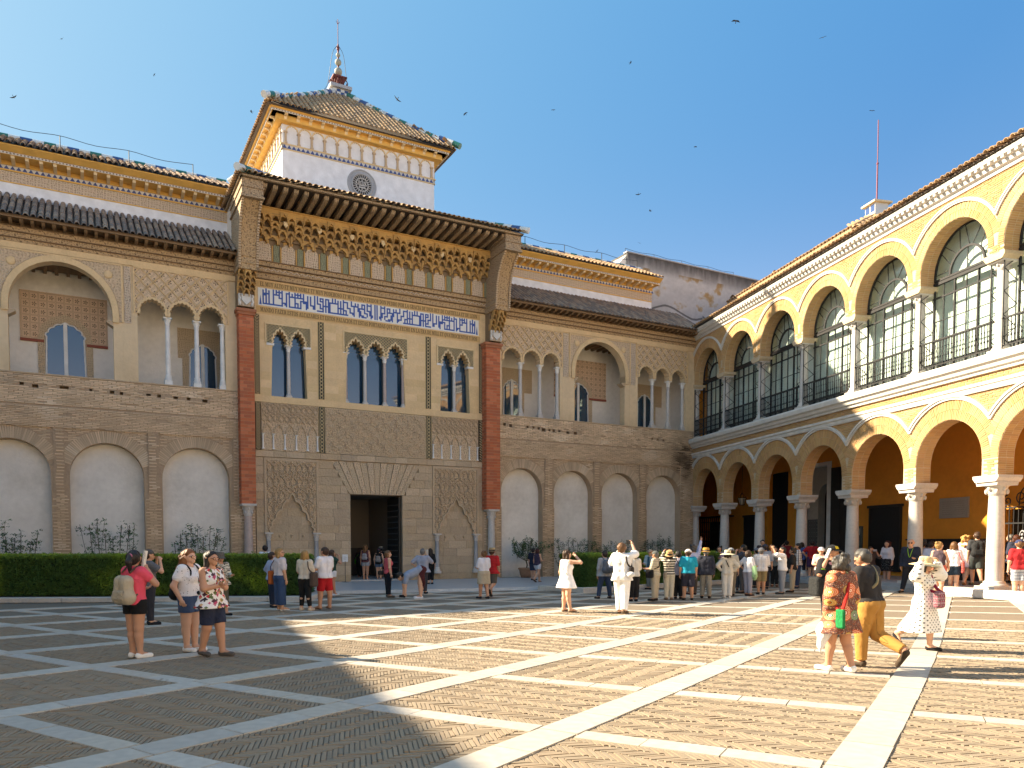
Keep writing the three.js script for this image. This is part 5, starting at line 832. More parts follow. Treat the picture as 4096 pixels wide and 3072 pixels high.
{ // pyramid roof with its little lantern and mast behind the arcade
  const t = thing('pyramid_roof', 'tiled pyramid roof with small tiled turret and red mast behind the arcade roof', 'roof', FB);
  const cx = 2.62, cz = -10, y0 = 16.8, y1 = 20.3, R = 6;
  part(t, 'roof_deck', [new THREE.ConeGeometry(R * Math.SQRT2, y1 - y0, 4).rotateY(PI / 4).translate(cx, (y0 + y1) / 2 - 0.05, cz), box(cx - R, cx + R, 12, y0, cz - R, cz + R)], M([0.36, 0.25, 0.14]));
  for (let q = 0; q < 4; q++) { const s = new THREE.Group(); s.name = numbered('roof_side'); s.position.set(cx, 0, cz); s.rotation.y = q * PI / 2; t.add(s); tileField(s, -R, R, R, y0, 0.3, y1 - 0.1, mk.tileSunTone, { sp: 0.3, ex: 0.5, cap: 0, clip: (x, f) => Math.abs(x) < R * (1 - f) + 0.2 }); }
  const tu = group(t, 'turret'); part(tu, 'wall', box(cx - 0.42, cx + 0.42, y1 - 0.4, 20.85, cz - 0.42, cz + 0.42), mk.glaze[0]);
  for (const s of [-1, 1]) { part(tu, 'glazed_tile', box(cx + s * 0.22 - 0.16, cx + s * 0.22 + 0.16, 20.4, 20.78, cz + 0.41, cz + 0.43), mk.glaze[3]); part(tu, 'glazed_tile', box(cx - 0.43, cx - 0.41, 20.4, 20.78, cz + s * 0.22 - 0.16, cz + s * 0.22 + 0.16), mk.glaze[3]); }
  part(tu, 'cap', [box(cx - 0.58, cx + 0.58, 20.85, 20.95, cz - 0.58, cz + 0.58), new THREE.ConeGeometry(0.7, 0.2, 4).rotateY(PI / 4).translate(cx, 21.05, cz)], mk.cream);
  part(t, 'mast', [rod(V3(cx, 21, cz), V3(cx, 23.2, cz), 0.045, 6), rod(V3(cx, 23.2, cz), V3(cx, 25.6, cz), 0.03, 6), new THREE.SphereGeometry(0.07, 8, 6).translate(cx, 23.2, cz)], M([0.2, 0.05, 0.08], { roughness: 0.6 }));
}
// ---------------------------------------------------------------- garden beds, hedges, shrubs, small things
const marbleWalk = shadows(new THREE.Mesh((() => { const pts = [[-6.97, -26.74], [-4.47, -27.41], [0.02, -29.02], [2.3, -30.3]].map(p => V3(p[0], 0.02, p[1])); pts.push(toWorld(FA, 12, 0, 0.3), toWorld(FA, -5.5, 0, 0.3)); const s = new THREE.Shape(pts.map(p => new THREE.Vector2(p.x, -p.z))); return metreUV(merge([new THREE.ExtrudeGeometry(s, { depth: 0.03, bevelEnabled: false }).rotateX(-PI / 2).translate(0, -0.01, 0)])); })(), M([0.5, 0.52, 0.55], { map: stoneTex, roughness: 0.35 })));
marbleWalk.name = 'marble_walkway'; tag(marbleWalk, null, null, null, 'structure'); scene.add(marbleWalk);
{ const g = []; for (let k = -3; k < 8; k++) { const a = toWorld(FA, -5 + k * 1.5, 0.024, 0.3), b = toWorld(FA, -5 + k * 1.5, 0.024, 6.2); } 
  const band = shadows(new THREE.Mesh(metreUV(merge([...[[-6.97, -26.74, -4.47, -27.41], [-4.47, -27.41, 0.02, -29.02], [0.02, -29.02, 2.3, -30.3]].map(([a, b, c, d]) => barGeo(V3(a, 0.012, b), V3(c, 0.012, d), 0.16, 0.05))])), mk.marble)); band.name = 'marble_edging'; tag(band, null, null, null, 'structure'); scene.add(band); }
const leafMats = [[0.045, 0.11, 0.018], [0.06, 0.15, 0.022], [0.035, 0.085, 0.018], [0.1, 0.19, 0.03]].map(c => M(c, { roughness: 0.75, side: THREE.DoubleSide }));
const leafGeo = (n, l, w, sp) => { const pos = []; for (let i = 0; i < n; i++) { const a = rr(0, 2 * PI), e = rr(-0.6, 1.2), d = V3(Math.cos(a) * Math.cos(e), Math.sin(e), Math.sin(a) * Math.cos(e)), o = V3(rr(-sp, sp), rr(-sp, sp), rr(-sp, sp)), s = V3(-d.z, rr(-0.5, 0.5), d.x).normalize().multiplyScalar(w), t = o.clone().addScaledVector(d, l), m = o.clone().addScaledVector(d, l * 0.5); const p = [o, m.clone().add(s), t, o, t, m.clone().sub(s)]; for (const q of p) pos.push(q.x, q.y, q.z); } const g = new THREE.BufferGeometry(); g.setAttribute('position', new THREE.Float32BufferAttribute(pos, 3)); g.computeVertexNormals(); return g; };
const hedgeLeaf = leafGeo(9, 0.045, 0.014, 0.03);
function hedge(label, P, Q, depth, y0, y1) {      // front edge from P to Q (x, z), body on the far side
  const a = V3(P[0], 0, P[1]), b = V3(Q[0], 0, Q[1]), L = a.distanceTo(b), dir = b.clone().sub(a).normalize();
  const t = new THREE.Group(); t.name = numbered('hedge'); t.position.copy(a); t.rotation.y = Math.atan2(-dir.z, dir.x); tag(t, label, 'hedge', 'clipped box hedges in the planting beds'); scene.add(t);
  part(t, 'dark_core', box(0.05, L - 0.05, y0, y1 - 0.05, -depth + 0.05, -0.05), M([0.012, 0.025, 0.008]));  // near-black box filling the inside of the hedge
  const A = [L * (y1 - y0), L * depth, depth * (y1 - y0), depth * (y1 - y0)], tot = A[0] + A[1] + A[2] + A[3], N = Math.round(Math.min(52000, tot * 1500)), im = shadows(new THREE.InstancedMesh(hedgeLeaf, M([1, 1, 1], { roughness: 0.7, side: THREE.DoubleSide }), N));
  const col = new THREE.Color();
  for (let i = 0; i < N; i++) {
    let r = rnd() * tot, x, y, z;
    const wob = (u, v) => 0.03 * noise.noise(u * 2.3, v * 2.3, 2) + 0.02 * noise.noise(u * 9, v * 9, 4);
    if (r < A[0]) { x = rnd() * L; y = rr(y0, y1); z = wob(x, y) + rr(-0.05, 0.02); } else if (r < A[0] + A[1]) { x = rnd() * L; z = -rnd() * depth; y = y1 + wob(x, z) + rr(-0.05, 0.02); if (rnd() < 0.03) y += rr(0, 0.07); } else { x = rnd() < 0.5 ? 0 : L; y = rr(y0, y1); z = -rnd() * depth; x += (x ? 1 : -1) * (wob(y, z) + rr(-0.05, 0.02)); }
    const p = noise.noise(x * 0.8, y * 0.9 + 4, z * 0.8 + 1), freshLit = Math.max(0, p * 2.2 - 0.25) + (y > y1 - 0.06 ? 0.35 : 0);  // fresh growth in patches; leaves along the top coloured brighter, as lit
    col.setRGB(0.075, 0.15, 0.028).lerp(new THREE.Color(0.3, 0.42, 0.03), Math.min(0.9, freshLit)).multiplyScalar(rr(0.7, 1.3));
    im.setMatrixAt(i, mtx(x, y, z, rr(0.7, 1.3), rr(0.7, 1.3), rr(0.7, 1.3), rr(-0.5, 0.5), rr(0, 6.3), rr(-0.5, 0.5))); im.setColorAt(i, col);
  }
  im.name = numbered('foliage'); im.userData.kind = 'stuff'; t.add(im); return t;
}
hedge('long clipped hedge in the left bed behind the woman in the pink shirt', [-19, -23.5], [-6.5, -24.2], 1.7, 0.15, 1.335);
hedge('clipped hedge in the right bed behind the tour group, in front of the right wing', [2.75, -27.75], [11.2, -35.3], 1.5, 0.13, 1.31);
function kerb(label, P, Q, depth, h) {
  const a = V3(P[0], 0, P[1]), b = V3(Q[0], 0, Q[1]), L = a.distanceTo(b), dir = b.clone().sub(a).normalize();
  const t = new THREE.Group(); t.name = numbered('planter_kerb'); t.position.copy(a); t.rotation.y = Math.atan2(-dir.z, dir.x); tag(t, label, 'planter kerb', 'pale kerbs round the planting beds'); scene.add(t);
  let x = 0; while (x < L - 0.05) { const n = Math.min(L, x + rr(1.6, 2.4)); part(t, 'kerb_stone', new RoundedBoxGeometry(n - x - 0.012, h, 0.3, 2, 0.02).translate((x + n) / 2, h / 2, -0.15), mk.kerb); x = n; }
  for (const e of [0.15, L - 0.15]) part(t, 'kerb_stone', new RoundedBoxGeometry(0.3, h, depth - 0.3, 2, 0.02).translate(e, h / 2, -0.3 - (depth - 0.3) / 2), mk.kerb);
  part(t, 'soil', box(0.1, L - 0.1, 0, h - 0.03, -depth, -0.2), M([0.12, 0.09, 0.06], { map: grainTex }));
}
mk.kerb = M([0.62, 0.58, 0.53], { map: stoneTex, bumpMap: bumpTex, bumpScale: 0.006 });
kerb('long pale kerb of the left planting bed, at the foot of the hedge', [-19, -22.35], [-6.05, -23.36], 3.4, 0.15);
kerb('pale kerb of the right planting bed behind the tour group', [2.48, -27.14], [11.4, -35.1], 2.3, 0.18);
// loose espaliered citrus shrubs against the white arches, and the potted one
const shrubLeaf = [0, 1, 2].map(() => leafGeo(5, 0.11, 0.028, 0.05));
function shrub(label, x, z, w, h, n, o = {}) {
  const t = thing('citrus_shrub', label, 'shrub', FA, x, z, 'citrus shrubs trained against the palace front'), y0 = o.y0 ?? 0.1;
  const stems = [], tips = []; const tr = o.trunk ?? 0;
  if (tr) stems.push(tube([[0, y0, 0], [0.04, y0 + tr * 0.5, 0.02], [0, y0 + tr, 0]], 0.035, 6, 8));
  for (let i = 0; i < n; i++) {
    const f = n > 1 ? i / (n - 1) - 0.5 : 0, tx = f * w * rr(0.85, 1.1), ty = y0 + h * (o.prof ? o.prof(f) : rr(0.75, 1) * (1 - 0.25 * Math.abs(f))), tz = rr(-0.15, 0.25);
    const b = [tr ? 0 : f * w * 0.25, y0 + tr, 0], m = [f * w * 0.75, y0 + tr + (ty - y0 - tr) * rr(0.35, 0.5), tz * 0.6];
    stems.push(tube([b, m, [tx, ty, tz]], rr(0.008, 0.014), 4, 8));
    for (let k = 0; k < 26; k++) { const s = rr(0.28, 1.02), q = s < 0.5 ? V3(...b).lerp(V3(...m), s * 2) : V3(...m).lerp(V3(tx, ty, tz), (s - 0.5) * 2); tips.push(q.add(V3(rr(-0.13, 0.13), rr(-0.1, 0.12), rr(-0.12, 0.12)))); }
    if (rnd() < 0.6) { const e = [tx + rr(-0.3, 0.3), ty + rr(-0.1, 0.22), tz]; stems.push(tube([m, [(m[0] + e[0]) / 2, (m[1] + e[1]) / 2 + 0.06, tz], e], 0.006, 4, 6)); for (let k = 0; k < 12; k++) tips.push(V3(...m).lerp(V3(...e), rr(0.4, 1.05)).add(V3(rr(-0.1, 0.1), rr(-0.08, 0.08), rr(-0.08, 0.08)))); }
  }
  part(t, 'stem', stems, M([0.11, 0.085, 0.05]), { kind: 'stuff' });
  const im = shadows(new THREE.InstancedMesh(shrubLeaf[n % 3], M([1, 1, 1], { roughness: 0.6, side: THREE.DoubleSide }), tips.length)), c = new THREE.Color();
  tips.forEach((p, i) => { im.setMatrixAt(i, mtx(p.x, p.y, p.z, rr(0.7, 1.2), rr(0.7, 1.2), rr(0.7, 1.2), rr(-0.4, 0.4), rr(0, 6.3), 0)); im.setColorAt(i, c.setRGB(0.05, 0.11, 0.03).multiplyScalar(rr(0.6, 1.6))); });
  im.name = numbered('foliage'); im.userData.kind = 'stuff'; t.add(im); return t;
}
shrub('loose dark citrus shrub in the leftmost white arch, cut by the photo edge', -13.0, 0.5, 1.9, 2.45, 8);
shrub('airy citrus shrub with two leafy tufts in the second white arch from the left', -9.75, 0.5, 2.0, 2.4, 8, { prof: f => 0.98 - 0.3 * Math.max(0, 1 - Math.abs(f - 0.02) * 6) });
shrub('bushy citrus shrub in the white arch beside the left brick pier', -6.55, 0.5, 2.0, 2.45, 9);
shrub('leafy citrus shrub behind the hedge in the second white arch right of the portal', 11.7, 0.5, 2.6, 2.1, 9);
shrub('dense citrus shrub behind the hedge in the third white arch right of the portal', 14.3, 0.5, 2.2, 1.95, 9);
shrub('citrus shrub behind the hedge in the last white arch beside the arcade', 17.2, 0.5, 2.4, 2.1, 9);
shrub('small citrus tree with a bent shoot growing in the terracotta pot beside the right column', 8.75, 0.75, 1.75, 1.6, 12, { y0: 0.46, trunk: 0.38 });
{
  const t = thing('terracotta_pot', 'weathered terracotta pot holding the small citrus tree', 'flower pot', FA, 8.75, 0.75);
  part(t, 'body', lathe([[0.001, 0], [0.26, 0], [0.33, 0.22], [0.37, 0.45], [0.34, 0.45], [0.3, 0.42], [0.001, 0.42]], 20), M([0.36, 0.2, 0.12], { map: stoneTex }));
  part(t, 'rim', lathe([[0.36, 0.43], [0.41, 0.43], [0.42, 0.5], [0.36, 0.52], [0.34, 0.46]], 20), M([0.38, 0.22, 0.13], { map: stoneTex }));
}
{ // notice on a thin stand left of the door
  const t = thing('notice_stand', 'thin black stand with a white paper notice left of the palace doorway', 'notice', FA, -0.5, 0.8);
  part(t, 'foot', lathe([[0.001, 0], [0.17, 0], [0.17, 0.02], [0.02, 0.035], [0.001, 0.035]], 16), mk.iron); part(t, 'pole', rod(V3(0, 0.02, 0), V3(0, 0.95, 0), 0.012, 6), mk.iron);
  part(t, 'paper', new RoundedBoxGeometry(0.25, 0.33, 0.012, 2, 0.005).translate(0, 1.08, 0), M([0.78, 0.78, 0.76]));
  part(t, 'print', [0, 1, 2, 3, 4].map(k => box(-0.08, 0.03 + (k % 2) * 0.05, 1.0 + k * 0.035, 1.008 + k * 0.035, 0.0065, 0.008)), M([0.25, 0.25, 0.28]), { kind: 'stuff' });
}
{ // dark visitor panel in the portico
  const t = thing('information_panel', 'tall dark information panel with faint white text standing among the arcade columns', 'information panel', FB, 11.12, -2.7, null, 0.28);
  part(t, 'board', new RoundedBoxGeometry(0.9, 2.22, 0.08, 2, 0.01).translate(0, 1.11, 0), M([0.025, 0.04, 0.04], { roughness: 0.5 }));
  const L = []; for (let k = 0; k < 16; k++) for (let x = -0.36; x < 0.3;) { const l = rr(0.04, 0.13); L.push(box(x, Math.min(0.34, x + l), 0.75 + k * 0.06, 0.762 + k * 0.06, 0.04, 0.0425)); x += l + 0.02; }
  part(t, 'text_lines', L, M([0.28, 0.33, 0.3]), { kind: 'stuff' });
  part(t, 'photo', box(-0.34, 0.34, 1.82, 2.12, 0.04, 0.044), M([0.25, 0.27, 0.26], { map: blotchTex }));
  part(t, 'icon', [0, 1, 2].flatMap(k => [0, 1, 2].map(q => box(-0.34 + k * 0.12, -0.26 + k * 0.12, 0.3 + q * 0.12, 0.38 + q * 0.12, 0.04, 0.044))), M([0.6, 0.62, 0.6]));
}
{
  const t = thing('hanging_lantern', 'dark iron lantern hanging in the second arch of the portico', 'lantern', FB, 1.6, -2.4, null, 3.85);
  const b = [rod(V3(0, 0.72, 0), V3(0, 2.75, 0), 0.012, 4)]; for (let k = 0; k < 6; k++) { const a = k * PI / 3; b.push(rod(V3(0.14 * Math.cos(a), 0.05, 0.14 * Math.sin(a)), V3(0.24 * Math.cos(a), 0.45, 0.24 * Math.sin(a)), 0.014, 4), rod(V3(0.24 * Math.cos(a), 0.45, 0.24 * Math.sin(a)), V3(0, 0.74, 0), 0.014, 4)); }
  part(t, 'frame', [...b, new THREE.TorusGeometry(0.24, 0.015, 5, 18).rotateX(PI / 2).translate(0, 0.45, 0), new THREE.TorusGeometry(0.14, 0.015, 5, 14).rotateX(PI / 2).translate(0, 0.05, 0)], mk.iron); part(t, 'glass', new THREE.CylinderGeometry(0.22, 0.12, 0.38, 6, 1, true).translate(0, 0.26, 0), M([0.5, 0.46, 0.38], { roughness: 0.3 }));
}
{
  const t = thing('notice_board', 'pale grey notice board on legs in front of the first arcade column', 'notice board', FB, -0.1, 1.3);
  part(t, 'board', new RoundedBoxGeometry(0.62, 0.5, 0.03, 2, 0.01).translate(0, 1.5, 0), M([0.42, 0.47, 0.5])); part(t, 'leg', [rod(V3(-0.26, 0, 0), V3(-0.26, 1.4, 0), 0.02, 6), rod(V3(0.26, 0, 0), V3(0.26, 1.4, 0), 0.02, 6)], mk.iron);
}
{ // buildings on the near left, out of the picture: their shade lies over the left of the court
  const t = thing('west_range', 'long plastered building along the left side of the court', 'building', FA, -20.6, 0); t.rotation.y -= 0.1;
  part(t, 'wall', box(-6, 0, 0, 11, 2, 44), mk.yellowPlaster); part(t, 'roof', slab([[-6.4, 11], [0.4, 11], [-3, 12.2]], 1.8, 44.2), mk.tileM[0]);
  const q = thing('added_east_range', 'unseen cream building added behind the viewer to bounce sunlight onto the palace', 'building', FA, 0, 48);  // out of view; added pale and tall to bounce sunlight onto the palace
  part(q, 'wall', box(-26, 26, 0, 13, 0, 3), M([0.85, 0.74, 0.56], { map: blotchTex })); part(q, 'cornice', box(-26, 26, 13, 13.3, -0.3, 3), mk.trim); part(q, 'roof', slab([[0.5, 13.3], [-3.4, 13.3], [-1.5, 14.3]], -26, 26).rotateY(PI / 2), mk.tileM[0]);
  const e = thing('palace_west_end', 'far left end of the palace front beyond the arched gallery', 'building', FA, -17, 0);
  part(e, 'wall', [box(-22, 0, 0, 13.4, -4, -0.05), box(-22, 0, 13.4, 16.6, -4, -1.5)], mk.yellowPlaster); part(e, 'roof', slab([[0.45, 16.6], [2.8, 17.9], [5, 16.6]], 0, 22).rotateY(PI / 2).translate(-22, 0, 0), mk.tileM[0]);
}
// swifts
{
  const bird = () => { const t = new THREE.Group(); t.name = numbered('swift'); part(t, 'body', new THREE.SphereGeometry(0.05, 8, 6).scale(0.7, 0.7, 2.2), mk.black); for (const s of [-1, 1]) { const g = new THREE.BufferGeometry(); g.setAttribute('position', new THREE.Float32BufferAttribute([0, 0, 0.05, s * 0.14, 0.03, 0.06, 0, 0, -0.04, s * 0.14, 0.03, 0.06, s * 0.3, 0.0, -0.1, 0, 0, -0.04], 3)); g.computeVertexNormals(); part(t, 'wing', g, M([0.012, 0.012, 0.013], { side: THREE.DoubleSide })); } part(t, 'tail', new THREE.ConeGeometry(0.03, 0.12, 4).rotateX(PI / 2).translate(0, 0, -0.14), mk.black); return t; };
  const proto = bird(); const SW = [[-26.6, 31.5, -47.5, 0.8], [-29.6, 28.2, -47.6, 1.0], [-22.3, 30.9, -50.0, 0.5], [-17.1, 30.0, -52.5, 0.9], [-7.7, 31.5, -53.8, 1.4], [-3.2, 31.0, -54.6, 0.9], [7.8, 33.3, -52.8, 0.8], [14.1, 34.6, -50.7, 1.3], [19.3, 33.1, -49.9, 1.1], [22.8, 29.1, -50.7, 0.9], [2.8, 31.2, -54.5, 0.8], [12.5, 28.7, -54.4, 0.7], [8.9, 26.3, -56.2, 1.0], [9.8, 25.3, -56.5, 0.9], [-12.9, 28.8, -54.3, 0.8], [6.2, 23.0, -57.9, 0.8], [9.2, 23.4, -57.4, 0.6]];
  SW.forEach((p, i) => { const b = i ? proto.clone() : proto; if (i) b.name = numbered('swift'); b.position.set(p[0], p[1], p[2]); b.rotation.set(rr(-0.5, 0.5), rr(0, 6.3), rr(-0.7, 0.7)); b.scale.setScalar(p[3] * 0.75); tag(b, 'tiny dark swift flying in the clear blue sky', 'bird', 'swifts flying in the blue sky'); scene.add(b); });
}
// ---------------------------------------------------------------- people
// distance field of tapered limbs, meshed on a grid (surface nets)
function fieldMesh(prims, cell, cut, k = 0.025) {
  const lo = V3(1e9, 1e9, 1e9), hi = V3(-1e9, -1e9, -1e9);
  for (const p of prims) for (const q of [p[0], p[1]]) { const r = Math.max(p[2], p[3]) + cell * 2.5; lo.min(V3(q.x - r, q.y - r, q.z - r)); hi.max(V3(q.x + r, q.y + r, q.z + r)); }
  const nx = Math.ceil((hi.x - lo.x) / cell) + 1, ny = Math.ceil((hi.y - lo.y) / cell) + 1, nz = Math.ceil((hi.z - lo.z) / cell) + 1, F = new Float32Array(nx * ny * nz).fill(1);
  for (const [a, b, r0, r1] of prims) {
    const m = Math.max(r0, r1) + Math.max(k, cell * 2), bx = b.x - a.x, by = b.y - a.y, bz = b.z - a.z, L2 = bx * bx + by * by + bz * bz || 1e-9;
    const i0 = Math.max(0, Math.floor((Math.min(a.x, b.x) - m - lo.x) / cell)), i1 = Math.min(nx - 1, Math.ceil((Math.max(a.x, b.x) + m - lo.x) / cell)), j0 = Math.max(0, Math.floor((Math.min(a.y, b.y) - m - lo.y) / cell)), j1 = Math.min(ny - 1, Math.ceil((Math.max(a.y, b.y) + m - lo.y) / cell)), k0 = Math.max(0, Math.floor((Math.min(a.z, b.z) - m - lo.z) / cell)), k1 = Math.min(nz - 1, Math.ceil((Math.max(a.z, b.z) + m - lo.z) / cell));
    for (let q = k0; q <= k1; q++) for (let j = j0; j <= j1; j++) for (let i = i0; i <= i1; i++) {
      const x = lo.x + i * cell - a.x, y = lo.y + j * cell - a.y, z = lo.z + q * cell - a.z, t = Math.max(0, Math.min(1, (x * bx + y * by + z * bz) / L2)), dx = x - bx * t, dy = y - by * t, dz = z - bz * t, d = Math.sqrt(dx * dx + dy * dy + dz * dz) - (r0 + (r1 - r0) * t);
      const n = (q * ny + j) * nx + i, f = F[n]; if (f >= 1) F[n] = Math.min(f, d); else { const h = Math.max(k - Math.abs(f - d), 0) / k; F[n] = Math.min(f, d) - h * h * k * 0.25; }
    }
  }
  if (cut) for (let q = 0; q < nz; q++) for (let j = 0; j < ny; j++) for (let i = 0; i < nx; i++) { const n = (q * ny + j) * nx + i; if (F[n] < 0.2) F[n] = Math.max(F[n], cut(lo.x + i * cell, lo.y + j * cell, lo.z + q * cell)); }
  const id = new Int32Array(nx * ny * nz).fill(-1), pos = [], idx = [], at = (i, j, q) => F[(q * ny + j) * nx + i];
  for (let q = 0; q < nz - 1; q++) for (let j = 0; j < ny - 1; j++) for (let i = 0; i < nx - 1; i++) {
    let s = 0, x = 0, y = 0, z = 0, c = 0; const v = [at(i, j, q), at(i + 1, j, q), at(i, j + 1, q), at(i + 1, j + 1, q), at(i, j, q + 1), at(i + 1, j, q + 1), at(i, j + 1, q + 1), at(i + 1, j + 1, q + 1)];
    for (let e = 0; e < 8; e++) if (v[e] < 0) s++; if (!s || s === 8) continue;
    for (let e = 0; e < 8; e++) for (const b of [1, 2, 4]) if (!(e & b)) { const A = v[e], B = v[e | b]; if ((A < 0) !== (B < 0)) { const t = A / (A - B); x += (e & 1) + (b === 1 ? t : 0); y += ((e >> 1) & 1) + (b === 2 ? t : 0); z += ((e >> 2) & 1) + (b === 4 ? t : 0); c++; } }
    id[(q * ny + j) * nx + i] = pos.length / 3; pos.push(lo.x + (i + x / c) * cell, lo.y + (j + y / c) * cell, lo.z + (q + z / c) * cell);
  }
  const I = (i, j, q) => id[(q * ny + j) * nx + i], quad = (a, b, c, d, f) => { if (a < 0 || b < 0 || c < 0 || d < 0) return; f ? idx.push(a, b, c, a, c, d) : idx.push(a, c, b, a, d, c); };
  for (let q = 1; q < nz - 1; q++) for (let j = 1; j < ny - 1; j++) for (let i = 1; i < nx - 1; i++) {
    const A = at(i, j, q) < 0;
    if (A !== at(i + 1, j, q) < 0) quad(I(i, j - 1, q - 1), I(i, j, q - 1), I(i, j, q), I(i, j - 1, q), A);
    if (A !== at(i, j + 1, q) < 0) quad(I(i - 1, j, q - 1), I(i - 1, j, q), I(i, j, q), I(i, j, q - 1), A);
    if (A !== at(i, j, q + 1) < 0) quad(I(i - 1, j - 1, q), I(i, j - 1, q), I(i, j, q), I(i - 1, j, q), A);
  }
  const g = new THREE.BufferGeometry(); g.setAttribute('position', new THREE.Float32BufferAttribute(pos, 3)); g.setIndex(idx); g.computeVertexNormals();
  const uv = new Float32Array(pos.length / 3 * 2); for (let i = 0; i < pos.length / 3; i++) { uv[i * 2] = Math.atan2(pos[i * 3], pos[i * 3 + 2]) * 0.17; uv[i * 2 + 1] = pos[i * 3 + 1]; } g.setAttribute('uv', new THREE.BufferAttribute(uv, 2));
  return g;
}
const cloth = {}; const clothTex = dataTex(128, 128, (u, v) => 0.86 + 0.28 * tileNoise(u, v, 5, 40), 0.5), clothBump = dataTex(128, 128, (u, v) => tileNoise(u, v * 0.5, 6, 41), 0.6);
const C = (hex) => cloth[hex] || (cloth[hex] = M(hex, { roughness: 0.92, map: clothTex, bumpMap: clothBump, bumpScale: 0.03 }));
function printTex(w, h, sx, sy, draw) { const t = canvasTex(w, h, draw); t.repeat.set(1 / sx, 1 / sy); return M(0xffffff, { map: t, roughness: 0.92, bumpMap: clothBump, bumpScale: 0.03 }); }
const stripes = (a, b, p, f = 0.5) => printTex(8, 64, 1, p, (g) => { g.fillStyle = a; g.fillRect(0, 0, 8, 64); g.fillStyle = b; g.fillRect(0, 0, 8, 64 * f); });
const checks = (a, b, p) => printTex(64, 64, p, p, (g) => { g.fillStyle = a; g.fillRect(0, 0, 64, 64); g.fillStyle = b; g.fillRect(0, 0, 10, 64); g.fillRect(0, 0, 64, 10); g.fillRect(30, 0, 5, 64); g.fillRect(0, 30, 64, 5); });
const spots = (bg, cols, n, s, p, petals) => printTex(256, 256, p, p, (g) => { g.fillStyle = bg; g.fillRect(0, 0, 256, 256); for (let i = 0; i < n; i++) { const x = rnd() * 256, y = rnd() * 256, r = s * rr(0.6, 1.3); g.fillStyle = pick(cols); for (const [ox, oy] of [[0, 0], [256, 0], [-256, 0], [0, 256], [0, -256]]) for (let k = 0; k < (petals || 1); k++) { const a = k * 6.283 / (petals || 1); g.beginPath(); g.ellipse(x + ox + (petals ? Math.cos(a) * r : 0), y + oy + (petals ? Math.sin(a) * r : 0), r, r * rr(0.5, 1), a, 0, 7); g.fill(); } } });
const PT = {
  dots: printTex(64, 64, 0.075, 0.075, (g) => { g.fillStyle = '#f4f1ea'; g.fillRect(0, 0, 64, 64); g.fillStyle = '#2b2624'; for (const [x, y] of [[16, 16], [48, 48]]) { g.beginPath(); g.arc(x, y, 9, 0, 7); g.fill(); } }),
  batik: printTex(512, 512, 0.62, 0.62, (g) => {
    g.fillStyle = '#6a4438'; g.fillRect(0, 0, 512, 512); for (let i = 0; i < 3500; i++) { g.fillStyle = pick(['#d2b090', '#2d2a48', '#b5602c', '#e8d2b6', '#c9531f']); g.fillRect(rnd() * 512, rnd() * 512, rr(2, 7), rr(2, 7)); }
    const ringed = (x, y, r, c1, c2, c3) => { for (const ox of [-512, 0, 512]) for (const oy of [-512, 0, 512]) { for (const [q, c] of [[1, c1], [0.86, '#f0dcc0'], [0.8, c1], [0.46, '#f0dcc0'], [0.4, c2], [0.22, c3], [0.1, c1]]) { g.fillStyle = c; g.beginPath(); g.arc(x + ox, y + oy, r * q, 0, 7); g.fill(); } g.fillStyle = '#f0dcc0'; for (let k = 0; k < 18; k++) { const a = k * 6.283 / 18; g.beginPath(); g.arc(x + ox + Math.cos(a) * r * 0.63, y + oy + Math.sin(a) * r * 0.63, r * 0.06, 0, 7); g.fill(); } } };
    ringed(110, 110, 85, '#c9531f', '#c9531f', '#f4e9da'); ringed(370, 350, 90, '#cc5a20', '#b8431a', '#f4e9da'); ringed(400, 100, 50, '#b98c1c', '#8a6a16', '#2d2d2d'); ringed(130, 380, 55, '#2c6b3d', '#16264a', '#e8ead8'); ringed(255, 235, 40, '#b98c1c', '#7e5c10', '#c9531f'); ringed(500, 240, 42, '#1d2c55', '#2c8a52', '#f0ecd8'); ringed(255, 120, 52, '#d4611f', '#b98c1c', '#f4e9da'); ringed(390, 230, 46, '#c9531f', '#e0912c', '#2c3f6b'); ringed(20, 250, 60, '#d4611f', '#c9531f', '#f4e9da'); ringed(250, 380, 56, '#cc5a20', '#2c6b3d', '#f4e9da'); ringed(250, 480, 44, '#c9531f', '#b98c1c', '#f4e9da');
  }),
  floral: spots('#e9e4e2', ['#b9486a', '#c9303f', '#5a6b3a', '#3d3238', '#d98aa0', '#caa06a', '#50303c'], 70, 9, 0.4, 4),
  leafy: spots('#c9c4b6', ['#4a4a45', '#6b6a60', '#393a38', '#8a8678'], 110, 9, 0.35, 2),
  dotsSmall: spots('#ece8e6', ['#3a3434'], 26, 4, 0.35),
  stripeBeige: stripes('#c9bda5', '#8f8778', 0.05, 0.3), stripeDark: stripes('#d9cfbd', '#3f382f', 0.075, 0.5), redStripe: stripes('#b81d22', '#7e1216', 0.05, 0.25), navyStripe: stripes('#d6d9df', '#2e3b5c', 0.045, 0.5),
  check: checks('#e6e3df', '#b9b3bd', 0.07), checkDark: checks('#ded6d2', '#4a3c44', 0.09), blackFlower: spots('#17151a', ['#cfc7c2', '#9a8f8a'], 26, 9, 0.4, 4), whiteDotsBlack: spots('#161518', ['#e6e6e6'], 40, 4, 0.25), bagFloral: spots('#8c1c40', ['#c23a5e', '#e9dce0', '#3c2030', '#5b7a6a', '#d7a0b0'], 60, 10, 0.3, 5), redPattern: spots('#b8403e', ['#e0a090', '#8c2a30'], 60, 8, 0.2, 3),
};
const skins = [[0.58, 0.32, 0.2], [0.52, 0.27, 0.165], [0.62, 0.36, 0.24], [0.42, 0.22, 0.13]].map(c => M(c, { roughness: 0.6 }));
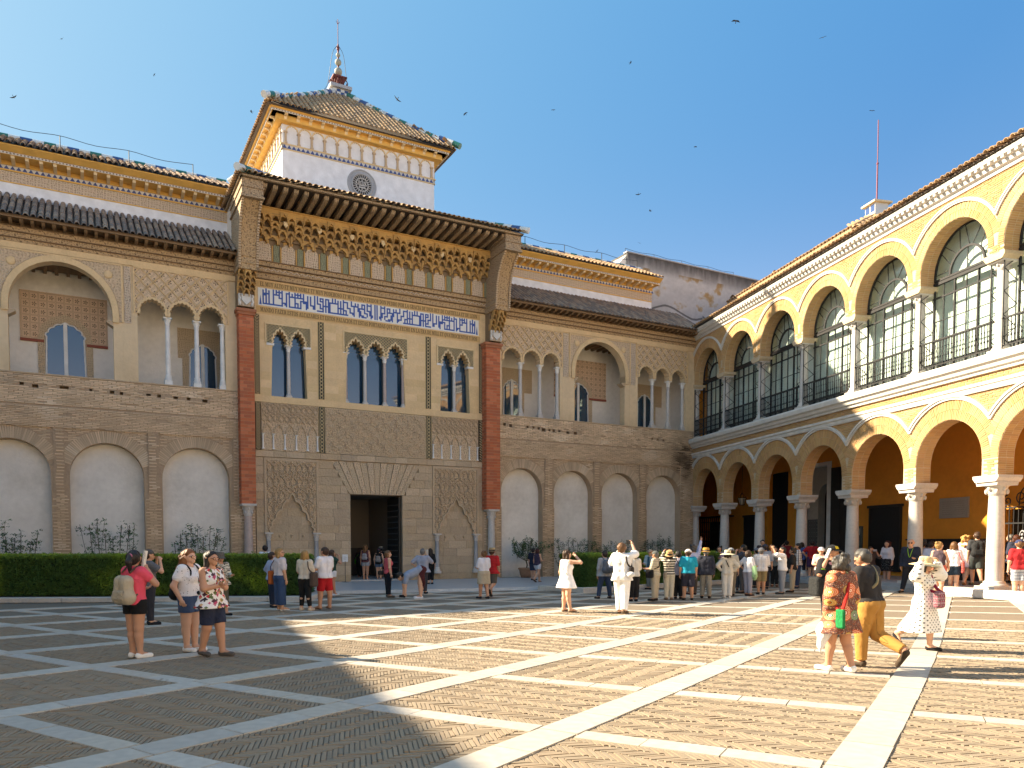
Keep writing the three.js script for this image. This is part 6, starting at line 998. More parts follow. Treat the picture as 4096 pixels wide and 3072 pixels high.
const hairs = { black: '#15110f', dark: '#231813', brown: '#3d2716', auburn: '#4a2414', blonde: '#9c7a48', lightbrown: '#6b4a2a', grey: '#6d6a68', greydark: '#45423f', ginger: '#7a4a22', red: '#3d1512', curl: '#b88a4c' };
const hairMat = {}; for (const k in hairs) hairMat[k] = M(hairs[k], { roughness: 0.55, map: clothTex, bumpMap: clothBump, bumpScale: 0.05 });
// arm poses: elbow from shoulder, hand from elbow (in body heights; x away from the body)
const ARM = { down: [[0.035, -0.172, -0.008], [0.008, -0.142, 0.03]], relaxed: [[0.05, -0.168, -0.02], [-0.005, -0.135, 0.05]], fold: [[0.035, -0.16, 0.04], [-0.12, 0.025, 0.085]], hold: [[0.03, -0.165, 0.03], [-0.045, 0.0, 0.14]], up: [[0.06, -0.075, 0.145], [-0.055, 0.13, 0.03]], face: [[0.075, -0.095, 0.12], [-0.085, 0.14, 0.005]], high: [[0.05, 0.03, 0.16], [-0.06, 0.13, 0.05]], brow: [[0.14, -0.01, 0.09], [-0.17, 0.1, 0.06]], point: [[0.05, 0.13, 0.1], [0.02, 0.14, 0.05]], hip: [[0.12, -0.125, -0.03], [-0.085, -0.1, 0.05]], ear: [[0.08, -0.12, 0.09], [-0.085, 0.14, -0.02]], pocket: [[0.07, -0.16, -0.04], [-0.025, -0.13, 0.06]], hat: [[0.13, 0.0, 0.05], [-0.065, 0.135, 0.0]], front: [[0.03, -0.17, 0.02], [-0.09, -0.03, 0.12]], swing: [[0.04, -0.165, 0.05], [0, -0.125, 0.08]], back: [[0.05, -0.165, -0.06], [-0.08, -0.1, 0.0]], reach: [[0.04, -0.16, 0.08], [-0.02, -0.12, 0.1]] };
const pName = {};
function person(o) {
  const h = o.h, f = !!o.f, w = (o.w ?? 1), dist = Math.hypot(o.x, o.z), cell = Math.max(0.0115, Math.min(0.021, dist * 0.00078));
  const t = new THREE.Group(); t.name = numbered('person'); t.position.set(o.x, o.y ?? 0.006, o.z); t.rotation.y = o.yaw; tag(t, o.label, 'person', o.group); scene.add(t);
  const sw = (f ? 0.093 : 0.108) * Math.sqrt(w), lean = o.lean ?? 0, hipY = 0.52, ph = o.legs || 'stand';
  const bend = (p) => { const y = p.y - hipY * h, c = Math.cos(lean), s = Math.sin(lean); return V3(p.x, hipY * h + y * c - p.z * s, y * s + p.z * c); };      // forward lean about the hips
  const U = (x, y, z) => bend(V3(x * h, y * h, z * h)), G = (x, y, z) => V3(x * h, y * h, z * h), R = (r) => r * h;
  // legs
  const L = { stand: [[0.05, 0.006, 0.01], [0.05, -0.006, 0]], wide: [[0.1, 0.03, 0.02], [0.1, -0.03, 0.0]], walk: [[0.042, 0.12, 0.13], [0.042, -0.02, -0.2, 0.055]], walkR: [[0.042, -0.02, -0.2, 0.055], [0.042, 0.12, 0.13]], step: [[0.045, 0.05, 0.08], [0.045, -0.02, -0.09, 0.01]], kick: [[0.042, 0.05, 0.05], [0.05, -0.03, -0.27, 0.12]], crouch: [[0.09, 0.12, 0.0], [0.09, 0.1, -0.06]] }[ph];
  const hips = [], knees = [], ank = [], toe = [];
  [1, -1].forEach((s, i) => {
    const [sx, kz, az, lift = 0] = L[i], sp = (o.spread ?? 1);
    hips.push(G(s * 0.05, 0.51, 0)); ank.push(G(s * sx * sp, 0.045 + lift, az)); knees.push(G(s * (0.05 + (sx * sp - 0.05) * 0.5), 0.285 + (lift ? -0.01 : 0), kz));
    toe.push(lift > 0.03 ? G(s * (sx * sp + 0.012), 0.018 + (lift > 0.1 ? 0.02 : 0), az + (lift > 0.1 ? 0.06 : 0.075)) : G(s * (sx * sp + 0.02), 0.02 + lift * 0.3, az + 0.105));
  });
  const sho = [U(sw, 0.81, -0.004), U(-sw, 0.81, -0.004)], elb = [], wri = [], A = [ARM[o.arms?.[0] || 'down'], ARM[o.arms?.[1] || 'down']];
  [1, -1].forEach((s, i) => { const [e, q] = A[i]; const b0 = V3(s * sw * h, 0.81 * h, -0.004 * h), e0 = b0.clone().add(V3(s * e[0] * h, e[1] * h, e[2] * h)), w0 = e0.clone().add(V3(s * q[0] * h, q[1] * h, q[2] * h)); elb.push(bend(e0)); wri.push(bend(w0)); });
  if (o.armsFree) [0, 1].forEach(i => { if (o.armsFree[i]) { elb[i] = V3(...o.armsFree[i][0]).multiplyScalar(h).add(sho[i]); wri[i] = V3(...o.armsFree[i][1]).multiplyScalar(h).add(elb[i]); } });
  const hx = o.head || [0, 0, 0];   // turn, nod, tilt of the head
  const neckT = U(0, 0.875, 0.004), q = new THREE.Quaternion().setFromEuler(new THREE.Euler(hx[1] + lean * (o.headKeep ?? 0.6), hx[0], hx[2], 'YXZ')), HD = (x, y, z) => V3(x * h, y * h, z * h).applyQuaternion(q).add(neckT);
  const torso = (e, wf = 1) => { const b = (f ? 0.9 : 1) * wf * w, P = [
    [U(-0.045 * b, 0.53, -0.004), U(0.045 * b, 0.53, -0.004), R(0.078 * b) + e, R(0.078 * b) + e], [U(-0.03 * b, 0.625, 0), U(0.03 * b, 0.625, 0), R((f ? 0.062 : 0.07) * b) + e, R((f ? 0.062 : 0.07) * b) + e],
    [U(-0.05 * b, 0.73, 0.002), U(0.05 * b, 0.73, 0.002), R(0.07 * b) + e, R(0.07 * b) + e], [U(-sw + 0.012, 0.805, -0.004), U(sw - 0.012, 0.805, -0.004), R(0.042) + e, R(0.042) + e], [U(0, 0.79, -0.01), U(0, 0.845, -0.005), R(0.06) + e * 0.8, R(0.036) + e * 0.3],
    [U(-0.04 * b, 0.54, 0), U(-0.045 * b, 0.74, 0), R(0.066 * b) + e, R(0.066 * b) + e], [U(0.04 * b, 0.54, 0), U(0.045 * b, 0.74, 0), R(0.066 * b) + e, R(0.066 * b) + e]];
    if (f) for (const s of [-1, 1]) P.push([U(s * 0.042, 0.725, 0.05), U(s * 0.042, 0.735, 0.045), R(0.042) + e, R(0.036) + e]); else if (w > 1.08) P.push([U(0, 0.6, 0.045), U(0, 0.66, 0.045), R(0.068) + e, R(0.06) + e]);
    for (const s of [-1, 1]) P.push([G(s * 0.04, 0.525, -0.035), G(s * 0.042, 0.51, -0.03), R(0.056 * b) + e, R(0.05 * b) + e]); return P; };
  const limbW = Math.sqrt(w) * (f ? 1.0 : 1.03);
  const leg = (i, e0, e1, t0 = 0, t1 = 2) => { const P = [], a = hips[i], k = knees[i], n = ank[i]; const at = (t) => t <= 1 ? a.clone().lerp(k, t) : k.clone().lerp(n, t - 1), rad = (t) => t <= 1 ? 0.066 - 0.024 * t : 0.042 - 0.017 * (t - 1), T = [t0, ...[1].filter(q => q > t0 && q < t1), t1]; for (let s = 0; s < T.length - 1; s++) { const f0 = (T[s] - t0) / (t1 - t0), f1 = (T[s + 1] - t0) / (t1 - t0); P.push([at(T[s]), at(T[s + 1]), R(rad(T[s]) * limbW) + e0 + (e1 - e0) * f0, R(rad(T[s + 1]) * limbW) + e0 + (e1 - e0) * f1]); } return P; };
  // --- the body, one continuous surface; head and hands on finer grids
  const skin = skins[o.skin ?? 0], body = [...torso(0)];
  for (const i of [0, 1]) {
    body.push(...leg(i, 0, 0)); const calf = knees[i].clone().lerp(ank[i], 0.32); calf.z -= R(0.012); body.push([calf, knees[i].clone().lerp(ank[i], 0.55), R(0.034 * limbW), R(0.026)]);
    body.push([ank[i], toe[i], R(0.024), R(0.018)], [ank[i], V3(ank[i].x, ank[i].y - R(0.02), ank[i].z - R(0.012)), R(0.024), R(0.022)]);
    body.push([sho[i], elb[i], R(0.034 * limbW), R(0.027 * limbW)], [elb[i], wri[i], R(0.027 * limbW), R(0.0185)]);
  }
  body.push([U(0, 0.81, -0.008), HD(0, 0.01, 0.0), R(0.036), R(0.032)]);
  const geos = [fieldMesh(body, cell, null, 0.03 * h / 1.7)];
  const headP = [[HD(0, 0.052, 0.006), HD(0, 0.066, -0.012), R(0.056), R(0.058)], [HD(0, 0.03, 0.022), HD(0, 0.012, 0.036), R(0.043), R(0.026)], [HD(0, 0.05, 0.058), HD(0, 0.034, 0.069), R(0.007), R(0.0095)], [HD(0, 0.018, 0.052), HD(0, 0.014, 0.052), R(0.014), R(0.012)], [HD(-0.03, 0.058, 0.05), HD(0.03, 0.058, 0.05), R(0.009), R(0.009)], [HD(0.056, 0.045, 0), HD(0.058, 0.058, -0.003), R(0.009), R(0.012)], [HD(-0.056, 0.045, 0), HD(-0.058, 0.058, -0.003), R(0.009), R(0.012)], [HD(0, -0.02, -0.002), HD(0, 0.02, 0), R(0.033), R(0.034)]];
  geos.push(fieldMesh(headP, cell * 0.55, null, 0.012));
  const hands = [];
  for (const i of [0, 1]) {
    const d = wri[i].clone().sub(elb[i]).normalize(), s = i ? -1 : 1, n0 = Math.abs(d.y) > 0.75 ? V3(s, 0, 0.15) : V3(0, -1, 0), side = V3().crossVectors(d, n0).normalize(), nrm = V3().crossVectors(side, d).normalize(), pc = wri[i].clone().addScaledVector(d, R(0.028)); hands.push(pc.clone().addScaledVector(d, R(0.02)));
    const hp = [[wri[i], pc, R(0.0165), R(0.018)], [pc.clone().addScaledVector(side, R(0.014)), pc.clone().addScaledVector(side, -R(0.014)), R(0.0125), R(0.0125)], [pc.clone().addScaledVector(d, R(0.016)).addScaledVector(side, R(0.015)), pc.clone().addScaledVector(d, R(0.016)).addScaledVector(side, -R(0.015)), R(0.0105), R(0.0105)]];
    geos.push(fieldMesh(hp, cell * 0.6, null, 0.01)); const curl = o.curl?.[i] ?? 0.5, fr = R(0.0053);
    for (let k = 0; k < 4; k++) { const b = pc.clone().addScaledVector(d, R(0.02)).addScaledVector(side, R(0.0165 - k * 0.011)), l = R([0.021, 0.0245, 0.0225, 0.018][k]), d1 = d.clone().multiplyScalar(Math.cos(curl * 0.8)).addScaledVector(nrm, -Math.sin(curl * 0.8)), d2 = d.clone().multiplyScalar(Math.cos(curl * 2)).addScaledVector(nrm, -Math.sin(curl * 2)), m = b.clone().addScaledVector(d1, l), e = m.clone().addScaledVector(d2, l * 0.9); geos.push(rod(b, m, fr, 5, fr * 0.95), rod(m, e, fr * 0.95, 5, fr * 0.7), new THREE.SphereGeometry(fr, 5, 4).translate(m.x, m.y, m.z)); }
    const tb = pc.clone().addScaledVector(side, R(0.017)).addScaledVector(d, -R(0.008)), tm = tb.clone().addScaledVector(side, R(0.014)).addScaledVector(d, R(0.016)), te = tm.clone().addScaledVector(d, R(0.017)).addScaledVector(nrm, -R(0.006)); geos.push(rod(tb, tm, fr * 1.25, 5, fr * 1.1), rod(tm, te, fr * 1.1, 5, fr * 0.8));
  }
  part(t, 'body', geos, skin, { keepUV: true });
  part(t, 'face', [...[-1, 1].flatMap(s => [new THREE.SphereGeometry(R(0.0062), 6, 5).scale(1.5, 0.8, 0.7), new THREE.SphereGeometry(R(0.005), 5, 4).scale(2.4, 0.6, 0.8).translate(0, R(0.012), 0)].map(g => { const c = HD(s * 0.0215, 0.054, 0.0515); return g.applyQuaternion(q).translate(c.x, c.y, c.z); }))], M([0.035, 0.022, 0.016], { roughness: 0.4 }), { keepUV: true });
  { const c = HD(0, 0.0205, 0.061); part(t, 'lips', new THREE.SphereGeometry(R(0.0055), 6, 5).scale(2.3, 0.75, 0.8).applyQuaternion(q).translate(c.x, c.y, c.z), M([0.36, 0.14, 0.11], { roughness: 0.5 }), { keepUV: true }); }
  // --- clothes
  const inv = (x, y, z) => { const Y = y - hipY * h, c = Math.cos(lean), s = Math.sin(lean); return hipY * h + Y * c + z * s; };
  const neckCut = (x, y, z, d) => { const n = U(0, 0.868 - (o.neck ?? 0), 0.018 + (o.neck ?? 0) * 0.6), e = R(d ?? 0.047) - Math.hypot((x - n.x) * 0.9, y - n.y, z - n.z); return e; };
  const T = o.top;
  if (T) {
    const e = T.e ?? 0.012, P = torso(e, 1.0), sl = T.sl ?? 0.6, hem = (T.hem ?? 0.5) * h;
    if (T.dress || T.hem < 0.5) { const fl = T.flare ?? 0.02; for (const s of [-1, 1]) P.push([G(s * 0.045, 0.53, 0), G(s * (0.05 + fl), hem / h - 0.01, 0), R(0.075 * w) + e, R(0.078 * w + fl) + e]); P.push([G(0, 0.53, 0), G(0, hem / h - 0.01, 0), R(0.075 * w) + e, R(0.078 * w + fl) + e]); if (T.swing) P.push([G(0, 0.5, 0), G(0, hem / h, T.swing), R(0.07), R(0.09 + fl)]); }
    for (const i of [0, 1]) { if (sl > 0) { const m = sho[i].clone().lerp(elb[i], Math.min(1, sl)); const pf = T.puff ?? 0; P.push([sho[i], m, R(0.035 * limbW) + e + 0.004 + pf * 0.3, R((sl >= 1 ? 0.029 : 0.034) * limbW) + e + 0.008 + pf]); if (sl > 1) P.push([elb[i], elb[i].clone().lerp(wri[i], Math.min(1, sl - 1)), R(0.028 * limbW) + e + pf, R(0.021) + e * 0.9 + pf * 0.5]); } }
    const tank = sl === 0;
    const armCut = (x, y, z) => { let m = -1; if (tank) for (const s of sho) m = Math.max(m, R(0.04) - Math.hypot(x - s.x, (y - s.y) * 0.8, z - s.z)); return m; };
    part(t, T.name || (T.dress ? 'dress' : 'shirt'), fieldMesh(P, cell, (x, y, z) => Math.max(hem - (T.dress || lean === 0 ? y : inv(x, y, z)), neckCut(x, y, z), armCut(x, y, z)), 0.03), T.m || C(T.c), { keepUV: true });
    if (T.collar) part(t, 'collar', new THREE.TorusGeometry(R(0.04), R(0.011), 6, 14).rotateX(PI / 2 - 0.3 - lean).translate(U(0, 0.848, 0.003).x, U(0, 0.848, 0.003).y, U(0, 0.848, 0.003).z), T.m || C(T.c), { keepUV: true });
    if (T.open) { const a = U(0, 0.82, 0.075), b = U(0, 0.56, 0.09); part(t, 'undershirt', barGeo(a, b, R(0.05), R(0.03)), C(T.open), { keepUV: true }); }
  }
  const B = o.bot;
  if (B) {
    const e = B.e ?? 0.01, P = torso(e * 0.9 + 0.002).filter((_, i) => i === 0 || i === 1 || i > 6); const top = (B.top ?? 0.6) * h;
    if (B.k === 'skirt') { const l = B.len, fl = B.flare ?? 0.01; for (const s of [-1, 0, 1]) P.push([G(s * 0.045, 0.53, 0), G(s * (0.045 + fl), l, s ? (s * (o.skirtStep ?? 0)) : 0), R(0.076 * w) + e, R(0.07 * w + fl) + e]); part(t, 'skirt', fieldMesh(P, cell, (x, y, z) => Math.max(l * h - y, inv(x, y, z) - top), 0.03), B.m || C(B.c), { keepUV: true }); }
    else { const t1 = B.k === 'shorts' ? B.len ?? 0.7 : B.len ?? 1.95, fl = B.fl ?? (B.k === 'shorts' ? 0.018 : 0.012), cuts = [0, 1].map(i => { const c = t1 <= 1 ? hips[i].clone().lerp(knees[i], t1) : knees[i].clone().lerp(ank[i], t1 - 1), d = (t1 <= 1 ? knees[i].clone().sub(hips[i]) : ank[i].clone().sub(knees[i])).normalize(); return [c, d]; });
      for (const i of [0, 1]) P.push(...leg(i, e, e + fl, 0, Math.min(2, t1 + 0.05))); part(t, B.k === 'shorts' ? 'shorts' : 'trousers', fieldMesh(P, cell, (x, y, z) => { const i = (Math.hypot(x - cuts[0][0].x, z - cuts[0][0].z) < Math.hypot(x - cuts[1][0].x, z - cuts[1][0].z)) ? 0 : 1, [c, d] = cuts[i]; return Math.max((x - c.x) * d.x + (y - c.y) * d.y + (z - c.z) * d.z, inv(x, y, z) - top); }, 0.02), B.m || C(B.c), { keepUV: true }); }
    if (B.belt) { const c = U(0, 0.585, 0); part(t, 'belt', new THREE.TorusGeometry(R(0.092 * w), R(0.012), 6, 24).rotateX(PI / 2 - lean).scale(1, 1, 0.86).translate(c.x, c.y, c.z), C(B.belt), { keepUV: true }); }
  }
  if (o.shoes) for (const i of [0, 1]) { const a = ank[i], heel = V3(a.x, a.y - R(0.018), a.z - R(0.014)), fl = toe[i].y; part(t, 'shoe', fieldMesh([[heel, toe[i], R(0.03), R(0.023)], ...(o.sandal ? [] : [[V3(a.x, a.y - R(0.004), a.z), heel, R(0.029), R(0.03)]])], Math.min(cell, 0.014), (x, y, z) => Math.max(-y + (L[i][3] ? -1 : 0.002), o.sandal ? y - R(0.02) - (L[i][3] ? 9 : 0) : -1), 0.01), C(o.shoes), { keepUV: true }); if (o.socks) part(t, 'sock', rod(V3(a.x, a.y + R(0.02), a.z), V3(a.x, a.y - R(0.01), a.z), R(0.03), 8), C(o.socks), { keepUV: true }); }
  // --- hair, hat, glasses
  const H = o.hair;
  if (H && H[0] !== 'bald') {
    const [st, col] = H, P = [[HD(0, 0.066, -0.014), HD(0, 0.074, -0.006), R(0.065), R(0.06)], [HD(0, 0.05, -0.03), HD(0, 0.03, -0.03), R(0.05), R(0.042)]];
    if (st === 'thin') P[0][2] = P[0][3] = R(0.061);
    if (st === 'bob' || st === 'long' || st === 'curly') for (const s of [-1, 1]) P.push([HD(s * 0.042, 0.05, -0.012), HD(s * 0.05, st === 'bob' ? -0.012 : -0.03, -0.012), R(0.03), R(st === 'curly' ? 0.04 : 0.027)]);
    if (st === 'bob') P.push([HD(0, 0.04, -0.04), HD(0, -0.008, -0.04), R(0.04), R(0.03)]);
    if (st === 'long') P.push([HD(0, 0.04, -0.04), HD(0, -0.09, -0.055), R(0.042), R(0.03)], [HD(0.03, 0, -0.045), HD(0.035, -0.1, -0.05), R(0.03), R(0.02)], [HD(-0.03, 0, -0.045), HD(-0.035, -0.1, -0.05), R(0.03), R(0.02)]);
    if (st === 'curly') for (let i = 0; i < 26; i++) { const a = rr(-2.6, 2.6), y = rr(-0.1, 0.1), d = HD(Math.sin(a) * rr(0.05, 0.075), y, -0.03 - Math.cos(a) * rr(0.02, 0.055)); P.push([d, d.clone().add(V3(0, -R(0.015), 0)), R(rr(0.016, 0.03)), R(0.016)]); }
    if (st === 'curlyLong') { for (let i = 0; i < 60; i++) { const a = rr(-2.3, 2.3), y = rr(-0.17, 0.1), wd = 0.06 + Math.max(0, -y) * 0.25, d = HD(Math.sin(a) * wd, y, -0.035 - Math.cos(a) * wd * 0.7 - Math.max(0, -y) * 0.25); P.push([d, d.clone().add(V3(rr(-0.01, 0.01), -R(0.03), 0)), R(rr(0.014, 0.028)), R(0.014)]); } }
    if (st === 'pony') P.push([HD(0, 0.075, -0.065), HD(0, 0.02, -0.1), R(0.024), R(0.03)], [HD(0, 0.02, -0.1), HD(0, -0.075, -0.075), R(0.03), R(0.012)]);
    if (st === 'bun') P.push([HD(0, 0.1, -0.06), HD(0, 0.105, -0.065), R(0.03), R(0.028)]);
    if (st === 'wavy') for (let i = 0; i < 18; i++) { const a = rr(-2.4, 2.4), y = rr(0.0, 0.13), d = HD(Math.sin(a) * 0.055, y, -0.018 - Math.cos(a) * 0.045); P.push([d, d, R(rr(0.018, 0.028)), R(0.02)]); }
    const fc = HD(0, 0.028, 0.075), fr = R(st === 'thin' ? 0.09 : 0.074); const fc2 = HD(0, 0.075, 0.07);
    part(t, 'hair', fieldMesh(P, cell * 0.62, (x, y, z) => Math.max(fr - Math.hypot(x - fc.x, y - fc.y, z - fc.z), R(0.02) - Math.hypot(x - fc2.x, y - fc2.y, z - fc2.z)), 0.012), hairMat[col], { keepUV: true });
    if (st === 'pony') { const c = HD(0, 0.074, -0.072); part(t, 'hair_tie', new THREE.TorusGeometry(R(0.02), R(0.007), 6, 12).translate(c.x, c.y, c.z), C('#d77f98'), { keepUV: true }); }
  }
  const put = (g) => { const c = HD(0, 0.085, -0.006); return g.scale(h, h, h).applyQuaternion(q).translate(c.x, c.y, c.z); };
  if (o.hat) {
    const [k, col, band] = o.hat, m = C(col);
    const brim = { straw: 0.105, wide: 0.16, bucket: 0.095, fedora: 0.098, sun: 0.13 }[k];
    if (brim) { const dr = k === 'bucket' ? 0.03 : k === 'wide' ? 0.025 : k === 'sun' ? 0.035 : 0.004; const g = group(t, 'hat'); part(g, 'crown', put(lathe([[0.068, -0.012], [0.067, 0.03], [0.06, 0.052], [0.045, 0.06], [0.001, 0.058]], 18)), m, { keepUV: true }); part(g, 'brim', put(lathe([[0.064, -0.008], [brim * 0.8, -0.012 - dr * 0.6], [brim, -0.014 - dr], [brim, -0.018 - dr], [0.064, -0.014]], 22)), m, { keepUV: true }); if (band) part(g, 'band', put(lathe([[0.0695, -0.008], [0.0695, 0.012], [0.066, 0.012], [0.066, -0.008]], 18)), C(band), { keepUV: true }); }
    else { const g = group(t, 'cap'); part(g, 'crown', put(new THREE.SphereGeometry(0.069, 16, 8, 0, 2 * PI, 0, PI / 2).scale(1, 0.9, 1.05).translate(0, -0.014, 0)), m, { keepUV: true }); part(g, 'peak', put(new THREE.CylinderGeometry(0.06, 0.06, 0.006, 16, 1, false, -PI / 2, PI).scale(1, 1, 1.15).rotateX(0.18).translate(0, -0.016, 0.058)), C(band || col), { keepUV: true }); if (o.capFront) part(g, 'front_print', put(new THREE.SphereGeometry(0.07, 12, 6, PI / 2 - 0.5, 1.0, PI / 2 - 0.75, 0.55).scale(1.01, 0.92, 1.08).translate(0, -0.012, 0)), o.capFront, { keepUV: true }); }
  }
  if (o.glasses) { const g = []; for (const s of [-1, 1]) g.push(new THREE.TorusGeometry(R(0.0145), R(0.0028), 5, 12).scale(1.15, 0.85, 1).translate(s * R(0.0215), R(0.053), R(0.061)), rod(V3(s * R(0.037), R(0.055), R(0.058)), V3(s * R(0.059), R(0.055), R(0.002)), R(0.0022), 4)); if (o.glasses === 'sun') for (const s of [-1, 1]) g.push(new THREE.CylinderGeometry(R(0.0145), R(0.0145), R(0.003), 12).rotateX(PI / 2).scale(1.15, 0.85, 1).translate(s * R(0.0215), R(0.053), R(0.061))); part(t, 'glasses', merge([g]).applyQuaternion(q).translate(neckT.x, neckT.y, neckT.z), M([0.015, 0.015, 0.018], { roughness: 0.25 }), { keepUV: true }); }
  if (o.lanyard) part(t, 'lanyard', tube([U(-0.045, 0.835, 0.03), U(-0.03, 0.76, 0.088 * w), U(0, 0.66, 0.1 * w), U(0.03, 0.76, 0.088 * w), U(0.045, 0.835, 0.03)], R(0.006), 5, 24), C('#8fbf2a'), { keepUV: true });
  const toW = (v) => v.clone().applyAxisAngle(V3(0, 1, 0), o.yaw).add(t.position);
  return { t, h, U, HD, G, hands, elb, wri, sho, yaw: o.yaw, q, w, toW };
}
// carried things: objects of their own in the person's axes
function item(p, name, label, cat, geomsMats, grp) { const t = new THREE.Group(); t.name = numbered(name); t.position.copy(p.t.position); t.rotation.y = p.yaw; tag(t, label, cat, grp); scene.add(t); for (const [n, g, m] of geomsMats) part(t, n, g, m, { keepUV: true }); return t; }
const rbox = (w, h, d, r = 0.03) => new RoundedBoxGeometry(w, h, d, 3, Math.min(r, w / 2.1, h / 2.1, d / 2.1));
const mv = (g, v) => g.translate(v.x, v.y, v.z);
function backpack(p, label, col, sx = 1, y = 0.7, straps = col) { const b = p.U(0, y, -0.12 * Math.sqrt(p.w)), W = 0.28 * sx, Hh = 0.4 * sx, D = 0.16 * sx; const strap = (s) => tube([p.U(s * 0.05, 0.8, -0.09), p.U(s * 0.06, 0.856, -0.005), p.U(s * 0.062, 0.79, 0.075), p.U(s * 0.085, 0.68, 0.05), p.U(s * 0.08, y - 0.09, -0.09)], 0.014, 5, 22); item(p, 'backpack', label, 'backpack', [['body', mv(fieldMesh([[V3(-W * 0.28, -Hh * 0.3, 0), V3(W * 0.28, -Hh * 0.3, 0), D * 0.62, D * 0.62], [V3(-W * 0.2, Hh * 0.22, 0.01), V3(W * 0.2, Hh * 0.22, 0.01), D * 0.5, D * 0.5], [V3(-W * 0.25, -Hh * 0.3, 0), V3(-W * 0.18, Hh * 0.24, 0), D * 0.55, D * 0.48], [V3(W * 0.25, -Hh * 0.3, 0), V3(W * 0.18, Hh * 0.24, 0), D * 0.55, D * 0.48]], 0.016, null, 0.03), b), C(col)], ['pocket', mv(rbox(W * 0.7, Hh * 0.32, D * 0.4), b.clone().add(V3(0, -Hh * 0.22, -D * 0.5))), C(col)], ['strap', [strap(-1), strap(1)], C(straps)]]); }
function shoulderBag(p, label, col, s, y = 0.5, o = {}) { const b = p.U(s * (o.x ?? 0.15), y, o.z ?? 0.0), W = o.W ?? 0.3, Hh = o.H ?? 0.26, D = o.D ?? 0.1, from = o.cross ? -s : s; const g = tube([b.clone().add(V3(0, Hh * 0.4, 0.03)), p.U((s * (o.x ?? 0.15) + from * 0.06) / 2, 0.7, 0.1 * p.w), p.U(from * 0.06, 0.855, 0.0), p.U((s * (o.x ?? 0.15) + from * 0.06) / 2, 0.7, -0.1 * p.w), b.clone().add(V3(0, Hh * 0.4, -0.03))], o.sw ?? 0.012, 5, 28); item(p, o.name || 'shoulder_bag', label, o.cat || 'bag', [['body', mv(rbox(D, Hh, W, 0.05), b), o.m || C(col)], ['strap', g, C(o.strap || col)]]); }
function held(p, name, label, cat, g, m, i, off = [0, 0, 0]) { const v = p.hands[i].clone().add(V3(...off)); return item(p, name, label, cat, [['body', mv(g, v), m]]); }
const spotMap = spots('#d9e2d6', ['#8fb08a', '#c2cfbf', '#6f9a78'], 20, 14, 0.3);
{ const p = person({ x: -5.70, z: -11.76, h: 1.63, yaw: 2.75, label: 'woman in pink tee and black shorts seen from behind, beige backpack and ponytail', f: 1, hair: ['pony','dark'], top: { c: '#e8546a', sl: 0.45, hem: 0.5 }, bot: { k: 'shorts', c: '#0d0d0f', len: 0.42 }, shoes: '#e9e6e2', arms: ['hold','ear'], head: [0.35,0,0], skin: 1 }); backpack(p, 'beige leather backpack on the woman in pink', '#b9aa92', 1.12, 0.655, '#6a5648'); held(p, 'paper_roll', 'rolled white paper held to the ear of the woman in pink', 'paper roll', new THREE.CylinderGeometry(0.035, 0.03, 0.26, 12).rotateX(0.2), C('#e4ddd2'), 1, [0, 0.08, 0]); }
{ const p = person({ x: -5.19, z: -12.53, h: 1.64, yaw: 1.25, label: 'woman with long curly ginger hair, white tee and denim shorts, facing right', f: 1, hair: ['curlyLong','ginger'], top: { m: PT.dotsSmall, sl: 0.5, hem: 0.545 }, bot: { k: 'shorts', c: '#3d5172', len: 0.55 }, shoes: '#ecebe9', arms: ['pocket','pocket'], glasses: 1, skin: 2, w: 1.1 }); backpack(p, 'black backpack hanging on the back of the curly haired woman', '#141316', 1.05, 0.64); held(p, 'camera', 'black camera hanging at the waist of the curly haired woman', 'camera', merge([rbox(0.14, 0.09, 0.06, 0.02), new THREE.CylinderGeometry(0.035, 0.035, 0.07, 14).rotateX(PI / 2).translate(0, 0, 0.05)]), C('#121214'), 0, [-0.16, 0.16, 0.02]); }
{ const p = person({ x: -4.63, z: -12.00, h: 1.62, yaw: 1.15, label: 'dark haired woman in sleeveless floral top and navy shorts with folded arms', f: 1, hair: ['bob','dark'], top: { m: PT.floral, sl: 0, hem: 0.46, flare: 0.02 }, bot: { k: 'shorts', c: '#262d45', len: 0.88 }, shoes: '#5b5450', arms: ['fold','fold'], glasses: 1, skin: 1, w: 1.15, legs: 'step' }); }
{ const p = person({ x: -7.03, z: -18.79, h: 1.50, yaw: 0.90, label: 'man in grey bucket hat, grey patterned shirt and olive trousers before the hedge', hat: ['bucket','#5d5c57'], hair: ['short','grey'], top: { m: PT.leafy, sl: 1.9, hem: 0.49 }, bot: { k: 'trousers', c: '#55513f', len: 1.5 }, shoes: '#1b1b1d', arms: ['hold','hold'], skin: 1, legs: 'step' }); }
{ const p = person({ x: -7.73, z: -16.60, h: 1.60, yaw: 2.20, label: 'man in grey cap half hidden behind the woman in pink', hat: ['cap','#55504d'], hair: ['short','dark'], top: { c: '#5f5f63', sl: 0.6 }, bot: { k: 'trousers', c: '#2c2c33' }, shoes: '#1e1e20', arms: ['face','face'], glasses: 1 }); }
{ const p = person({ x: -9.44, z: -29.82, h: 1.65, yaw: -2.40, label: 'man in white shirt walking behind the end of the left hedge', hair: ['short','dark'], top: { c: '#dfe0e6', sl: 0.6 }, bot: { k: 'trousers', c: '#4a4a52' }, shoes: '#222', arms: ['swing','down'], skin: 1 }); }
